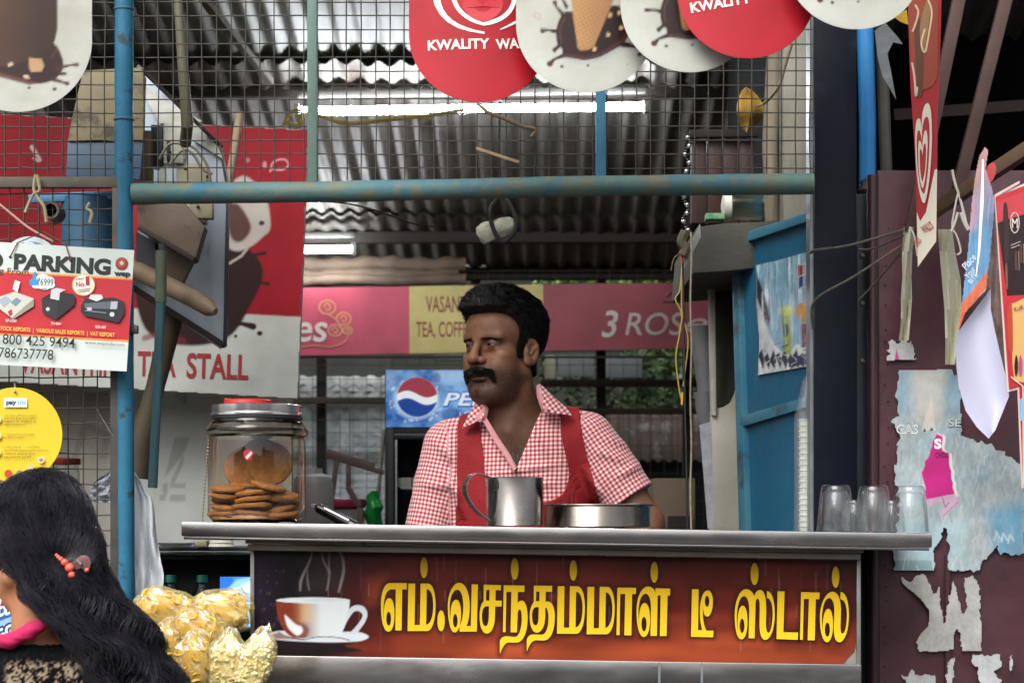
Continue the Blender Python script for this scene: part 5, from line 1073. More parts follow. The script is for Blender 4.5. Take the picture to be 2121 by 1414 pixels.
# left dangler: chocolate bar splash
c, r = (36, 80), 152
def art(cv):
    white(cv)
    cv.poly(smoothpoly([(-80, 60), (0, 90), (100, 85), (128, 120), (124, 152), (92, 172), (40, 170), (-10, 150), (-80, 150)], 6), '#33191a', 2)
    cv.poly([(-100, -200), (118, -200), (118, 60), (112, 86), (92, 112), (20, 140), (-100, 120)], lambda X, Y: lc('#38241c') * np.clip((X + 20) / 100, 0, 1)[..., None] + lc('#54341f') * (1 - np.clip((X + 20) / 100, 0, 1))[..., None], 2)
    cv.poly([(-100, 140), (0, 150), (60, 168), (84, 172), (60, 176), (0, 160), (-100, 160)], '#6b403a', 3)
    for pts, w in (([(118, 140), (144, 134), (158, 133)], [10, 4, 8]), ([(108, 116), (116, 102)], [8, 7]), ([(110, 164), (130, 170), (138, 172)], [9, 5, 9]), ([(122, 152), (134, 152)], [8, 6])): cv.line(pts, w, '#4a2a24', 2)
    cv.poly([(60, 120), (86, 122), (91, 136), (86, 148), (64, 150), (60, 140)], '#c9a27a', 2); cv.poly([(16, 132), (26, 130), (28, 136), (18, 138)], '#e3c9a4', 1.6); cv.poly([(48, 156), (58, 156), (62, 164), (50, 162)], '#e3c9a4', 1.6)
    for x, y, q in ((60, 182, 3), (112, 184, 4)): cv.poly(ell(x, y, q, q), '#3a2320', 1.6)
    cv.poly(ell(60, 205, 30, 8), '#a3a38f', 20, op=.35)
def do(lab, c, r, Y, art, col, logo=None, bend=.012):
    o, cv, sf, ms = dangler('hanging_dangler', lab, c, r, 0, Y, art, col, bend=bend); b = finish(o, cv, sf, ms, c, r, None)
    if logo:
        pr = Print(lambda d: sf(d), dn=.0008, step=.00015); logo(pr)
        # keep lettering inside the rim
        pr.build('print', M_INK, b)
    MB().tube([P(c[0] - r * .6, c[1] - r * 1.48, Y + .004), P(c[0] - r * .6, c[1] - r * 1.48 - 90, Y + .02)], .001, 5).build('string', ROPE, o)
    return o
do('leftmost white dangler with a chocolate bar splash, above the red board', c, r, 3.62, art, '#c9cbc2', bend=.006)
def lg1(pr):
    red_logo(pr, 1003, 54)
    for t, x, y, w, sl in (('KWALITY', 886, 103, 128, -.02), ("WALL'S", 1028, 102, 90, -.09)): pr.text(t, x, y, 20, '#dcdcd2', w=w, bold=.03, slope=sl)
do('red heart dangler hanging lowest, over the long tube light', (992, 66), 146, 3.66, a_red, '#b9202e', lg1, .02)
def art2(cv): white(cv); splash(cv, 1212, 88, .96, True)
do('white dangler with the cone in a chocolate splash, between two others', (1213, 48), 144, 3.62, art2, '#c9cbc2')
def art3(cv): white(cv); splash(cv, 1428, 46, .96, True)
do('white splash dangler tucked behind the right red dangler', (1428, 8), 142, 3.58, art3, '#c9cbc2')
def lg4(pr):
    red_logo(pr, 1545, -36, rot=-.12); pr.text('KWALITY', 1432, 26, 20, '#dcdcd2', w=126, bold=.03, slope=-.16); pr.text("WALL'S", 1570, -2, 20, '#dcdcd2', w=90, bold=.03, slope=-.2)
do('red heart dangler at the right, next to the navy column top', (1548, -24), 145, 3.54, a_red, '#b9202e', lg4)
def art5(cv): white(cv); splash(cv, 1772, -44, .96, True)
do('white dangler farthest right, in front of the navy column top', (1772, -84), 145, 3.50, art5, '#c9cbc2')
ab = thing('awning_bar', 'bamboo bar out of sight above that carries the hanging danglers', 'bar', P(900, -230, 3.6))
MB().tube([P(-300, -240, 3.62), P(900, -250, 3.62), P(2300, -300, 3.58)], .018, 10).build('pole', mat('pale_bamboo', '#96836a'), ab, smooth=True)

# ================================================================ right: long banner, packets, curled card
lb = thing('heart_banner', 'long narrow red heart banner hanging edgeways at the right', 'banner', P(1910, 555, 3.85))
bp0 = P(1915, 250, 3.86); bn_ = (-.80, -.60, 0)
lq = [(1878, -60), (1950, -60), (1948, 60), (1941, 250), (1939, 500), (1901, 553), (1898, 450), (1896, 330), (1886, 180)]
tt = plane(bp0, bn_, 0)
MB().prism([Vector(tt(np.array([x]), np.array([y]))[0]) for x, y in lq], Vector((.8, .6, 0)) * .0015).build('sheet', mat('banner_red', '#a3262c', '#8f1f27', scale=5, rough=.4), lb)
pr = Print(lambda d: plane(bp0, bn_, d), dn=.001, step=.0002)
pr.poly([(1880, 0), (1944, 0), (1942, 160), (1930, 180), (1905, 190), (1888, 150)], '#8a3f2e')
pr.poly(smoothpoly([(1894, 40), (1912, 60), (1912, 180), (1902, 200), (1896, 120)], 5), '#5a3a28'); pr.poly(smoothpoly([(1905, 60), (1918, 5), (1928, 10), (1922, 60), (1912, 110)], 5), '#8a6b48')
pr.line(smoothpoly([(1916, 60), (1908, 90), (1916, 108), (1924, 70), (1930, 25), (1922, 0)], 5, False), 3.5, '#c9b48c'); pr.line(smoothpoly([(1895, 10), (1902, 25), (1896, 50), (1890, 66)], 5, False), 4, '#c9a98c'); pr.line(smoothpoly([(1889, 130), (1894, 160), (1897, 200), (1900, 180)], 5, False), 4, '#c4b4a4')
pr.poly([(1941, 350), (1939, 500), (1901, 553), (1899, 440), (1906, 458), (1918, 440), (1930, 380), (1936, 352)], '#cdc9b4')
w = '#cfc9b8'
pr.poly(path('M 1896 310 C 1894 260 1898 242 1904 246 C 1908 248 1908 262 1909 270 C 1908 235 1914 212 1922 214 C 1930 216 1931 260 1930 300 C 1928 360 1922 400 1916 420 C 1908 430 1898 380 1896 310 Z'), w)
pr.poly(path('M 1899 310 C 1898 280 1900 268 1904 270 C 1907 272 1908 284 1909 292 C 1909 262 1914 240 1920 242 C 1926 244 1926 270 1925 300 C 1924 350 1919 385 1915 400 C 1908 408 1900 370 1899 310 Z'), '#9c2a2c')
pr.poly(path('M 1902 320 C 1901 300 1903 288 1906 292 C 1909 296 1909 302 1910 308 C 1911 285 1914 268 1918 270 C 1922 274 1922 300 1920 325 C 1919 355 1915 380 1912 390 C 1907 392 1902 360 1902 320 Z'), w)
pr.poly(path('M 1905 325 C 1904 312 1906 306 1908 310 C 1910 314 1910 318 1911 322 C 1912 304 1914 294 1917 298 C 1919 306 1918 325 1917 340 C 1916 358 1913 370 1911 376 C 1908 376 1905 350 1905 325 Z'), '#9c2a2c')
pr.text("KWALITY", 1901, 512, 13, '#a34a44', w=18, slope=-1.05, bold=.03); pr.text("WALL'S", 1914, 484, 16, '#a34a44', w=24, slope=-.55, bold=.03)
pr.build('print', M_INK, lb)
ws = thing('white_ribbon', 'torn greyish white plastic ribbon fluttering beside the navy column top', 'ribbon', P(1835, 120, 3.9))
MB().prism([P(x, y, 3.9 + .0004 * (y - 60)) for x, y in ((1812, 64), (1834, 48), (1862, 80), (1870, 92), (1850, 88), (1838, 112), (1846, 150), (1856, 206), (1828, 158), (1818, 120))], (0, .0012, 0)).build('ribbon', mat('grey_ribbon', '#9fa7ad', '#858d93', scale=14, rough=.5, bump=.003, bscale=30), ws)
o = thing('yellow_scrap', 'small yellow scrap wedged behind the rightmost dangler', 'scrap', P(1870, 40, 3.7))
MB().prism([P(x, y, 3.7) for x, y in ((1852, 36), (1878, 20), (1882, 52), (1866, 46))], (0, .002, 0)).build('scrap', mat('yellow_card', '#d9a81c', rough=.5), o)
# string ties
o = thing('white_tie', 'white knotted string and tie on the square rod at the right', 'string', P(1985, 400, 3.9))
WS = mat('white_string', '#c4bfb4', rough=.8)
for q, r_ in (([(1972, 352), (1978, 380), (1988, 410), (2002, 465), (2006, 474)], .0028), ([(1984, 400), (1976, 440), (1972, 470), (1982, 490), (1990, 520), (1982, 528)], .002), ([(1990, 440), (1998, 462), (2006, 476)], .005), ([(1984, 440), (1978, 460), (1970, 480)], .003), ([(1884, 470), (1894, 490), (1900, 530)], .0018)):
    MB().tube(smoothpoly([P(*p, 3.9) for p in q], 5, False), r_, 6).build('strand', WS, o, smooth=True)
# blister card: blue with orange edge, curled white back
pk1 = thing('hanging_card', 'blue and orange pamphlet card under shiny film, its white back curling below', 'card', P(2020, 900, 3.72))
YK = 3.74
def card(u, v):                     # one curling sheet: front printed face turns away to show its white back
    pass
fc_ = Canvas(1985, 300, 2065, 700, 1.7, '#5f93bd')
fc_.C[:] = lc('#6796bd'); k = np.clip((fc_.Y - 330) / 150, 0, 1); fc_.C = lc('#b98f9c') * (1 - k[..., None]) + fc_.C * k[..., None]
fc_.poly([(2004, 300), (2044, 300), (2036, 380), (2006, 420)], '#c78a6c', 20, op=.6); fc_.poly(ell(2012, 440, 12, 40), '#c98f9f', 14, op=.7)
fc_.poly([(1985, 660), (1992, 628), (2046, 560), (2048, 590), (2000, 650), (1980, 700)], '#cf6a48', 3); fc_.poly([(1990, 680), (2046, 594), (2052, 606), (1990, 700)], '#d9b9a4', 3)
fm = fc_.sd([(2028, 322), (2040, 303), (2048, 312), (2042, 350), (2056, 392), (2062, 420), (2052, 520), (2044, 600), (2000, 648), (1981, 700), (1990, 640), (2004, 520), (2012, 420), (2020, 360)]) < 0
fc_.build('front', front(YK), mat('card_film', None, attr=True, rough=.12, c2='#cfcfcf', scale=18, bump=.003, bscale=26, bstretch=(6, 6, .6), coat=.5), pk1, mask=fm)
pr = Print(lambda d: front(YK - d)); pr.text('Place', 2002, 560, 15, '#d7e2ea', w=34, slope=-.9, shear=.2); pr.text('Your', 2006, 578, 13, '#d7e2ea', w=26, slope=-.9); pr.text('BITE', 2012, 588, 10, '#d7e2ea', w=22, slope=-.9); pr.line([(2036, 330), (2034, 420), (2028, 520), (2022, 570)], [4, 7, 5, 2], '#e6e6ea'); pr.build('lettering', mat('card_ink', None, attr=True, rough=.15), pk1)
wp = [(1982, 690, 2052, 598), (1980, 720, 2052, 640), (1981, 760, 2062, 690), (1986, 800, 2076, 750), (2000, 850, 2088, 795), (2024, 885, 2090, 820), (2048, 908, 2062, 890)]
vs = []
for i, (a, ya, b, yb) in enumerate(wp):
    for u in range(11):
        t = u / 10; vs.append(P(a + (b - a) * t, ya + (yb - ya) * t, YK + .008 + .03 * math.sin(t * math.pi * .9) - .012 * i / 6))
MB().add(vs, [(i * 11 + u, i * 11 + u + 1, i * 11 + u + 12, i * 11 + u + 11) for i in range(6) for u in range(10)]).build('curled_back', mat('white_card_back', '#bcbcd0', '#b2b2c8', scale=3, rough=.5), pk1, smooth=True)
o = thing('film_packet', 'clear film packet hanging between the blue card and the red poster', 'packet', P(2070, 780, 3.8))
MB().grid(lambda u, v: P(2046 + 34 * u + 14 * v * u - 6 * (1 - v), 440 + 340 * v, 3.8 + .01 * math.sin(u * 5 + v * 3)), 10, 20).build('packet', mat('brown_film', '#6a4c46', '#a38c82', scale=16, rough=.2, bump=.004, bscale=26), o, smooth=True)
# menu poster with ice creams at the right edge
mp_ = thing('menu_poster', 'red, black and orange ice cream menu card at the right photo edge', 'poster', P(2110, 960, 3.7))
YM = 3.70
MB().prism([P(x, y, YM + .002) for x, y in ((2060, 404), (2200, 350), (2200, 1010), (2116, 1010), (2108, 806), (2086, 812))], (0, .003, 0)).build('board', mat('poster_edge', '#c9b9b0', rough=.5), mp_)
pr = Print(lambda d: front(YM - d), step=.0002)
pr.poly([(2062, 408), (2200, 354), (2200, 1004), (2119, 1004), (2111, 798), (2090, 806)], '#b52a34')
pr.poly([(2062, 408), (2112, 380), (2112, 374), (2062, 402)], '#d9b4ae'); pr.poly([(2066, 462), (2200, 420), (2200, 606), (2086, 612)], '#241519')
pr.poly([(2064, 420), (2110, 400), (2200, 372), (2200, 418), (2068, 460)], '#bd3a44')
pr.poly(smoothpoly([(2096, 640), (2104, 626), (2200, 600), (2200, 780), (2110, 790), (2100, 780), (2096, 720)], 4), '#cfa468'); pr.poly(smoothpoly([(2086, 650), (2096, 630), (2098, 720), (2094, 730), (2088, 716)], 4), '#b0442c')
pr.line(ell(2102, 461, 9, 21, 28) + [ell(2102, 461, 9, 21, 28)[0]], 2, '#c4b4b0'); pr.text('M', 2096, 472, 20, '#d2c7c2', w=12, bold=.01)
pr.poly(smoothpoly([(2078, 440), (2082, 418), (2088, 440), (2090, 530), (2084, 548), (2080, 530)], 5), '#33211f'); pr.poly(smoothpoly([(2082, 552), (2086, 548), (2088, 592), (2084, 596)], 4), '#6d4a40')
for x, y in ((2104, 520), (2114, 505)): pr.line([(x, y), (x + 1, y + 40)], 6, '#4a3230'); pr.line([(x + 6, y), (x + 7, y + 40)], 1.4, '#8a7a74')
pr.line([(2094, 508), (2114, 500)], 1.6, '#a89a94'); pr.line([(2094, 514), (2112, 507)], 1.6, '#a89a94'); pr.text('Kulfi', 2102, 645, 9, '#5a3a1c', w=19, slope=-.3)
for x, c_ in ((2104, '#2e1a18'), (2113, '#a34a8a')): pr.poly(smoothpoly([(x - 3, 760), (x, 735), (x + 4, 745), (x + 4, 768), (x, 778)], 4), c_)
pr.line([(2094, 780), (2119, 800), (2120, 1004)], 2.6, '#d9c4bc'); pr.poly([(2113, 826), (2124, 822), (2124, 868), (2114, 872)], '#7fb0d8')
pr.build('print', mat('poster_ink', None, attr=True, rough=.22, c2='#e0e0e0', scale=4), mp_)
o = thing('red_spoon_card', 'small red oval tag between the film card and the rod', 'tag', P(2050, 370, 3.8))
MB().prism([P(x, y, 3.78) for x, y in ell(2052, 358, 10, 22, 20, .25)], (0, .002, 0)).build('tag', mat('red_tag', '#b83a3c', rough=.4), o)
# ================================================================ the counter
YC = 3.75
TILT = -.0154
def zt(x): return 1.5047 + TILT * (x + .643)
def tilt(mb): return mb.xf(lambda p: (p.x, p.y, p.z + zt(p.x)))
ct = thing('tea_counter', 'steel topped tea counter with a brown Tamil name panel', 'counter', (0, 3.8, 0))
XL, XR = P(375, 0, YC).x, P(1931, 0, YC).x
tilt(MB().box(XL, XR, YC, YC + .42, -.028, 0)).build('steel_top', STEEL, ct, bevel=.003)
tilt(MB().box(XL + .004, XR - .004, YC + .006, YC + .03, -.034, -.0285)).build('steel_lip', STEEL, ct, bevel=.0015)
YPn = 3.84
xl, xr = P(519, 0, YPn).x, P(1782, 0, YPn).x
RUSTM = mat('rust_stained_channel', '#8a8278', '#746b60', scale=7, rough=.5, metal=.3, patch='#4a2a1a', pscale=9, plo=.6, phi=.68, bump=.001, bscale=30)
def zb(v): return -(v - 1080) * 3.8 / F
tilt(MB().box(xl - .004, xr - .002, 3.79, 3.86, zb(1123), zb(1114))).build('channel', RUSTM, ct, bevel=.002)
tilt(MB().box(xl, xr - .006, 3.80, 3.86, zb(1137), zb(1124))).build('channel', RUSTM, ct, bevel=.002)
tilt(MB().box(xl, xl + .008, YPn - .006, YPn + .02, -.30, zb(1138))).build('edge_trim', mat('worn_aluminium', '#9a9a94', '#7d7a72', scale=12, rough=.4, metal=.6), ct, bevel=.001)
tilt(MB().box(xr - .008, xr, YPn - .006, YPn + .02, -.30, zb(1138))).build('edge_trim', mat('worn_aluminium', '#9a9a94'), ct, bevel=.001)
tilt(MB().box(xl + .004, xr, YPn - .012, YPn + .02, -.345, -.262)).build('steel_band', STEEL, ct, bevel=.0025)
tilt(MB().box(xl + .004, P(1368, 0, YPn).x, YPn - .010, YPn + .02, -.48, -.346)).build('lower_panel', mat('rust_brown_panel', '#6a4538', '#583a30', scale=6, rough=.6, bump=.002, bscale=30), ct, bevel=.003)
tilt(MB().box(P(1370, 0, YPn).x, xr, YPn - .010, YPn + .02, -.48, -.346)).build('lower_panel', STEEL, ct, bevel=.003)
for x in (1362, 1450): tilt(MB().box(P(x, 0, YPn).x, P(x + 5, 0, YPn).x, YPn - .0145, YPn - .0125, -.343, -.264)).build('seam', mat('seam_line', '#b9bcc0', rough=.3, metal=.8), ct)
tilt(MB().box(xl + .01, xr - .01, YPn + .03, YPn + .30, -1.49, -.06)).build('carcass', mat('dark_carcass', '#1a1512', rough=.8), ct)
tilt(MB().box(xl + .01, xr - .01, YPn + .0, YPn + .029, -1.49, -.481)).build('base', mat('dark_carcass', '#1a1512'), ct)
# printed name panel
nc = Canvas(526, 1120, 1778, 1400, 2.0, '#6a2414')
X, Yv = nc.X, nc.Y
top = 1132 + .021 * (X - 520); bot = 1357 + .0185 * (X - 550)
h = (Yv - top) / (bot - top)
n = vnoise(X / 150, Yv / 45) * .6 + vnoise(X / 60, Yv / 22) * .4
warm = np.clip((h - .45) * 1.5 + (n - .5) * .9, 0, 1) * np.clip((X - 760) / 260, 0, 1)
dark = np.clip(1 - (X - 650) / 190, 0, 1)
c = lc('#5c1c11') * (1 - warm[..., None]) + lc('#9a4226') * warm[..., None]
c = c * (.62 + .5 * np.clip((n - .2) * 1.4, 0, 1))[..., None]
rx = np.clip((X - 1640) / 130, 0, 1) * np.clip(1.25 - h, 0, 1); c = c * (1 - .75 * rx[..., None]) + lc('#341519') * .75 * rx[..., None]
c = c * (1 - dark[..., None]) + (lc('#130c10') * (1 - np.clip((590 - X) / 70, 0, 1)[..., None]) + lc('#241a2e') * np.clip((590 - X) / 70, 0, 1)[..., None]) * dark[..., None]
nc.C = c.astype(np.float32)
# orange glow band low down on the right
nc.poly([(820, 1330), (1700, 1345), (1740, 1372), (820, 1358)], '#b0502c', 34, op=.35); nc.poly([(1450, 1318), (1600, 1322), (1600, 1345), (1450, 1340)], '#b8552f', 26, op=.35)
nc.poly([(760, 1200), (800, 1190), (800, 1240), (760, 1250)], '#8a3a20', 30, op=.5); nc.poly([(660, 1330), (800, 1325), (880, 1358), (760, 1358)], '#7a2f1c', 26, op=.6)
def cup(px, py): return (520 + px * .1697, 1130 + py * .1697)
def cp(pts): return [cup(*p) for p in pts]
nc.poly(smoothpoly(cp([(600, 540), (600, 450), (640, 330), (720, 180), (740, 30), (1060, 30), (1125, 250), (1100, 440), (1060, 560), (900, 540), (760, 560)]), 5), '#332a2a', 26, op=.55)
for pts, w_, op_ in (([(745, 20), (725, 160), (650, 320), (605, 440), (600, 540)], [1.5, 3, 4.5, 5, 3], .55), ([(690, 300), (690, 420), (710, 540)], [2, 3.4, 2], .4), ([(860, 90), (890, 200), (945, 300), (950, 420), (920, 540)], [2, 3, 4, 3, 2], .5), ([(955, 80), (950, 220), (962, 330)], [2, 3, 3], .45), ([(1070, 40), (1120, 160), (1130, 300), (1100, 440), (1070, 560)], [2, 4, 5.5, 5, 3], .55)): nc.line(smoothpoly(cp(pts), 6, False), [q for q in np.interp(np.linspace(0, 1, len(smoothpoly(pts, 6, False))), np.linspace(0, 1, len(w_)), w_)], '#a39a98', 3.5, op=op_)
nc.poly(smoothpoly(cp([(130, 1120), (330, 1035), (700, 1060), (1200, 1045), (1340, 1055), (1430, 1095), (1415, 1130), (1280, 1165), (900, 1175), (500, 1160), (280, 1140)]), 6), '#c2c8cd', 2)
nc.poly(smoothpoly(cp([(0, 1190), (280, 1150), (600, 1170), (1100, 1185), (1260, 1170), (1150, 1220), (1300, 1290), (0, 1300)]), 5), '#1a1113', 5)
nc.poly(smoothpoly(cp([(150, 1125), (330, 1060), (420, 1100), (600, 1135), (280, 1130)]), 5), '#8f6a62', 4)
def cupc(Xx, Yy):
    t = np.clip((Xx - cup(330, 0)[0]) / (cup(1000, 0)[0] - cup(330, 0)[0]), 0, 1); b = np.clip((Yy - cup(0, 900)[1]) / 12, 0, 1)
    k = np.clip((t - .38) / .4, 0, 1); col = lc('#7a2f1a') * (1 - k[..., None]) + lc('#c6cbcc') * k[..., None]
    mid = np.exp(-((t - .5) / .14)**2) * (1 - b); return col * (1 - mid[..., None] * .5) + lc('#d9b27a') * mid[..., None] * .5
nc.poly(path('M %f %f C %f %f %f %f %f %f L %f %f C %f %f %f %f %f %f Z' % tuple(v for p in cp([(302, 655), (310, 900), (380, 1060), (520, 1120), (1085, 1105), (1160, 960), (1200, 850), (1204, 660)]) for v in p))[0], cupc, 2)
nc.poly(ell(*cup(755, 662), 76, 6.2, 40), '#cdd2d4', 1.5); nc.poly(ell(*cup(900, 664), 48, 4, 30), '#c0c6c8', 3)
nc.poly(smoothpoly(cp([(410, 850), (440, 860), (540, 950), (620, 985), (630, 1040), (590, 1090), (540, 1080), (450, 990)]), 5), '#d6d9da', 4)
nc.poly(smoothpoly(cp([(620, 950), (700, 1000), (700, 1060), (650, 1130), (560, 1110), (640, 1060)]), 5), '#6e2f20', 8, op=.8)
ring_o = smoothpoly(cp([(1185, 790), (1240, 735), (1310, 720), (1380, 745), (1420, 820), (1400, 910), (1340, 1000), (1280, 1070), (1200, 1060), (1150, 1000), (1160, 900)]), 6); ring_i = smoothpoly(cp([(1215, 850), (1260, 800), (1320, 795), (1360, 840), (1340, 900), (1280, 980), (1200, 1055), (1120, 1045), (1150, 960)]), 6)
nc.poly(ring_o, '#b9bdc2', 1.8, holes=[ring_i])
nc.line(smoothpoly(cp([(330, 1050), (430, 1100), (560, 1135), (660, 1140), (760, 1118), (900, 1105), (1080, 1120), (1200, 1150)]), 6, False), 1.8, '#3a3030', 1.4)
# Tamil lettering shapes (crop coordinates -> photo pixels)
A = lambda p: [(770 + x / 6.147, 1140 + y / 6.147) for x, y in p]
B = lambda p: [(1080 + x / 6.147, 1140 + y / 6.147) for x, y in p]
D = lambda p: [(1410 + x / 5.657, 1140 + y / 5.657) for x, y in p]
MA = 'M 467 416 L 553 416 L 545 943 L 612 943 L 622 416 L 720 416 C 780 420 813 540 813 690 C 813 880 770 1020 705 1020 L 456 1020 Z M 700 487 L 693 938 C 745 935 783 840 783 700 C 783 560 750 487 700 487 Z'
def sh(d, dx, dy): return [[(x + dx, y + dy) for x, y in q] for q in path(d)]
G = [(A, path('M 445 410 L 445 490 L 388 490 L 380 1012 L 300 1012 L 306 490 L 240 490 C 180 500 148 620 148 760 C 148 830 150 870 157 905 C 152 860 152 820 153 790 C 155 690 178 600 224 600 C 268 600 290 690 290 800 C 290 930 265 1028 210 1028 C 150 1028 117 880 117 690 C 117 540 155 410 230 410 Z') + [ell(215, 862, 31, 88)]),
     (A, path(MA)), (A, [ell(665, 212, 47, 133)]), (A, [ell(883, 890, 47, 133)]),
     (A, path('M 1115 405 C 1040 405 968 530 968 700 C 968 880 1000 1038 1055 1038 C 1085 1038 1105 1000 1118 960 L 1118 1027 L 1338 1027 L 1353 427 L 1272 425 L 1262 957 L 1205 957 C 1235 900 1248 800 1248 700 C 1248 530 1190 405 1115 405 Z M 1090 493 C 1030 493 992 600 992 730 C 992 810 996 860 1003 890 C 1000 850 1002 800 1004 770 C 1010 680 1035 622 1075 622 C 1115 622 1137 700 1137 800 C 1137 860 1130 910 1120 955 C 1150 900 1166 800 1166 700 C 1166 590 1140 493 1090 493 Z') + [ell(1063, 888, 30, 85)]),
     (A, path('M 1425 430 L 1645 435 L 1645 500 L 1577 500 L 1575 632 L 1655 634 L 1652 708 L 1572 706 L 1568 850 C 1565 970 1520 1053 1465 1053 C 1410 1053 1372 960 1372 840 C 1372 750 1390 670 1425 640 Z M 1458 497 L 1500 497 L 1497 632 L 1455 632 Z M 1493 705 L 1490 850 C 1487 920 1470 958 1450 958 C 1420 958 1403 910 1403 840 C 1403 760 1425 706 1455 705 Z')),
     (A, path('M 1680 438 L 1945 442 L 1942 523 L 1860 522 L 1857 670 C 1870 640 1895 630 1915 632 C 1960 640 1985 730 1985 850 C 1985 990 1950 1165 1840 1168 L 1740 1165 C 1690 1170 1660 1240 1632 1310 L 1630 1150 C 1640 1110 1670 1085 1720 1085 L 1820 1095 C 1880 1095 1910 970 1910 860 C 1910 780 1900 745 1882 745 C 1862 745 1857 790 1857 830 L 1848 1038 L 1768 1036 L 1778 522 L 1715 522 L 1704 1034 L 1670 1034 Z')), (A, [ell(1820, 228, 49, 140)]),
     (B, path('M 158 443 L 392 445 L 390 522 L 310 520 L 307 648 C 320 642 340 642 360 650 C 405 670 425 750 425 840 C 425 1000 380 1140 285 1140 L 175 1138 C 130 1145 90 1210 68 1285 L 68 1130 C 80 1085 110 1065 150 1063 L 265 1065 C 320 1060 345 950 345 850 C 345 780 330 725 305 718 L 302 840 C 300 960 255 1042 195 1042 C 140 1042 105 950 105 840 C 105 750 125 690 158 650 Z M 187 517 L 230 519 L 228 640 L 185 640 Z M 222 716 L 218 850 C 216 915 200 948 180 948 C 152 948 135 900 135 830 C 135 760 155 716 190 715 Z')),
     (B, sh(MA, -4, 34)), (B, [ell(661, 247, 47, 133)]), (B, sh(MA, 375, 41)),
     (B, path('M 1222 467 L 1460 470 L 1458 550 L 1410 550 L 1400 1075 L 1310 1074 L 1322 548 L 1258 548 L 1250 1072 L 1210 1072 Z')),
     (B, path('M 1610 453 C 1660 455 1690 480 1705 530 L 1708 475 L 1895 480 L 1893 568 L 1862 567 L 1848 1083 L 1763 1083 L 1772 568 L 1735 567 L 1725 1082 L 1643 1082 L 1650 720 C 1650 620 1625 545 1582 545 C 1530 545 1490 640 1490 780 C 1490 860 1495 920 1505 965 C 1497 920 1496 880 1497 850 C 1500 750 1525 662 1570 662 C 1612 662 1638 750 1638 870 C 1638 990 1610 1096 1558 1096 C 1500 1096 1465 950 1465 760 C 1465 590 1530 453 1610 453 Z') + [ell(1561, 932, 33, 92)]), (B, [ell(1692, 272, 48, 135)]),
     (D, path('M 132 448 L 210 450 L 203 928 L 252 928 C 232 860 222 760 224 690 C 228 560 265 462 315 462 C 355 462 377 520 377 600 C 377 700 345 770 310 770 C 280 770 262 720 258 650 C 256 700 255 850 300 932 L 385 934 L 380 1012 L 120 1006 Z') + [ell(308, 590, 26, 65)]),
     (D, path('M 765 447 C 815 450 845 485 860 528 C 880 480 905 457 930 457 C 985 460 1003 560 1002 700 L 998 850 C 998 920 1008 958 1030 958 C 1060 950 1077 830 1077 720 C 1077 620 1050 550 1008 552 L 1012 470 C 1070 475 1102 590 1102 740 C 1102 920 1050 1043 990 1043 C 945 1043 922 970 922 850 L 925 650 C 925 590 915 558 900 558 C 880 558 875 600 876 680 L 865 1025 L 795 1023 L 803 690 C 803 600 780 530 742 530 C 695 530 657 640 657 780 C 657 850 663 910 675 940 C 665 890 664 840 667 800 C 670 720 690 642 725 642 C 765 642 783 720 783 830 C 783 940 757 1036 710 1036 C 660 1036 632 920 632 750 C 632 590 690 447 765 447 Z') + [ell(718, 877, 29, 83)]), (D, [ell(865, 271, 47, 130)]),
     (D, path('M 1135 473 L 1217 475 L 1203 952 L 1375 955 L 1372 1042 L 1122 1032 Z')), (D, path('M 1410 483 L 1627 488 L 1624 566 L 1583 565 L 1570 1048 L 1487 1046 L 1502 563 L 1443 562 L 1430 1042 L 1397 1040 Z')),
     (D, path('M 1780 478 C 1850 480 1880 580 1877 720 L 1872 880 C 1872 940 1880 968 1895 968 C 1930 965 1947 850 1947 750 C 1947 640 1920 570 1870 565 L 1873 483 C 1935 475 1971 600 1971 750 C 1971 930 1920 1070 1860 1070 C 1810 1070 1793 1000 1793 900 L 1800 700 C 1800 610 1775 553 1740 553 C 1690 553 1655 660 1655 790 C 1655 870 1660 920 1670 950 C 1663 910 1663 880 1665 850 C 1668 760 1692 677 1728 677 C 1765 677 1785 760 1785 860 C 1785 970 1760 1070 1713 1070 C 1665 1070 1630 950 1630 780 C 1630 620 1700 478 1780 478 Z') + [ell(1718, 922, 30, 83)]), (D, [ell(1815, 308, 44, 125)])]
GL = [[T(q) for q in subs] for T, subs in G]
for subs in GL: nc.poly(subs[0], '#1c0d0c', 13, grow=5, op=.85)
for k in range(46):
    x = rnd.uniform(640, 1775); y0 = rnd.uniform(1140, 1290); nc.line([(x, y0), (x + rnd.uniform(-1, 1), y0 + rnd.uniform(15, 80))], rnd.uniform(.6, 1.6), '#b08a80', 2, op=rnd.uniform(.1, .38))
for k in range(26):
    x, y = rnd.uniform(536, 590), rnd.uniform(1180, 1300); nc.poly(ell(x, y, rnd.uniform(.8, 2.4), rnd.uniform(1.5, 5)), '#5a5560', 2.5, op=.4)
pm = nc.sd([(527, 1136), (1775, 1160), (1775, 1330), (1770, 1350), (1756, 1364), (1742, 1381), (527, 1358)]) < 0
MB().prism([P(x, y, YPn + .002) for x, y in ((526, 1134), (1777, 1158), (1777, 1382), (526, 1360))], (0, .008, 0)).build('panel_backing', mat('panel_grey', '#8f8a82', '#79736b', scale=9, rough=.5), ct)
VIN = mat('name_panel_vinyl', None, attr=True, rough=.3, spec=.3, bump=.0004, bscale=40)
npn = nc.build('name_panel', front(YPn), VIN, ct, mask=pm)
pr = Print(lambda d: front(YPn - d), dn=.0008, step=.0001)
for subs in GL: pr.poly(subs, '#cf9f14')
lt = pr.build('lettering', VIN, ct)
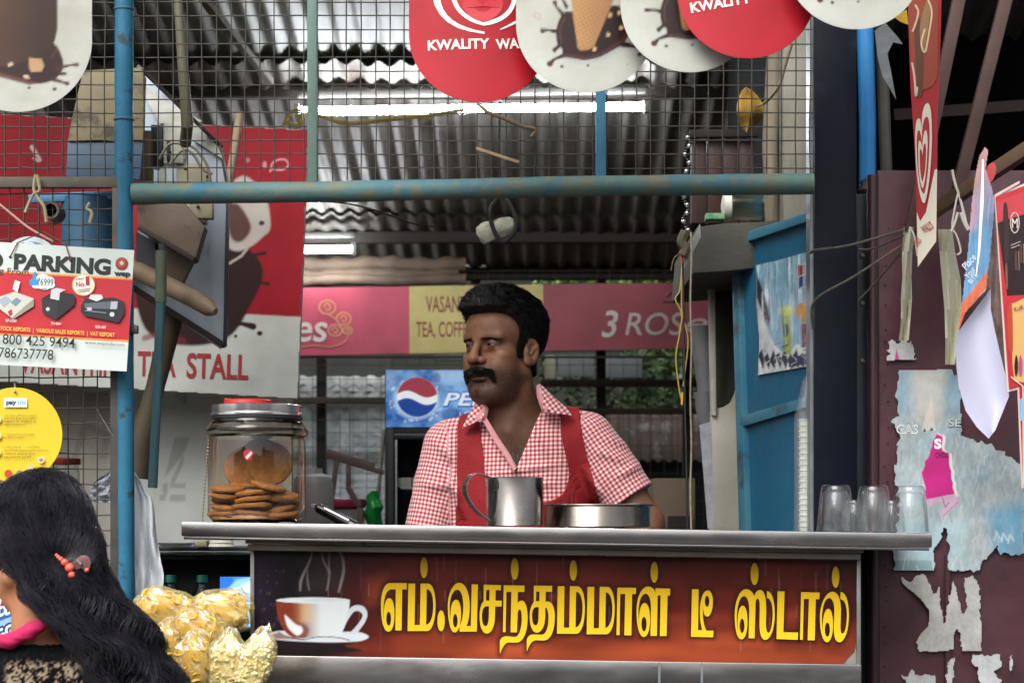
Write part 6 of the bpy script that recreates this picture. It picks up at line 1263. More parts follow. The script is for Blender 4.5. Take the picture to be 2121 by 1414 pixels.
# lettering runs from deep to bright yellow down its height as printed
ca = lt.data.color_attributes['Col']; co = np.empty(len(lt.data.vertices) * 3, np.float32); lt.data.vertices.foreach_get('co', co); zz = co.reshape(-1, 3)[:, 2]
t = np.clip((zz.max() - zz) / (zz.max() - zz.min()), 0, 1); cc = np.ones((len(zz), 4), np.float32); cc[:, :3] = lc('#bd8f0a') * (1 - t[:, None]) + lc('#e6c62a') * t[:, None]; ca.data.foreach_set('color', cc.ravel())

# ---------------------------------------------------------------- things on the counter
def top(px, Y): x = P(px, 0, Y).x; return Vector((x, Y, zt(x) + .0004))
GLASS = glass('jar_glass', '#f6f4ee')
jar = thing('cookie_jar', 'big glass cookie jar with a steel lid and red cap', 'jar', top(532, 3.95))
b = top(532, 3.95); s = 3.95 / F
def prof(l): return [(x * s, y * s) for x, y in l]
jp = prof([(2, 2), (86, 2), (97, 8), (101, 20), (101, 168), (99, 176), (105, 181), (106, 190), (102, 198), (94, 206), (91, 214), (91, 222)])
jin = prof([(88, 222), (88, 213), (91, 204), (98, 196), (101, 189), (100, 184), (95, 178), (97, 168), (97, 22), (92, 12), (80, 7), (2, 7)])
wall = film('jar_glass_wall', '#f6efe2', .85, .03, .0008, 18, ior=1.8)
MB().lathe(jp, b, 56).build('glass', wall, jar, smooth=True, ang=60)
for zz_, rr_ in ((190, 106), (178, 99), (206, 95), (4, 92)):
    MB().lathe([(rr_ * s - .0028, (zz_ - 3) * s), (rr_ * s + .0004, zz_ * s), (rr_ * s - .0028, (zz_ + 3) * s)], b, 48).build('glass_bead', glass('thick_glass', '#e9e6dc'), jar, smooth=True)
LIDS = mat('lid_steel', '#e4e3e1', '#cfcecd', scale=9, rough=.26, metal=1, rvar=.06)
MB().lathe(prof([(90, 222), (95, 220), (95, 224), (92, 226), (93, 240), (93, 241), (90, 242.5), (2, 243)]), b, 56).build('lid', LIDS, jar, smooth=True)
MB().lathe(prof([(91.5, 212), (94, 213), (94, 219), (91.5, 220)]), b, 48).build('seal', mat('black_seal', '#17140f', rough=.5), jar, smooth=True)
cap = b + Vector((-18 * s, 0, 0))
MB().lathe(prof([(2, 243), (54, 243), (54, 245), (50, 246), (49, 252), (46, 254), (2, 254)]), cap, 40).build('cap', mat('red_cap', '#c2241a', '#a81d16', scale=20, rough=.35), jar, smooth=True)
MB().bar(cap + Vector((-48 * s, 0, 254.5 * s)), cap + Vector((48 * s, 0, 250 * s)), .02, .004, up=(0, 0, 1)).build('cap_grip', mat('red_cap', '#c2241a'), jar, bevel=.001)
# sticker on the glass
pr = Print(lambda d: (lambda Xx, Yy: front(b.y - 101 * s - .0012 - d)(Xx, Yy)), dn=.0)
pr.poly(smoothpoly([(504, 936), (514, 930), (522, 935), (524, 932), (522, 948), (516, 952), (508, 950)], 4), '#a31f2c'); pr.poly([(508, 946), (520, 934), (523, 938), (512, 951)], '#d9b9b9'); pr.build('sticker', M_INK, jar)
# cookies: each a thing lying in the jar
CK = mat('ginger_cookie', '#9c6c3c', '#7d5230', scale=40, rough=.85, bump=.0022, bscale=140, patch='#a67840', pscale=60, plo=.5, phi=.7)
ckm = None; rc = random.Random(11)
spots = []
def cook(cx_, y, z, tx=0, ty=0, rr=46): spots.append((cx_ + rc.uniform(-5, 5), y, z, tx * 1.8 if tx < 1 else tx, ty * 1.6, rr * rc.uniform(.93, 1.05)))
for k in range(5): cook(-56 + rc.uniform(-3, 3), rc.uniform(-26, -14), 7 + k * 12.5, rc.uniform(-.08, .08), rc.uniform(-.06, .06), 40)
for k in range(5): cook(-6 + rc.uniform(-4, 4), -42 + rc.uniform(-4, 4), 7 + k * 13, rc.uniform(-.07, .07), rc.uniform(-.08, .08), 44)
for k in range(5): cook(52 + rc.uniform(-3, 3), rc.uniform(-24, -10), 7 + k * 12.2, rc.uniform(-.05, .05), .12 + rc.uniform(-.05, .05), 42)
cook(-52, -34, 70, .05, -.08, 38); cook(28, -46, 74, .05, .16, 40); cook(-20, 24, 76, .05, 0, 42)
for k in range(4): cook(8 + rc.uniform(-4, 4), 48, 10 + k * 13, rc.uniform(-.06, .06), rc.uniform(-.06, .06), 42)
cook(-30, 20, 114, 1.35, .1, 46); cook(26, 16, 122, 1.25, .25, 52); cook(8, 46, 124, 1.4, -.15, 52)
mb = MB().lathe([(.002, -.0048), (.036, -.0058), (.041, -.004), (.0425, .0), (.041, .0042), (.036, .0056), (.002, .0064)], (0, 0, 0), 26)
mb.xf(lambda p: Vector((p.x * (1 + .03 * noise.noise(p * 40)), p.y * (1 + .03 * noise.noise(p * 40)), p.z + .0018 * noise.noise(p * 90))))
ck0 = None; lay = ['at the jar bottom', 'low in the stack', 'mid stack', 'near the stack top', 'topmost of its stack']
for i, (cx_, dy, z, tx, ty, rr) in enumerate(spots):
    if ck0 is None: ck0 = mb.build('cookie', CK, None, smooth=True); c_ = ck0
    else: c_ = ck0.copy(); COL.objects.link(c_)
    c_.location = b + Vector((cx_ * s, dy * s, z * s)); c_.rotation_euler = (tx, ty, rc.uniform(0, 6)) if tx < 1 else (tx, ty, 0); c_.scale = (rr / 44,) * 3
    if i < 15: lb_ = 'brown round cookie %s, %s pile in the glass jar' % (lay[i % 5], ('left', 'middle front', 'right')[i // 5])
    elif i < 18: lb_ = ['brown cookie lying across the left pile in the jar', 'slanting brown cookie across the right piles in the jar', 'brown cookie lying flat behind the front piles in the jar'][i - 15]
    elif i < 22: lb_ = ['lowest', 'second lowest', 'second highest', 'topmost'][i - 18] + ' brown cookie of the half hidden rear pile in the glass jar'
    else: lb_ = ['brown cookie standing on edge at the left behind the piles', 'large brown cookie leaning on edge in the middle of the jar', 'brown cookie on edge at the very back of the jar'][i - 22]
    tag(c_, lb_, 'cookie', 'cookies in the glass jar')
# chain hanging on the jar's left
o = thing('lid_chain', 'thin bead chain hanging down the left side of the cookie jar', 'chain', top(424, 3.95))
ch = MB()
for k in range(24): ch.ball(P(432 - k * .55, 905 + k * 7.4, 3.92), .0022, 7, 5, (1, 1, 1.6))
ch.build('links', mat('brass_chain', '#8f8566', rough=.35, metal=.8), o, smooth=True)

mug = thing('steel_mug', 'dented steel mug with a big flat loop handle on the counter', 'mug', top(1064, 3.97))
b = top(1066, 3.97); s = 3.97 / F
MB().lathe(prof([(2, 1), (56, 1), (58, 3), (58.5, 97), (59.5, 99), (59.5, 101), (57.5, 101.5), (56.5, 99), (56, 6), (2, 5)]), b, 56).build('body', STEEL, mug, smooth=True, ang=50)
hp = smoothpoly([(-54, 99), (-72, 106), (-92, 109), (-108, 101), (-117, 84), (-115, 66), (-104, 46), (-84, 26), (-62, 12)], 6, False); ch_, sh_ = math.cos(.5), math.sin(.5)
vs = []; fs = []
for i, (x, z) in enumerate(hp):
    for dy, dz in ((-10, 0), (10, 0), (10, 1.6), (-10, 1.6)):
        a = hp[min(i + 1, len(hp) - 1)]; q = hp[max(i - 1, 0)]; tx, tz = a[0] - q[0], a[1] - q[1]; L = math.hypot(tx, tz)
        xx = (x - tz / L * dz); vs.append(b + Vector(((xx * ch_ - dy * sh_) * s, (xx * sh_ + dy * ch_) * s, (z + tx / L * dz) * s)))
for i in range(len(hp) - 1):
    for k in range(4): fs.append((i * 4 + k, i * 4 + (k + 1) % 4, i * 4 + 4 + (k + 1) % 4, i * 4 + 4 + k))
MB().add(vs, fs).build('handle', STEEL, mug, smooth=True, ang=40)
MB().tube(smoothpoly([b + Vector((-44 * s, -.042, 98 * s)), b + Vector((-36 * s, -.047, 92 * s)), b + Vector((-35 * s, -.048, 78 * s)), b + Vector((-42 * s, -.044, 74 * s))], 4, False), .0013, 6).build('rivet_wire', mat('dark_wire', '#3a3a3c', rough=.4, metal=.7), mug, smooth=True)
pot = thing('steel_pot', 'wide shallow steel pot beside the mug on the counter', 'pot', top(1236, 4.06))
b = top(1236, 4.06); s = 4.06 / F
MB().lathe(prof([(2, 1), (108, 1), (111, 4), (111.5, 42), (115, 45), (121, 46.5), (121.5, 48), (116, 48.5), (110, 46), (108, 6), (2, 5)]), b, 64).build('body', mat('pot_steel', '#b8b3aa', '#9f9a92', scale=9, rough=.18, metal=1, rvar=.05), pot, smooth=True, ang=50)
MB().lathe(prof([(2, 40), (108, 40)]), b, 40).build('milk', mat('milk_tea', '#b58a64', rough=.2), pot)
MB().bar(b + Vector((60 * s, -.02, 47 * s)), b + Vector((95 * s, .05, 50 * s)), .025, .004).build('spoon', STEEL, pot, bevel=.001)
# tumblers upside down
TG = film('tumbler_glass', '#f9fbfb', .9, .04, .0012, 40, ior=2.0, haze=.006, hz='#ffffff')
tz = []
def tumbler(px, Y, lab, h=92, r0=37, r1=27, first=[None]):
    p = top(px, Y); s = 3.9 / F
    if first[0] is None:
        o = thing('glass_tumbler', lab, 'glass', p, 'upturned tea glasses on the counter')
        MB().lathe(prof([(r0 - 2.2, 0), (r0, 0), (r0 + .5, 2), (r0 - 3, h * .45), (r1 + 2.5, h * .88), (r1, h * .97), (r1 - 3, h), (2, h - 1.5), (2, h * .84), (r1 - 5, h * .86), (r1 - 1, h * .80), (r0 - 6, h * .4), (r0 - 2.2, 2)]), p, 36).build('glass', TG, o, smooth=True, ang=50)
        first[0] = o
    else:
        o = copy_tree(first[0]); o.location = p; o['label'] = lab
    return o
tumbler(1731, 3.86, 'leftmost upturned glass of the front row by the navy column')
tumbler(1809, 3.86, 'middle upturned glass of the front row at the counter end')
tumbler(1885, 3.86, 'rightmost upturned glass at the counter end over the maroon sheet')
for x, l in ((1768, 'left upturned glass of the back row, seen between two front glasses'), (1846, 'right upturned glass of the back row, seen between two front glasses')):
    t_ = tumbler(x, 4.0, l); t_.scale = (.78, .78, .72)
ph = thing('black_pen', 'chunky black pen lying slantwise on the counter behind the jar', 'pen', top(700, 4.1))
MB().tube([P(652, 1048, 4.05), P(660, 1052, 4.04), P(700, 1072, 4.03), P(735, 1090, 4.02)], [.004, .011, .012, .012], 14).build('barrel', mat('gloss_black', '#101012', rough=.2), ph, smooth=True)
MB().tube([P(645, 1046, 4.05), P(654, 1050, 4.045)], [.004, .007], 10).build('tip', LIDS, ph, smooth=True)
MB().tube([P(672, 1052, 4.02), P(722, 1077, 4.01)], .0025, 8).build('clip', LIDS, ph, smooth=True)

# ---------------------------------------------------------------- dark display cabinet behind the left end
dc = thing('display_cabinet', 'dark glass fronted cabinet behind the left end of the counter', 'cabinet', P(430, 1414, 4.35))
Yd = 4.35; DK = mat('cabinet_dark', '#1b2222', '#151a1a', scale=6, rough=.4)
def dbox(nm, a, b_, y0, y1, Y, th, m, bev=.002): return MB().box(P(a, 0, Y).x, P(b_, 0, Y).x, Y, Y + th, P(0, y1, Y).z, P(0, y0, Y).z).build(nm, m, dc, bevel=bev)
dbox('top', 240, 560, 1132, 1141, Yd, .3, mat('cabinet_top', '#2a3030', rough=.3)); dbox('back', 240, 560, 1142, 1560, Yd + .28, .02, DK); dbox('shelf', 244, 556, 1150, 1158, Yd + .05, .2, DK); dbox('side', 236, 243, 1142, 1560, Yd, .27, DK); dbox('rail', 244, 556, 1142, 1147, Yd, .02, mat('rail_grey', '#4a5556', rough=.3, metal=.5))
dbox('base_shelf', 244, 556, 1300, 1308, Yd, .27, DK)
sc_ = thing('lit_screen', 'small glowing blue and white screen inside the dark cabinet', 'screen', P(485, 1240, 4.42))
sv = Canvas(456, 1194, 520, 1300, 2, '#4f8fe0'); sv.poly([(456, 1194), (482, 1194), (500, 1300), (456, 1300)], '#2f6fd8', 3); sv.poly([(470, 1220), (490, 1200), (520, 1194), (520, 1300), (478, 1300)], '#8fc4f2', 5); sv.poly([(500, 1212), (520, 1204), (520, 1240)], '#dff0fb', 8)
smt = mat('screen_glow', None, attr=True, rough=.2); b_ = smt.node_tree.nodes['Principled BSDF']; smt.node_tree.links.new([q for q in smt.node_tree.nodes if q.type == 'VERTEX_COLOR'][0].outputs[0], b_.inputs['Emission Color']); b_.inputs['Emission Strength'].default_value = .7
MB().box(P(454, 0, 4.42).x, P(522, 0, 4.42).x, 4.421, 4.44, P(0, 1302, 4.42).z, P(0, 1192, 4.42).z).build('casing', DK, sc_); sv.build('display', front(4.42), smt, sc_)
for x, l in ((354, 'water bottle with a green cap half hidden by the white cloth'), (419, 'green capped water bottle in the middle of the dark cabinet')):
    o = thing('water_bottle', l, 'bottle', P(x, 1300, 4.4), group='green capped bottles in the dark cabinet'); q = P(x, 1190, 4.4); s4 = 4.4 / F
    MB().lathe(prof([(2, 0), (12, 0), (12.5, -2), (12.5, -16), (2, -16)]), q, 20).build('cap', mat('green_cap', '#1c8a72', '#177861', scale=20, rough=.4), o, smooth=True)
    MB().lathe([(x_ * s4, y_ * s4) for x_, y_ in ((10, -17), (10, -22), (22, -42), (24, -60), (23, -110), (2, -111))], q, 20).build('body', film('pet_bottle', '#d6e6e0', 1.0, .08, .001, 30), o, smooth=True)
pcs = thing('cup_pile', 'short pile of white paper cups on the cabinet under the counter end', 'cups', P(458, 1132, 4.3))
for k in range(3): MB().lathe([(.030 - .0015 * k, .008 * k), (.026 - .0015 * k, .008 * k + .0075), (.024, .008 * k + .0075)], P(459, 1131, 4.3), 22).build('cup', mat('white_paper_cup', '#d9d8cc'), pcs, smooth=True)
pl = thing('steel_plate', 'white edged plate on the dark cabinet beside the cloth', 'plate', P(365, 1130, 4.3))
MB().lathe([(.001, 0), (.03, 0), (.04, .006), (.042, .006), (.031, -.002), (.001, -.002)], P(364, 1129, 4.3), 30).build('plate', mat('white_plate', '#b9bcba', rough=.3), pl, smooth=True)
MB().box(P(400, 0, 4.3).x, P(428, 0, 4.3).x, 4.3, 4.36, P(0, 1131, 4.3).z, P(0, 1119, 4.3).z).build('sachets', mat('sachet_tan', '#8a7f5a', '#b0a98f', scale=40, rough=.5), pl, bevel=.003)
# small table the snack bags stand on
tbx = thing('snack_table', 'low table under the snack bags, below the photo edge', 'table', P(420, 1450, 3.7))
MB().box(P(230, 0, 3.7).x, P(580, 0, 3.7).x, 3.55, 3.82, P(0, 1452, 3.7).z, P(0, 1440, 3.7).z).build('tabletop', WOODD, tbx, bevel=.004)
for x, y in ((236, 3.57), (570, 3.57), (236, 3.78), (570, 3.78)): MB().box(P(x, 0, 3.7).x - .015, P(x, 0, 3.7).x + .015, y - .015, y + .015, .005, P(0, 1453, 3.7).z).build('leg', WOODD, tbx)
# ================================================================ sculpting: distance fields and a surface grid
def s_ell(p, c, r):
    q = [(p[i] - c[i]) / r[i] for i in range(3)]; k0 = np.sqrt(q[0]**2 + q[1]**2 + q[2]**2) + 1e-6
    k1 = np.sqrt((q[0] / r[0])**2 + (q[1] / r[1])**2 + (q[2] / r[2])**2) + 1e-9; return k0 * (k0 - 1) / k1
def s_cap(p, a, b, r0, r1=None):
    r1 = r0 if r1 is None else r1; e = [b[i] - a[i] for i in range(3)]; L = sum(x * x for x in e) + 1e-9
    t = np.clip(sum((p[i] - a[i]) * e[i] for i in range(3)) / L, 0, 1)
    return np.sqrt(sum((p[i] - a[i] - e[i] * t)**2 for i in range(3))) - (r0 + (r1 - r0) * t)
def s_chain(p, pts, k):
    d = None
    for a, b in zip(pts[:-1], pts[1:]):
        q = s_cap(p, a[:3], b[:3], a[3], b[3]); d = q if d is None else smin(d, q, k)
    return d
def smin(a, b, k):
    h = np.clip(.5 + .5 * (b - a) / k, 0, 1); return b + (a - b) * h - k * h * (1 - h)
def smax(a, b, k): return -smin(-a, -b, k)
def sst(x, a, b):
    t = np.clip((x - a) / (b - a), 0, 1); return t * t * (3 - 2 * t)
def n3(x, y, z): return (vnoise(x + z * .71, y - z * .37) + vnoise(y * 1.1 + 9.2, z * 1.3 + x * .31 + 4.1)) - 1.0
def nets(fn, xs, ys, zs, blk=12, newton=3):
    xs, ys, zs = [np.asarray(a, np.float32) for a in (xs, ys, zs)]; N = (len(xs), len(ys), len(zs)); D = np.full(N, 1e3, np.float32)
    for i in range(0, N[0], blk):
        for j in range(0, N[1], blk):
            for k in range(0, N[2], blk):
                X, Y, Z = xs[i:i + blk], ys[j:j + blk], zs[k:k + blk]
                c = [np.float32((a[0] + a[-1]) / 2) for a in (X, Y, Z)]; R = math.sqrt(sum(float(a[-1] - a[0])**2 for a in (X, Y, Z))) / 2
                d0 = float(fn([np.array([q]) for q in c])[0])
                if abs(d0) > R * 1.35 + 14: D[i:i + blk, j:j + blk, k:k + blk] = d0; continue
                g = np.meshgrid(X, Y, Z, indexing='ij'); D[i:i + blk, j:j + blk, k:k + blk] = fn(g)
    S = D < 0; n0, n1, n2 = N
    cnt = np.zeros((n0 - 1, n1 - 1, n2 - 1), np.int8)
    for a in (0, 1):
        for b in (0, 1):
            for c in (0, 1): cnt += S[a:n0 - 1 + a, b:n1 - 1 + b, c:n2 - 1 + c]
    I = np.argwhere((cnt > 0) & (cnt < 8)); vid = -np.ones(cnt.shape, np.int64); vid[tuple(I.T)] = np.arange(len(I))
    acc = np.zeros((len(I), 3)); w = np.zeros(len(I)); ax = (xs, ys, zs)
    cor = [(a, b, c) for a in (0, 1) for b in (0, 1) for c in (0, 1)]
    for u in cor:
        for m in range(3):
            if u[m]: continue
            v = list(u); v[m] = 1; A = I + u; B = I + v; da = D[tuple(A.T)]; db = D[tuple(B.T)]; q = (da < 0) != (db < 0)
            t = np.where(q, da / (da - db + 1e-12), 0)
            pa = np.stack([ax[n][A[:, n]] for n in range(3)], -1); pb = np.stack([ax[n][B[:, n]] for n in range(3)], -1)
            acc += np.where(q[:, None], pa + (pb - pa) * t[:, None], 0); w += q
    V = acc / w[:, None]; Fc = []
    for m in range(3):
        o1, o2 = [(1, 2), (2, 0), (0, 1)][m]
        sl = [slice(1, n - 1) for n in N]; sl[m] = slice(0, N[m] - 1); sl2 = list(sl); sl2[m] = slice(1, N[m])
        a, b = S[tuple(sl)], S[tuple(sl2)]; E = np.argwhere(a != b); off = np.array([1, 1, 1]); off[m] = 0; E = E + off
        if not len(E): continue
        e1 = np.eye(3, dtype=int)[o1]; e2 = np.eye(3, dtype=int)[o2]
        q = np.stack([vid[tuple((E - e1 - e2).T)], vid[tuple((E - e2).T)], vid[tuple(E.T)], vid[tuple((E - e1).T)]], -1)
        fl = ~S[tuple(E.T)]; q[fl] = q[fl][:, ::-1]; Fc.append(q)
    Fc = np.vstack(Fc); Fc = Fc[(Fc >= 0).all(1)]
    for _ in range(newton):
        p = [V[:, i].astype(np.float64) for i in range(3)]; d = fn(p); e = .4; g = []
        for i in range(3):
            a = list(p); a[i] = p[i] + e; b = list(p); b[i] = p[i] - e; g.append((fn(a) - fn(b)) / (2 * e))
        g = np.stack(g, -1); gl = np.clip((g**2).sum(1), .15, None); V = V - np.clip((d / gl), -2.5, 2.5)[:, None] * g * .8
    return V, Fc
def normals(fn, V, e=.6):
    p = [V[:, i] for i in range(3)]; g = []
    for i in range(3):
        a = list(p); a[i] = p[i] + e; b = list(p); b[i] = p[i] - e; g.append(fn(a) - fn(b))
    g = np.stack(g, -1); return g / (np.linalg.norm(g, axis=1, keepdims=True) + 1e-9)
def axis_(lo, hi, f0, f1, fine, coarse):
    a = list(np.arange(f0, lo - coarse, -coarse))[::-1][:-1] + list(np.arange(f0, f1, fine)) + list(np.arange(f1, hi + coarse, coarse)); return np.array(a)
def strands(paths, rads, sides=3):          # many hairs as one mesh; paths (n, m, 3)
    n, m, _ = paths.shape; T = np.gradient(paths, axis=1); T /= np.linalg.norm(T, axis=2, keepdims=True) + 1e-9
    ref = np.array([.31, .52, .79]); X = np.cross(T, ref); X /= np.linalg.norm(X, axis=2, keepdims=True) + 1e-9; Yv = np.cross(T, X)
    ang = np.arange(sides) * 2 * np.pi / sides
    V = paths[:, :, None, :] + (X[:, :, None, :] * np.cos(ang)[None, None, :, None] + Yv[:, :, None, :] * np.sin(ang)[None, None, :, None]) * rads[:, :, None, None]
    base = (np.arange(n) * m * sides)[:, None, None] + (np.arange(m - 1) * sides)[None, :, None]; k = np.arange(sides)[None, None, :]; k2 = (k + 1) % sides
    Fq = np.stack([base + k, base + k2, base + sides + k2, base + sides + k], -1).reshape(-1, 4); return V.reshape(-1, 3), Fq

# ---------------------------------------------------------------- a head, in millimetres: L to its left, F forward, U up from the eye line
def head_core(L, Fw, U, w=1.0, ears=True, male=True):
    A = np.abs(L); p = (A, Fw, U)
    d = s_ell((L, Fw, U), (0, -12, 38), (76 * w, 95, 77))
    d = smin(d, s_ell((L, Fw, U), (0, 30, 30), (60 * w, 58, 52)), 30)                       # forehead
    d = smin(d, s_ell((L, Fw, U), (0, 22, -44), (55 * w, 58, 62)), 26)                      # face block
    d = smin(d, s_cap(p, (53 * w, -4, -60), (24, 56, -101), 17, 20), 30)                    # jaw
    d = smin(d, s_ell((L, Fw, U), (0, 72, -106), (27, 16, 18)), 18)                         # chin
    d = smin(d, s_ell(p, (46 * w, 50, -27), (20, 25, 17)), 18)                              # cheekbone
    d = smin(d, s_ell((L, Fw, U), (0, 28, -108), (50, 44, 27)), 24)                         # under the jaw
    d = smin(d, s_ell(p, (37 * w, 46, -62), (28, 28, 34)), 22)                              # full cheek
    d = smin(d, s_ell(p, (30 * w, 64, -54), (22, 19, 25)), 16)                              # cheek by the mouth
    d = smin(d, s_cap(p, (6, 84, 14), (46 * w, 68, 15), 8.5 if male else 6), 13)            # brow ridge
    d = smax(d, -s_ell(p, (30, 93, -1), (18, 21, 11)), 9)                                   # eye socket
    d = smin(d, s_ell(p, (31, 71, -1), (13.8, 13.8, 12)), 5)                                # lids
    d = smin(d, s_cap(p, (19, 77, -11), (43, 70, -12), 2.6), 9)                             # lower lid fold
    d = smin(d, s_cap((L, Fw, U), (0, 86, 4), (0, 102, -28), 7.5, 10), 10)                  # nose bridge
    d = smin(d, s_ell((L, Fw, U), (0, 102, -34), (14, 12.5, 10.5)), 7)                        # tip
    d = smin(d, s_ell(p, (16, 90, -37), (9, 11, 8.5)), 5)                                 # wings
    d = smax(d, -s_ell(p, (7, 98, -45), (4, 6, 4.5)), 3)                                    # nostrils
    d = smin(d, s_ell((L, Fw, U), (0, 78, -58), (27, 16, 15)), 10)                          # upper lip mound
    d = smin(d, s_ell((L, Fw, U), (0, 87, -67), (23, 8.5, 4.8)), 4)
    d = smin(d, s_ell((L, Fw, U), (0, 83, -77), (21, 9.5, 6.6)), 5)
    d = smax(d, -s_cap((L, Fw, U), (-24, 90, -72.5), (24, 90, -72.5), 1.5), 3)
    d = smax(d, -s_ell((L, Fw, U), (0, 95, -88), (20, 9, 5)), 8)
    if ears:
        c, s = math.cos(.22), math.sin(.22); F2 = (Fw + 8) * c + (U + 16) * s; U2 = -(Fw + 8) * s + (U + 16) * c
        A2 = A - (F2 * -.32)
        q = (A2, F2, U2); e = s_ell(q, (76 * w, 0, 0), (6, 19, 31)); e = smax(e, -s_ell(q, (82 * w, 1, 4), (7, 10.5, 19)), 4)
        e = smin(e, s_cap(q, (78 * w, -9, 16), (79 * w, 4, -6), 2.4), 3); e = smin(e, s_ell(q, (77 * w, 7, -23), (5, 8, 9)), 5); e = smin(e, s_ell(q, (76 * w, 12, -2), (5, 5, 7)), 3)
        d = smin(d, e, 5)
    return d
EYE_CUT = lambda L, Fw, U: s_ell((np.abs(L), Fw, U), (31.5, 86, -2.2), (12.4, 12, 2.3))

# ================================================================ the tea seller
MY = 4.34; MO = P(1042, 718, MY); KM = MY / F * 1000        # millimetres per photo pixel at his depth
def mpx(px, py): return ((px - 1042) * KM, (718 - py) * KM)
def m2w(V): return np.stack([MO.x + V[:, 0] * .001, MO.y - V[:, 1] * .001, MO.z + V[:, 2] * .001], -1)
YAW = math.radians(40); ca_, sa_ = math.cos(YAW), math.sin(YAW)
def tolocal(p): return p[0] * ca_ + p[1] * sa_, -p[0] * sa_ + p[1] * ca_, p[2]
def fromlocal(V): return np.stack([V[:, 0] * ca_ - V[:, 1] * sa_, V[:, 0] * sa_ + V[:, 1] * ca_, V[:, 2]], -1)
SHL = (-126, -50, -222); ELL = (-166, -30, -400); WRL = (-150, 62, -560)          # arm at the photo's left
SHR = (192, -25, -203); ELR = (320, -5, -396); WRR = (300, 60, -600)             # arm at the photo's right
def torso(p, o=0):
    d = s_ell(p, (30, -45, -340), (158 + o, 96 + o, 205)); d = smin(d, s_ell(p, (32, -40, -560), (150 + o, 98 + o, 190)), 60)
    d = smin(d, s_cap(p, (-95, -52, -216), (150, -34, -196), 50 + o * .7, 52 + o * .7), 50)
    d = smin(d, s_cap(p, (25, -40, -160), (-75, -55, -205), 34 + o * .6, 30 + o * .6), 36); return smin(d, s_cap(p, (25, -40, -155), (125, -45, -186), 36 + o * .6, 30 + o * .6), 36)
def hand(p, w_, dirv, sgn):                       # palm and five bent fingers hanging from a wrist
    D = np.array(dirv, float); D /= np.linalg.norm(D); side = np.cross(D, [0, 1, 0]); side /= np.linalg.norm(side); fr = np.cross(side, D); W_ = np.array(w_, float)
    d = s_cap(p, tuple(W_ + D * 15), tuple(W_ + D * 75), 24, 27)
    d = smax(d, -(sum((p[i] - (W_ + D * 45)[i]) * fr[i] for i in range(3)) + 15) * -1 - 30, 6) if False else d
    for k, (o, l) in enumerate(((-24, 58), (-8, 70), (8, 74), (24, 66))):
        a = W_ + D * 85 + side * o; b = a + D * l * .55 + fr * 8; c = b + D * l * .42 + fr * 20
        d = smin(d, s_chain(p, [(*a, 9.5), (*b, 8.5), (*c, 7)], 3), 4)
    a = W_ + D * 30 + side * 24 * sgn; b = a + D * 30 + side * 20 * sgn + fr * 8; c = b + D * 28 + fr * 10
    return smin(d, s_chain(p, [(*a, 12), (*b, 10), (*c, 8)], 4), 8)
def man_skin(p):
    L, Fw, U = tolocal(p); h = head_core(L, Fw, U); h = smax(h, -EYE_CUT(L, Fw, U), 1.2)
    nk = s_cap(p, (8, -10, -66), (26, -34, -190), 57, 62); d = smin(h, nk, 16)
    d = smin(d, s_cap(p, (48, 12, -78), (14, 26, -190), 11, 8), 18)                      # neck muscle of the turned head
    t = torso(p, -8); t = smax(t, -(p[2] + 600), 8); d = smin(d, t, 34)
    a = s_chain(p, [(*SHL, 50), (*ELL, 40), (*WRL, 27)], 14); d = smin(d, a, 24)
    a = s_chain(p, [(*SHR, 50), (*ELR, 42), (*WRR, 28)], 14); d = smin(d, a, 24)
    d = smin(d, hand(p, WRL, (.2, .5, -.8), 1), 8); return smin(d, hand(p, WRR, (-.25, .4, -.85), -1), 8)
man = thing('person', 'man with a thick moustache in a red checked shirt and red vest, looking left', 'person', (MO.x, MO.y, .4), kind='thing')
V, Fc = nets(man_skin, axis_(-270, 410, -112, 108, 2.0, 6), axis_(-150, 200, -112, 116, 2.0, 6), axis_(-720, 140, -138, 126, 2.0, 6))
Lh, Fh, Uh = tolocal((V[:, 0], V[:, 1], V[:, 2]))
sk = np.empty((len(V), 3), np.float32); sk[:] = lc('#7a543d')
def paint(m, c): global sk; sk = sk * (1 - m[:, None]) + lc(c) * m[:, None]
nz = n3(V[:, 0] / 9, V[:, 1] / 9, V[:, 2] / 9); paint(np.clip(.25 + nz * .5, 0, .45), '#5f3d2b')
inface = (Uh > -135)
beard = sst(-Uh, 34, 70) * sst(Fh, -12, 22) * sst(Uh, -134, -116); paint(beard * (.55 + .4 * vnoise(V[:, 0] / 2.2, V[:, 2] / 2.2 + V[:, 1] / 3)), '#2b1e18')
paint(sst(-V[:, 2], 104, 130) * (1 - sst(-V[:, 2], 215, 260)) * .6 * (1 - sst(V[:, 0], 120, 150)) * sst(V[:, 0], -90, -60), '#4a3125')  # neck darkened: shade under the chin painted into the skin
paint(np.exp(-((np.abs(Lh) - 31)**2 / 260 + (Uh - 2)**2 / 150)) * sst(Fh, 50, 66) * .75, '#35211a')  # eye sockets darkened: brow shade painted into the skin
lip = np.exp(-(Lh / 21)**4 - ((Uh + 75) / 8)**4) * sst(Fh, 76, 84); paint(lip * .75, '#4a2c26')
ch_ = np.exp(-((V[:, 0] - 22) / 40)**2 - ((V[:, 2] + 262) / 46)**2) * sst(V[:, 1], 0, 25); chn = vnoise(V[:, 0] / 3, V[:, 2] / 6) ; paint(np.clip(ch_ * (.45 + .9 * chn), 0, .9), '#150e0b')
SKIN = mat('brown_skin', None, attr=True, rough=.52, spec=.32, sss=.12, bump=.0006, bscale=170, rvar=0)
mk('body', m2w(V), Fc, SKIN, man, colors=sk, smooth=True)
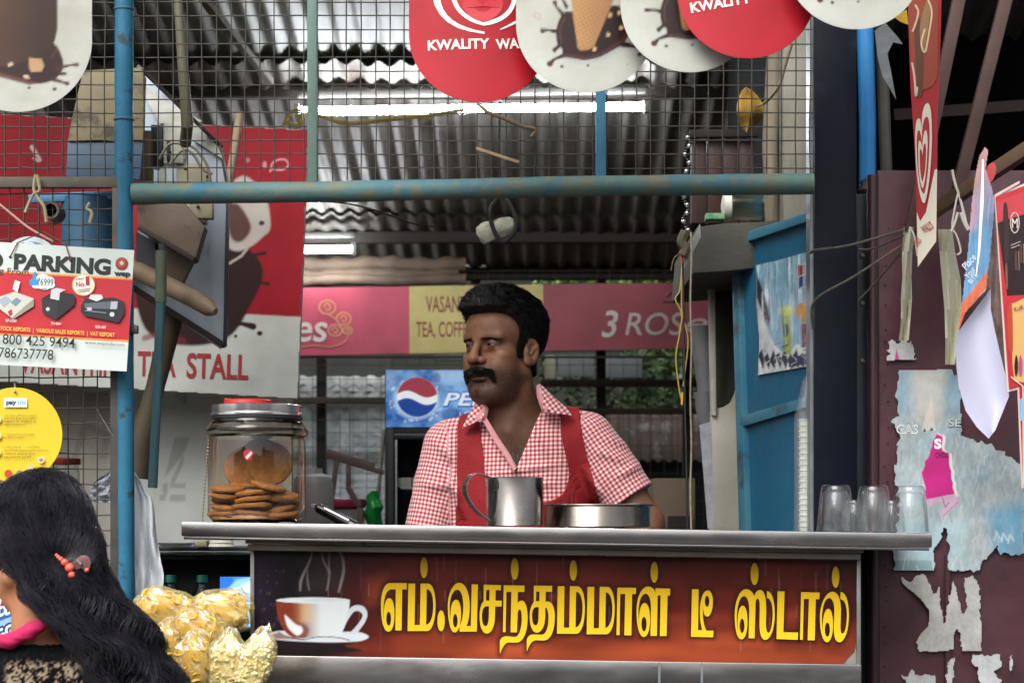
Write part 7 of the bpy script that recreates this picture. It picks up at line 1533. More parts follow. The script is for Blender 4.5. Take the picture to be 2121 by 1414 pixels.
# eyes
for sd in (-1, 1):
    c = np.array([[31.0 * sd, 70.5, -1]]); c = m2w(fromlocal(c))[0]; mb = MB().ball((0, 0, 0), .0126, 28, 20)
    g = Vector((-math.sin(YAW + .24), -math.cos(YAW + .24), -.02)).normalized(); col = []
    for v in mb.v:
        a = Vector(v).normalized().dot(g); col.append(lin('#040303') if a > .93 else lin('#150b07') if a > .83 else lin('#776b60'))
    mb.v = [(v[0] + c[0], v[1] + c[1], v[2] + c[2]) for v in mb.v]
    mk('eye', mb.v, mb.f, mat('eyeball', None, attr=True, rough=.08, spec=.6), man, colors=np.array(col, np.float32), smooth=True)
# hair volume
def hline(Fw, A): return np.interp(Fw, [-130, -70, -34, -27, 2, 7, 25, 30, 44, 60, 74, 120], [-70, -66, -36, 12, 14, -30, -30, 34, 58, 66, 68, 68])
def hair_t(L, Fw, U):
    wd = 4 * sst(Fw, 40, 70); m = sst(U - hline(Fw, np.abs(L)), -3 - wd, 5 + 3.5 * wd); up = sst(U, 10, 92)
    t = 3 + (7 + 17 * sst(Fw, -75, 25)) * up * (1 - .35 * sst(np.abs(L), 45, 75)) + 8 * np.exp(-((Fw - 72) / 34)**2) * sst(U, 52, 84) + 6 * sst(-Fw, 20, 80) * sst(U, -70, 0) - 5 * sst(np.abs(L), 50, 74) * (1 - sst(U, 60, 90))
    t = t + 6.5 * n3(L / 13, Fw / 15, U / 14) * up + 3.2 * n3(L / 5, Fw / 8, U / 6) * up
    return -8 + (np.maximum(t, 2.2) + 8) * m
def man_hair(p):
    L, Fw, U = tolocal(p); return (smin(head_core(L, Fw, U, ears=False), s_cap(p, (12, -20, -50), (20, -32, -130), 56, 58), 16) - hair_t(L, Fw, U)) * .8
Vh, Fhc = nets(man_hair, np.arange(-128, 126, 2.4), np.arange(-128, 136, 2.4), np.arange(-84, 150, 2.4), newton=4)
HAIR = mat('black_hair', '#0b0a0a', '#141212', scale=90, rough=.65, spec=.15, bump=.0012, bscale=110)
HAIRS = mat('black_hair_strand', '#080707', '#100e0d', scale=30, rough=.5, spec=.22)
hr = mk('hair', m2w(Vh), Fhc, HAIR, man, smooth=True, ang=80)
rg = np.random.default_rng(3)
def trace(fn, P0, field, n, step, lift=0.0, jit=.25):
    pth = [P0.copy()]; q = P0.copy(); jv = rg.normal(0, jit, P0.shape)
    for i in range(n):
        Nn = normals(fn, q); D = field(q) + jv; D -= Nn * (D * Nn).sum(1, keepdims=True); D /= np.linalg.norm(D, axis=1, keepdims=True) + 1e-9
        q = q + D * step; dd = fn([q[:, 0], q[:, 1], q[:, 2]])[:, None]; q = q - Nn * (dd - .3 - lift * (i + 1) / n); pth.append(q.copy())
    return np.stack(pth, 1)
def mfield(q):
    L, Fw, U = tolocal((q[:, 0], q[:, 1], q[:, 2])); top = sst(U, 45, 85)
    D = np.stack([L * .012 * top - .25 * top, -1.0 * np.ones_like(L) * (.6 + .4 * top), -.9 * (1 - top) + 1.1 * sst(Fw, 55, 85) * (1 - sst(U, 100, 118))], -1); return fromlocal(D)
sel = rg.choice(len(Vh), 7000, replace=True); P0 = Vh[sel] + rg.normal(0, .8, (7000, 3)); Uq = P0[:, 2]
pt = trace(man_hair, P0, mfield, 6, 4.2, lift=3.4, jit=.45)
rad = np.linspace(.5, .14, 7)[None, :] * rg.uniform(.7, 1.3, (len(pt), 1)); a, b = strands(pt, rad)
mk('hair_strands', m2w(a), b, HAIRS, hr, smooth=True)
# moustache, brows, chin stubble tuft
def man_face(p): L, Fw, U = tolocal(p); return head_core(L, Fw, U)
def tufts(name, seeds, field, n, step, r0, lift):
    S0 = np.array(seeds); W0 = fromlocal(S0); dd = man_face([W0[:, 0], W0[:, 1], W0[:, 2]]); W0 = W0 - normals(man_face, W0) * dd[:, None]
    pt = trace(man_face, W0, lambda q: fromlocal(field(np.stack(tolocal((q[:, 0], q[:, 1], q[:, 2])), -1))), n, step, lift=lift, jit=.22)
    rad = np.linspace(1, .35, n + 1)[None, :] * r0 * rg.uniform(.7, 1.3, (len(pt), 1)); a, b = strands(pt, rad); return mk(name, m2w(a), b, HAIRS, man, smooth=True)
sd_ = []
for k in range(1500):
    x = rg.uniform(-36, 36); u = -50 - abs(x) * .12 - rg.uniform(0, 9) - (rg.uniform(0, 19) * max(0, (abs(x) - 20) / 13)); sd_.append((x, 92 - .011 * x * x, u))
tufts('moustache', sd_, lambda q: np.stack([np.sign(q[:, 0]) * (.25 + .02 * np.abs(q[:, 0])), 0 * q[:, 0], -1 + .3 * sst(np.abs(q[:, 0]), 4, 18)], -1), 5, 2.4, .75, 3.4)
def man_mou(p):
    L, Fw, U = tolocal(p); A = np.abs(L); d = s_chain((A, Fw, U), [(0, 93, -55, 4.8), (14, 91, -57, 5.6), (26, 84, -63, 5.4), (34, 76, -74, 4.2), (36, 73, -82, 2.4)], 4); return d + .8 * n3(L / 3, Fw / 4, U / 7)
a, b = nets(man_mou, np.arange(-110, 0, 1.5), np.arange(20, 110, 1.5), np.arange(-92, -44, 1.5)); mk('moustache_base', m2w(a), b, HAIR, man, smooth=True)
sd_ = []
for s_ in (-1, 1):
    for k in range(170):
        t = rg.uniform(0, 1); sd_.append((s_ * (10 + 40 * t), 90 - 18 * t, 11 + 3.5 * math.sin(t * 2.6) - 3 * t + rg.uniform(-2.6, 2.6) * (1 - .5 * t)))
tufts('eyebrows', sd_, lambda q: np.stack([np.sign(q[:, 0]), -.3 + 0 * q[:, 0], .25 - .5 * sst(np.abs(q[:, 0]), 25, 48)], -1), 4, 2.0, .42, 1.0)
sd_ = [(s_ * rg.uniform(19, 27), 72, rg.uniform(-104, -84)) for s_ in (-1, 1) for k in range(60)] + [(rg.uniform(-7, 7), 88, rg.uniform(-118, -100)) for k in range(40)]
tufts('chin_stubble', sd_, lambda q: np.stack([0 * q[:, 0], 0 * q[:, 0], -1 + 0 * q[:, 0]], -1), 2, 1.6, .35, .5)

# ---- shirt
def lineridge(p, a, b, w, h):
    ex, ey = b[0] - a[0], b[1] - a[1]; t = np.clip(((p[0] - a[0]) * ex + (p[2] - a[1]) * ey) / (ex * ex + ey * ey), 0, 1); dd = np.hypot(p[0] - a[0] - ex * t, p[2] - a[1] - ey * t)
    return h * np.exp(-(dd / w)**2) * np.sin(np.pi * np.clip(t, .02, .98))
FOLDS = []
for a, b, w, h in (((905, 960), (960, 1040), 10, 7), ((890, 900), (940, 960), 9, 5), ((935, 985), (965, 1080), 8, 6), ((1205, 960), (1245, 1040), 10, 7), ((1225, 930), (1300, 960), 9, 6), ((1240, 900), (1320, 930), 9, 4), ((1010, 985), (1170, 960), 7, 4.5), ((1020, 1010), (1165, 1000), 7, 3.5), ((1080, 870), (1140, 960), 9, 3.5), ((1050, 985), (1060, 1080), 7, 3), ((870, 1000), (940, 1010), 8, 4), ((1270, 990), (1330, 960), 8, 4.5), ((1000, 900), (1040, 980), 8, 3.5)):
    (x0, u0), (x1, u1) = mpx(*a), mpx(*b); FOLDS.append(((x0, u0), (x1, u1), w * 1.1, h))
VX, VU = mpx(1066, 975); CLx, CLu = mpx(1000, 858); CRx, CRu = mpx(1122, 842)
def shirt_core(p, o=0, cut=True):
    t = torso(p, 9 + o)
    sl = s_chain(p, [(*SHL, 58 + o), *[(SHL[0] * (1 - k) + ELL[0] * k, SHL[1] * (1 - k) + ELL[1] * k, SHL[2] * (1 - k) + ELL[2] * k, 57 + o - 2 * k) for k in (.5, 1.05)]], 12)
    sr = s_chain(p, [(*SHR, 58 + o), *[(SHR[0] * (1 - k) + ELR[0] * k, SHR[1] * (1 - k) + ELR[1] * k, SHR[2] * (1 - k) + ELR[2] * k, 58 + o + 7 * k) for k in (.45, .85)]], 12)
    e = [ELR[i] - SHR[i] for i in range(3)]; Le = math.sqrt(sum(x * x for x in e)); ax = sum((p[i] - SHR[i]) * e[i] for i in range(3)) / Le
    sr = smax(sr, ax - Le * .72, 2.5)
    d = smin(smin(t, sl, 20), sr, 20)
    fd = sum(lineridge(p, a, b, w, h) for a, b, w, h in FOLDS) * sst(p[1], -60, 0)
    d = d - fd * 1.6 + 2.0 * n3(p[0] / 46, p[1] / 40, p[2] / 60) + .8 * n3(p[0] / 17, p[1] / 17, p[2] / 30)
    d = smax(d, -(p[2] + 690), 4)
    if cut:
        c = s_cap(p, (12, -20, -120), (26, -30, -150), 64, 68); d = smax(d, -c, 2)         # neck hole
        f = np.clip((p[2] - VU) / (CRu - VU), 0, 1.2); xl = VX + (CLx - VX) * f - 2; xr = VX + (CRx - VX) * f + 2
        v = np.maximum(np.maximum(xl - p[0], p[0] - xr), np.maximum(VU - p[2], -p[1])); d = smax(d, -v * .8, 1.6)
    return d * .85
def sleeve_w(p): return s_cap(p, SHL, ELL, 52), s_cap(p, SHR, ELR, 52), torso(p, 4)
V, Fc = nets(shirt_core, np.arange(-275, 395, 3.6), np.arange(-170, 120, 3.6), np.arange(-700, -118, 3.6))
p = (V[:, 0], V[:, 1], V[:, 2]); a, b, t = sleeve_w(p); uv = np.stack([V[:, 0] + .18 * V[:, 1], V[:, 2] - .05 * V[:, 0]], -1)
def armuv(S, E):
    e = np.array(E, float) - S; Ln = np.linalg.norm(e); e /= Ln; q = V - np.array(S, float); al = q @ e; r = q - al[:, None] * e; x = np.cross(e, [0, 1, 0]); x /= np.linalg.norm(x); y = np.cross(e, x); th = np.arctan2(r @ x, -(r @ y)); return np.stack([th * 58, al], -1)
ua, ub = armuv(SHL, ELL), armuv(SHR, ELR); isl = (a < t - 4) & (V[:, 0] < -100); isr = (b < t - 4) & (V[:, 0] > 160)
uv = np.where(isl[:, None], ua, uv); uv = np.where(isr[:, None], ub, uv)
uv = uv + np.stack([1.6 * n3(V[:, 0] / 40, V[:, 1] / 40, V[:, 2] / 40), 1.6 * n3(V[:, 2] / 35, V[:, 0] / 40, V[:, 1] / 40)], -1)
def gingham(name, dark='#8f1d24', mid='#c4777a', light='#d9cdca', period=9.6):
    if name in MATS: return MATS[name]
    m = bpy.data.materials.new(name); m.use_nodes = True; nt = m.node_tree; b = nt.nodes['Principled BSDF']; uvn = nt.nodes.new('ShaderNodeUVMap'); sp = nt.nodes.new('ShaderNodeSeparateXYZ'); nt.links.new(uvn.outputs[0], sp.inputs[0]); fs = []
    for ax in (0, 1):
        s = nt.nodes.new('ShaderNodeMath'); s.operation = 'MULTIPLY'; s.inputs[1].default_value = 2 * math.pi / period; nt.links.new(sp.outputs[ax], s.inputs[0])
        q = nt.nodes.new('ShaderNodeMath'); q.operation = 'SINE'; nt.links.new(s.outputs[0], q.inputs[0])
        r = nt.nodes.new('ShaderNodeMapRange'); r.inputs['From Min'].default_value = -.22; r.inputs['From Max'].default_value = .22; nt.links.new(q.outputs[0], r.inputs['Value']); fs.append(r.outputs[0])
    c1 = _mix(nt, lin(light), lin(mid), fs[0]); c2 = _mix(nt, lin(mid), lin(dark), fs[0]); c = _mix(nt, c1, c2, fs[1])
    nt.links.new(c, b.inputs['Base Color']); b.inputs['Roughness'].default_value = .85; b.inputs['Sheen Weight'].default_value = .15
    bn = nt.nodes.new('ShaderNodeBump'); bn.inputs['Distance'].default_value = .0025; nt.links.new(_noise(nt, 38, 4), bn.inputs['Height']); nt.links.new(bn.outputs[0], b.inputs['Normal'])
    MATS[name] = m; return m
GING = gingham('red_gingham_cotton')
shirt = mk('shirt', m2w(V), Fc, GING, man, uv=uv, smooth=True, ang=80)
# collar flaps with their plain pink inside
def flap(name, rows, m, du=9.6):
    nr = len(rows); nc_ = 9; vs = []; uvs = []
    for i, (a, b, d0, d1) in enumerate(rows):
        for k in range(nc_):
            t = k / (nc_ - 1); x = a[0] + (b[0] - a[0]) * t; y = a[1] + (b[1] - a[1]) * t; q = mpx(x, y); dd = d0 + (d1 - d0) * t + 7 * math.sin(t * math.pi) * (i / max(nr - 1, 1))
            vs.append((q[0], dd, q[1])); uvs.append((q[0] * .8 + q[1] * .6, q[1] * .8 - q[0] * .6))
    fs = [(i * nc_ + k, i * nc_ + k + 1, (i + 1) * nc_ + k + 1, (i + 1) * nc_ + k) for i in range(nr - 1) for k in range(nc_ - 1)]
    v = np.array(vs); n = len(v); f = np.array(fs); v2 = v + np.array([0, -2.2, 0]); rim = [i * nc_ for i in range(nr)] + [(nr - 1) * nc_ + k for k in range(1, nc_)] + [i * nc_ + nc_ - 1 for i in range(nr - 2, -1, -1)] + list(range(nc_ - 2, -1, -1))
    rf_ = [(rim[i], rim[i + 1], rim[i + 1] + n, rim[i] + n) for i in range(len(rim) - 1)]
    return mk(name, m2w(np.vstack([v, v2])), np.vstack([f, f[:, ::-1] + n, np.array(rf_)]), m, man, uv=np.array(uvs + uvs), smooth=True)
PINK = mat('pink_facing', '#c98f90', '#bd8082', scale=30, rough=.85)
flap('collar', [((988, 826), (1003, 822), 14, 30), ((980, 845), (1003, 846), 26, 46), ((968, 866), (1003, 866), 32, 60), ((957, 889), (1004, 868), 30, 64)], GING)
flap('collar_stand', [((1002, 824), (1008, 822), 28, 22), ((1001, 846), (1012, 850), 52, 40), ((985, 868), (1008, 872), 58, 50), ((990, 876), (1003, 874), 56, 54)], PINK)
flap('collar', [((1116, 796), (1124, 800), 30, 12), ((1122, 822), (1150, 826), 56, 30), ((1124, 842), (1172, 846), 68, 40), ((1124, 856), (1183, 862), 66, 46)], GING)
flap('collar_stand', [((1110, 800), (1118, 796), 20, 30), ((1112, 825), (1124, 824), 40, 54), ((1118, 845), (1128, 842), 50, 66), ((1124, 858), (1136, 850), 54, 68)], PINK)
flap('placket', [((1001, 874), (1009, 868), 58, 56), ((1022, 912), (1032, 906), 64, 60), ((1046, 948), (1056, 941), 70, 66), ((1063, 978), (1071, 970), 74, 72)], PINK)
bt = mpx(1068, 973); bm = MB().ball((0, 0, 0), .0045, 12, 8, (1, .5, 1)); bw = m2w(np.array([[bt[0], 74, bt[1]]]))[0]; bm.xf(lambda q: q + Vector(bw)); bm.build('button', mat('dark_button', '#1a1414', rough=.25), man, smooth=True)
# ---- red vest lying on the shirt
vp = [mpx(*q) for q in smoothpoly([(948, 878), (947, 960), (944, 1085), (930, 1250), (930, 1400), (1270, 1400), (1262, 1250), (1246, 1085), (1232, 1010), (1216, 950), (1205, 900), (1200, 850), (1196, 815), (1180, 790), (1150, 800), (1158, 850), (1161, 900), (1170, 940), (1177, 975), (1172, 1008), (1154, 1030), (1124, 1040), (1070, 1050), (1030, 1045), (1010, 1020), (1004, 960), (998, 910), (992, 870), (985, 830), (962, 840)], 3)]
pc_ = Canvas(0, 0, 1, 1, 1, '#000000')
def vest(p):
    s = shirt_core(p, 0, False); s = np.maximum(s - 4.2, -(s - .6)); sh_ = p[0].shape; r = pc_.sd(vp, np.ravel(p[0]), np.ravel(p[2])).reshape(sh_); c = s_cap(p, (12, -20, -120), (26, -30, -150), 64, 68)
    return smax(smax(s, r, 1.0), -c, 1.0)
V, Fc = nets(vest, np.arange(-125, 260, 3.4), np.arange(-30, 120, 3.4), np.arange(-640, -100, 3.4), newton=1)
mk('vest', m2w(V), Fc, mat('red_vest_cloth', '#8a0e17', '#790b14', scale=8, rough=.85, bump=.003, bscale=14), man, smooth=True, ang=80)
# ---- trousers and shoes, behind the counter
def legs(p):
    d = None
    for sx in (-1, 1):
        q = s_chain(p, [(32 + sx * 70, -40, -640, 92), (32 + sx * 95, -30, -1040, 66), (32 + sx * 105, -45, -1430, 52)], 20); d = q if d is None else smin(d, q, 14)
    return smax(smin(d, s_ell(p, (32, -40, -640), (148, 102, 100)), 30), p[2] + 610, 4)
V, Fc = nets(legs, np.arange(-190, 260, 9), np.arange(-170, 110, 9), np.arange(-1500, -590, 9)); mk('trousers', m2w(V), Fc, mat('dark_trousers', '#23242a', rough=.9), man, smooth=True)
for sx in (-1, 1):
    fl_ = 1000 * (MO.z - .402); V, Fc = nets(lambda p: smax(s_chain(p, [(32 + sx * 105, -60, -fl_ + 36, 42), (32 + sx * 112, 90, -fl_ + 26, 38)], 10), -(p[2] + fl_), 3), np.arange(-140, 210, 6), np.arange(-120, 150, 6), np.arange(-fl_ - 8, -fl_ + 90, 6)); mk('shoe', m2w(V), Fc, mat('dark_sandal', '#2a1d15', rough=.6), man, smooth=True)

# ================================================================ the woman passing in front, seen from behind
WY = 3.42; WO = P(78, 1128, WY); KW = WY / F * 1000
def wpx(px, py): return ((px - 78) * KW, (1128 - py) * KW)
def w2w(V): return np.stack([WO.x + V[:, 0] * .001, WO.y - V[:, 1] * .001, WO.z + V[:, 2] * .001], -1)
wb = math.radians(58); wf = np.array([-math.cos(wb), -math.sin(wb)]); wlft = np.array([-math.sin(wb), math.cos(wb)])       # (x, d): forward, left
def wlocal(p): return p[0] * wlft[0] + p[1] * wlft[1], p[0] * wf[0] + p[1] * wf[1], p[2]
woman = thing('person', 'woman with long wavy black hair in a coral bead clip, seen from behind', 'person', (WO.x, WO.y, .004), kind='thing')
nkx, nku = wpx(40, 1240)
def w_skin(p):
    L, Fw, U = wlocal(p); h = head_core(L / .95, Fw / .95, U / .95, .96, True, False) * .95
    d = smin(h, s_cap(p, (2, 0, -70), (0, 4, -190), 43, 48), 14); t = s_cap(p, (-150, -40, -258), (110, 40, -226), 48, 50); t = smin(t, s_ell(p, (-20, 0, -400), (165, 100, 190)), 50)
    d = smin(d, t, 40); d = smin(d, s_chain(p, [(120, 40, -250, 42), (165, 60, -480, 36), (130, 10, -680, 26)], 14), 20); d = smin(d, s_chain(p, [(-160, -45, -245, 42), (-205, -60, -480, 36), (-170, -100, -680, 26)], 14), 20)
    d = smin(d, hand(p, (130, 10, -680), (-.1, .1, -1), 1), 8); return smin(d, hand(p, (-170, -100, -680), (.1, .1, -1), -1), 8)
V, Fc = nets(w_skin, np.arange(-260, 230, 4.2), np.arange(-170, 150, 4.2), np.arange(-900, 125, 4.2))
sk = np.empty((len(V), 3), np.float32); sk[:] = lc('#b07a58'); nz = n3(V[:, 0] / 14, V[:, 1] / 14, V[:, 2] / 14); paint(np.clip(.3 + .4 * nz, 0, .5), '#9a6446')
mk('body', w2w(V), Fc, mat('tan_skin', None, attr=True, rough=.45, spec=.4, sss=.06, bump=.0002, bscale=300), woman, colors=sk, smooth=True)
cx_, cu_ = wpx(152, 1172)
CLIP = np.array([cx_, 92.0, cu_])
chain = [(*wpx(160, 1150)[:1], 52, wpx(160, 1150)[1], 58), (wpx(172, 1195)[0], 66, wpx(172, 1195)[1], 52), (wpx(206, 1262)[0], 74, wpx(206, 1262)[1], 58), (wpx(262, 1335)[0], 76, wpx(262, 1335)[1], 61), (wpx(322, 1420)[0], 72, wpx(322, 1420)[1], 56), (wpx(335, 1540)[0], 60, wpx(335, 1540)[1], 66), (wpx(330, 1680)[0], 52, wpx(330, 1680)[1], 50)]
side = [(wpx(88, 1130)[0], 62, wpx(88, 1130)[1], 34), (wpx(112, 1200)[0], 66, wpx(112, 1200)[1], 36), (wpx(160, 1255)[0], 70, wpx(160, 1255)[1], 34), (wpx(235, 1335)[0], 74, wpx(235, 1335)[1], 34), (wpx(296, 1430)[0], 72, wpx(296, 1430)[1], 36)]
def w_hair(p):
    L, Fw, U = wlocal(p); h = s_ell((L, Fw, U), (0, -14, 38), (88, 108, 98)); h = smin(h, s_ell(p, (30, 40, 0), (82, 62, 76)), 30)
    face = smax(-(Fw - 36 + .35 * (U - 20)), -1e3 + 0 * L, 1); h = smax(h, -np.minimum(-(face), 1e3), 8) if False else smax(h, (Fw - 40 + .0 * U), 10)
    ear = s_ell((np.abs(L), Fw, U), (84, 14, -30), (34, 34, 36)); h = smax(h, -ear, 8); h = smax(h, -(U + 62), 12)
    d = smin(h, s_chain(p, chain, 26), 26); d = smin(d, s_chain(p, side, 20), 22)
    d = d - 9 * np.exp(-((p[0] - cx_ - 8)**2 + (p[2] - cu_ - 34)**2) / 900.) * 0 + 7 * np.exp(-((p[0] - cx_)**2 + (p[2] - cu_)**2) / 700.) * sst(p[1], 30, 80)
    w_ = p[2] * .085 + p[0] * .05
    return (d + 2.5 + 5.5 * np.sin(w_ + 2.5 * n3(p[0] / 40, p[1] / 40, p[2] / 70)) * sst(-p[2], 20, 90) + 2.2 * n3(p[0] / 16, p[1] / 20, p[2] / 30)) * .8
Vh, Fhc = nets(w_hair, np.arange(-105, 320, 4), np.arange(-120, 170, 4), np.arange(-540, 150, 4), newton=3)
WH = mat('woman_hair', '#050506', '#09090b', scale=60, rough=.7, spec=.1); WHS = mat('woman_hair_strand', '#17161b', '#38363f', scale=26, rough=.33, spec=.75)  # strands greyed lighter to paint in the hair's sheen
whr = mk('hair', w2w(Vh), Fhc, WH, woman, smooth=True, ang=80)
chp = np.array([c[:3] for c in chain])
def wfield(q):
    tc = CLIP[None] - q; dl = np.linalg.norm(tc, axis=1, keepdims=True); up = sst(q[:, 2] - cu_, -12, 18)[:, None]
    dd = np.linalg.norm(q[:, None, :] - chp[None], axis=2); i = np.clip(dd.argmin(1), 0, len(chp) - 2); T = chp[i + 1] - chp[i]; T = T / np.linalg.norm(T, axis=1, keepdims=True)
    wv = np.stack([np.cos(q[:, 2] * .07 + q[:, 0] * .03), 0 * q[:, 0], .3 * np.sin(q[:, 2] * .07)], -1) * .55
    return (tc / (dl + 1e-6) + np.array([0, 0, -.35])) * up + (T + wv) * (1 - up)
sel = rg.choice(len(Vh), 8500); P0 = Vh[sel]; P0 = P0[(P0[:, 1] > -40)]
pt = trace(w_hair, P0, wfield, 14, 6.5, lift=4.5, jit=.20)
dwn = sst(cu_ - pt[:, :, 2], -10, 70)[:, :, None]; ph_ = (6.3 * n3(P0[:, 0] / 22, P0[:, 1] / 22, P0[:, 2] / 60))[:, None]
wv_ = np.sin(-pt[:, :, 2] * .088 + ph_ + pt[:, :, 0] * .02); pt = pt + dwn * np.stack([6.5 * wv_, 5.5 * np.cos(-pt[:, :, 2] * .088 + ph_ * 1.4), 1.5 * wv_], -1) + np.cumsum(rg.normal(0, .35, pt.shape), 1)
rad = np.linspace(.85, .22, 15)[None, :] * rg.uniform(.6, 1.3, (len(pt), 1)); a, b = strands(pt, rad); mk('hair_strands', w2w(a), b, WHS, whr, smooth=True)
# bead clip
cp_ = thing('hair_clip', 'clear pink claw clip with a curved row of coral beads in the hair', 'hair clip', P(150, 1180, WY - .1))
CB = mat('coral_bead', '#d8503c', '#e0705a', scale=60, rough=.25, sss=.1)
YB_ = WY - .122
for x, y, r in ((117, 1149, 3.4), (121, 1153, 4.2), (126, 1157, 5), (134, 1164, 7.5), (144, 1175, 9.5), (149, 1190, 8), (151, 1201, 5), (152, 1206, 3.5), (180, 1180, 4.5)): MB().ball(P(x, y, YB_), r * KW / 1000, 16, 12).build('bead', CB, cp_, smooth=True)
PCL = mat('clear_pink_plastic', '#d9a7a4', '#c98f90', scale=30, rough=.12, trans=.75)
MB().prism([P(x, y, YB_ + .004) for x, y in smoothpoly([(146, 1176), (152, 1162), (168, 1150), (182, 1152), (188, 1164), (184, 1178), (176, 1184), (170, 1176), (158, 1180), (152, 1184)], 4)], (0, .006, 0)).build('claw', PCL, cp_, bevel=.0015)
MB().prism([P(x, y, YB_ + .003) for x, y in smoothpoly([(146, 1204), (156, 1204), (156, 1228), (146, 1222)], 3)], (0, .004, 0)).build('claw', PCL, cp_)
MB().bar(P(160, 1158, YB_), P(168, 1168, YB_), .004, .004).build('spring', LIDS, cp_)
# blouse and scarf
def w_blouse(p):
    t = s_cap(p, (-150, -40, -256), (112, 40, -224), 55, 57); t = smin(t, s_ell(p, (-20, 0, -400), (172, 108, 200)), 50); t = smin(t, s_chain(p, [(120, 40, -252, 50), (150, 55, -380, 47)], 14), 20); t = smin(t, s_chain(p, [(-160, -45, -247, 50), (-192, -55, -380, 47)], 14), 20)
    t = smin(t, s_cap(p, (2, 0, -110), (0, 4, -190), 49, 55), 40); t = smax(t, p[2] + 150 - .45 * (p[0] - 2), 4); t = smax(t, -(p[2] + 640), 5); return t + .9 * n3(p[0] / 22, p[1] / 22, p[2] / 22) + .5 * n3(p[0] / 5, p[1] / 5, p[2] / 5)
V, Fc = nets(w_blouse, np.arange(-270, 230, 3.6), np.arange(-170, 160, 3.6), np.arange(-650, -170, 3.6))
sk = np.empty((len(V), 3), np.float32); sk[:] = lc('#08080b')
lace = vnoise(V[:, 0] / 3.2 + V[:, 2] / 9, V[:, 2] / 3.2 - V[:, 0] / 9) * .6 + vnoise(V[:, 0] / 9 + 5, V[:, 2] / 9) * .4
low = sst(-V[:, 2], 192, 212) * sst(V[:, 0], -50, -30); paint(np.clip((lace - .53) * 5, 0, .6) * low, '#b09c82'); paint(np.clip((lace - .5) * 4, 0, .5) * (1 - low), '#1b1b20')
bx, bu = wpx(128, 1292); ex, eu = wpx(235, 1420); tt_ = np.clip(((V[:, 0] - bx) * (ex - bx) + (V[:, 2] - bu) * (eu - bu)) / ((ex - bx)**2 + (eu - bu)**2), -.3, 1.4); ddd = np.hypot(V[:, 0] - bx - (ex - bx) * tt_ - 8 * np.sin(tt_ * 3), V[:, 2] - bu - (eu - bu) * tt_)
paint(sst(-ddd, -15, -9) * sst(V[:, 1], 20, 60) * .9 * (.65 + .35 * ((np.sin(V[:, 0] * 1.4) * np.sin(V[:, 2] * 1.4)) > 0)), '#c9ad93')
mk('blouse', w2w(V), Fc, mat('black_lace', None, attr=True, rough=.9, bump=.002, bscale=160, spec=.08), woman, colors=sk, smooth=True, ang=80)
def w_scarf(p):
    a = s_chain(p, [(wpx(-20, 1330)[0], 20, wpx(-20, 1330)[1], 12), (wpx(40, 1322)[0], 62, wpx(40, 1322)[1], 13), (wpx(85, 1300)[0], 74, wpx(85, 1300)[1], 13), (wpx(128, 1278)[0], 62, wpx(128, 1278)[1], 10), (wpx(160, 1270)[0], 30, wpx(160, 1270)[1], 10)], 8); return a + 1.6 * n3(p[0] / 12, p[1] / 12, p[2] / 5)
V, Fc = nets(w_scarf, np.arange(-120, 110, 3), np.arange(-10, 110, 3), np.arange(-220, -90, 3)); mk('scarf', w2w(V), Fc, mat('hot_pink_cloth', '#c41a58', '#a8124a', scale=20, rough=.8), woman, smooth=True)
def skirt(p): return smax(smax(s_chain(p, [(-20, 0, -600, 150), (-25, 0, -900, 185), (-30, 0, -1380, 250)], 30), p[2] + 600, 6), -(p[2] + 1000 * (WO.z - .006)), 4)
V, Fc = nets(skirt, np.arange(-300, 250, 12), np.arange(-270, 270, 12), np.arange(-1480, -580, 12)); mk('skirt', w2w(V), Fc, mat('dark_skirt', '#1d1a26', rough=.9), woman, smooth=True)
# ice cream poster behind her
o = thing('cornet_poster', 'blue ice cream poster behind the woman at the photo edge', 'poster', P(30, 1414, 3.75))
MB().prism([P(x, y, 3.752) for x, y in ((-120, 1225), (30, 1215), (66, 1250), (66, 1470), (-120, 1470))], (0, .003, 0)).build('board', mat('blue_board', '#1d4b86', rough=.5), o)
pr = Print(lambda d: front(3.75 - d)); pr.poly([(-120, 1225), (30, 1215), (66, 1250), (66, 1470), (-120, 1470)], '#225a9c'); pr.poly([(-120, 1330), (66, 1260), (66, 1330), (-120, 1420)], '#8fb4d4'); pr.poly([(-120, 1225), (26, 1218), (16, 1256), (-120, 1262)], '#a81c2c'); pr.text('NEW', -38, 1254, 18, '#d9dde4', w=58, bold=.03, slope=-.08)
pr.text('Cornetto', -112, 1300, 28, '#e2e6ea', w=160, bold=.03, slope=-.22, shear=.2); pr.text('OREO', -46, 1350, 26, '#14356e', w=98, bold=.12, slope=-.42); pr.text('OREO', -45, 1348, 24, '#dfe6ee', w=94, bold=.03, slope=-.42); pr.build('print', M_INK, o)

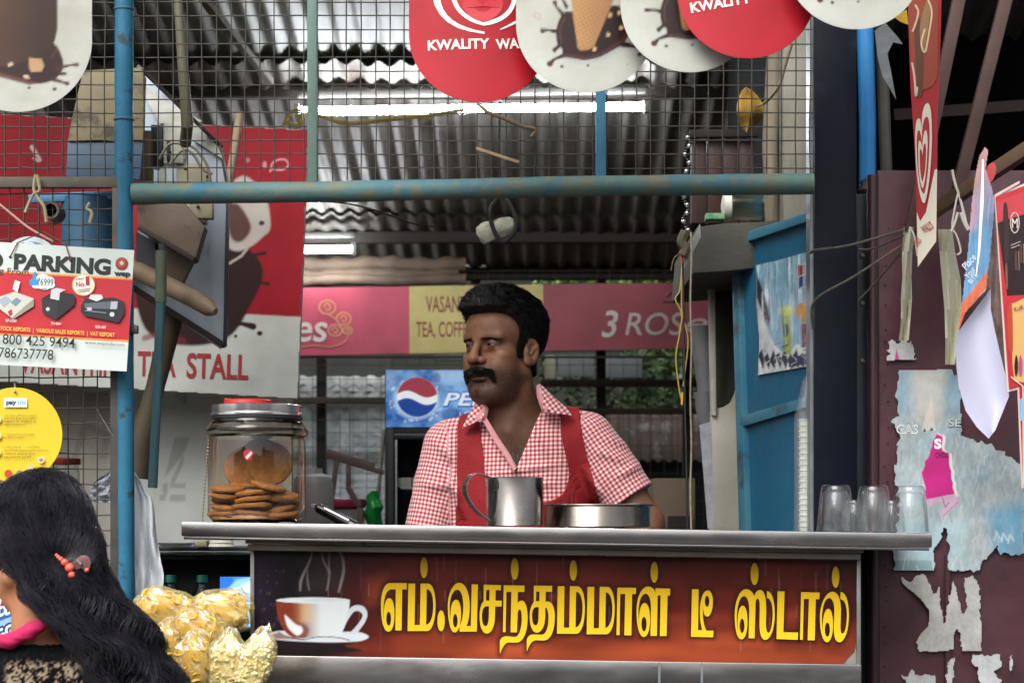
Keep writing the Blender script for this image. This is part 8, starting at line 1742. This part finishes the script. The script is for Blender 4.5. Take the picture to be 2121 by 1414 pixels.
# ================================================================ bags of snacks
BAGF = film('snack_bag_film', '#fffef8', .6, .10, .004, 40, ior=6, haze=.17, hz='#fbeaa6')
FRY = mat('yellow_fryum', '#e9bd3c', '#d9a02a', scale=30, rough=.75, spec=.15, sss=.5, bump=.002, bscale=50, patch='#efd67c', pscale=14, plo=.45, phi=.65)
POP = mat('popcorn', '#f0e2a8', '#e6cd78', scale=30, rough=.7, sss=.2, patch='#f3ead0', pscale=24, plo=.45, phi=.6)
def snackbag(lab, c, rx, ry, Y, kind, tilt=0, tied=0, seed=0):
    rr = random.Random(seed); o = thing('snack_bag', lab, 'bag', P(c[0], c[1] + ry, Y), 'clear bags of yellow snacks'); k = Y / F; C0 = P(*c, Y); ct_, st_ = math.cos(tilt), math.sin(tilt); dep = min(rx, ry) * k * .8
    def place(q): return C0 + Vector(((q.x * ct_ + q.z * st_), q.y, (-q.x * st_ + q.z * ct_)))
    def shape(p, g, off):
        n = noise.noise(p * 1.6 + off); t = 1.0; p = Vector([math.copysign(abs(v) ** .82, v) for v in p])
        if tied and p.z > .35: t = 1 - tied * ((p.z - .35) / .65)**1.2 * .75
        return Vector((p.x * rx * k * g * t, p.y * dep * g * t, p.z * ry * k * g * (1.0 if p.z < .35 or not tied else 1.1))) * (1 + .10 * n)
    off = Vector((seed * 3.1, seed * 1.7, 4))
    core = MB().ball((0, 0, 0), 1, 28, 20); core.xf(lambda p: place(shape(p, .84, off) * (1 + .11 * noise.noise(p * 5.5 + off)))); core.build('contents', FRY if kind == 'fry' else POP, o, smooth=True)
    pc2 = MB()
    for i in range(30 if kind == 'fry' else 150):
        a = rr.uniform(0, 6.283); z = rr.uniform(-.95, .72 if tied else .95); q = math.sqrt(1 - z * z); p = Vector((q * math.cos(a), -abs(q * math.sin(a)), z)); w_ = place(shape(p, .87 if kind == 'fry' else .84, off)); nn_ = (w_ - C0).normalized()
        if kind == 'fry':
            R = rr.uniform(8, 13) * k; ax = (nn_ + Vector((rr.gauss(0, 1), rr.gauss(0, 1), rr.gauss(0, 1))) * .28).normalized(); u_ = ax.orthogonal().normalized(); v_ = ax.cross(u_); h = R * rr.uniform(.2, .4); a0 = rr.uniform(0, 6); n_ = 12; sp = rr.choice((6.283, 4.6))
            vs = [w_ + (u_ * math.cos(a0 + sp * j / n_) + v_ * math.sin(a0 + sp * j / n_)) * R * (.72 if e in (1, 2) else 1) + ax * (h * (-.5 if e in (0, 1) else .5)) for e in range(4) for j in range(n_ + 1)]
            m_ = n_ + 1; pc2.add(vs, [(e * m_ + j, e * m_ + j + 1, ((e + 1) % 4) * m_ + j + 1, ((e + 1) % 4) * m_ + j) for e in range(4) for j in range(n_)])
        else:
            for j in range(3): pc2.ball(w_ + Vector((rr.uniform(-1, 1), rr.uniform(-1, .3), rr.uniform(-1, 1))) * 5 * k, rr.uniform(2.6, 4.6) * k, 7, 5, (1, 1, rr.uniform(.7, 1.2)))
    pc2.build('snack_pieces', FRY if kind == 'fry' else POP, o, smooth=True, ang=50, kind='stuff')
    fm = MB().ball((0, 0, 0), 1, 30, 20); fm.xf(lambda p: place(shape(p, 1.03, off) * (1 + .10 * noise.noise(p * 2.6 + off) + .10 * noise.noise(p * 8 + off)))); fm.build('film', BAGF, o)
    if tied == 2 or tied == 1:
        tp_ = MB(); zt_ = 1.05
        vs = []
        for j in range(5):
            for i in range(17):
                a = 6.283 * i / 16; e = (.16 + .12 * j) * (1 + .4 * math.sin(a * 4 + j)); vs.append(place(Vector((math.cos(a) * e * rx * k, math.sin(a) * e * dep, (zt_ + .07 * j) * ry * k))))
        tp_.add(vs, [(j * 17 + i, j * 17 + i + 1, (j + 1) * 17 + i + 1, (j + 1) * 17 + i) for j in range(4) for i in range(16)]); tp_.build('gathered_neck', BAGF, o, smooth=True, ang=80)
for args in (('large bag of yellow hoop snacks at the upper left, against the white cloth', (345, 1262), 66, 44, 3.80, 'fry', .15, 0, 1), ('large bag of yellow hoop snacks at the upper right, against the counter panel', (458, 1266), 66, 46, 3.80, 'fry', -.1, 0, 2),
             ('flat bag of yellow snacks lying across the middle of the heap', (412, 1304), 56, 42, 3.72, 'fry', .35, 0, 3), ('small pale bag at the left of the heap beside the woman\'s hair', (342, 1334), 32, 50, 3.70, 'fry', .1, .8, 4),
             ('upright bag of yellow hoop snacks in the middle of the front row', (402, 1372), 42, 66, 3.66, 'fry', .05, .8, 5), ('upright bag of popcorn between the hoop bag and the tilted one', (474, 1376), 42, 68, 3.66, 'pop', .08, .8, 6),
             ('tilted bag of popcorn leaning in front of the counter panel corner', (530, 1372), 34, 70, 3.62, 'pop', .34, .45, 7)): snackbag(*args)
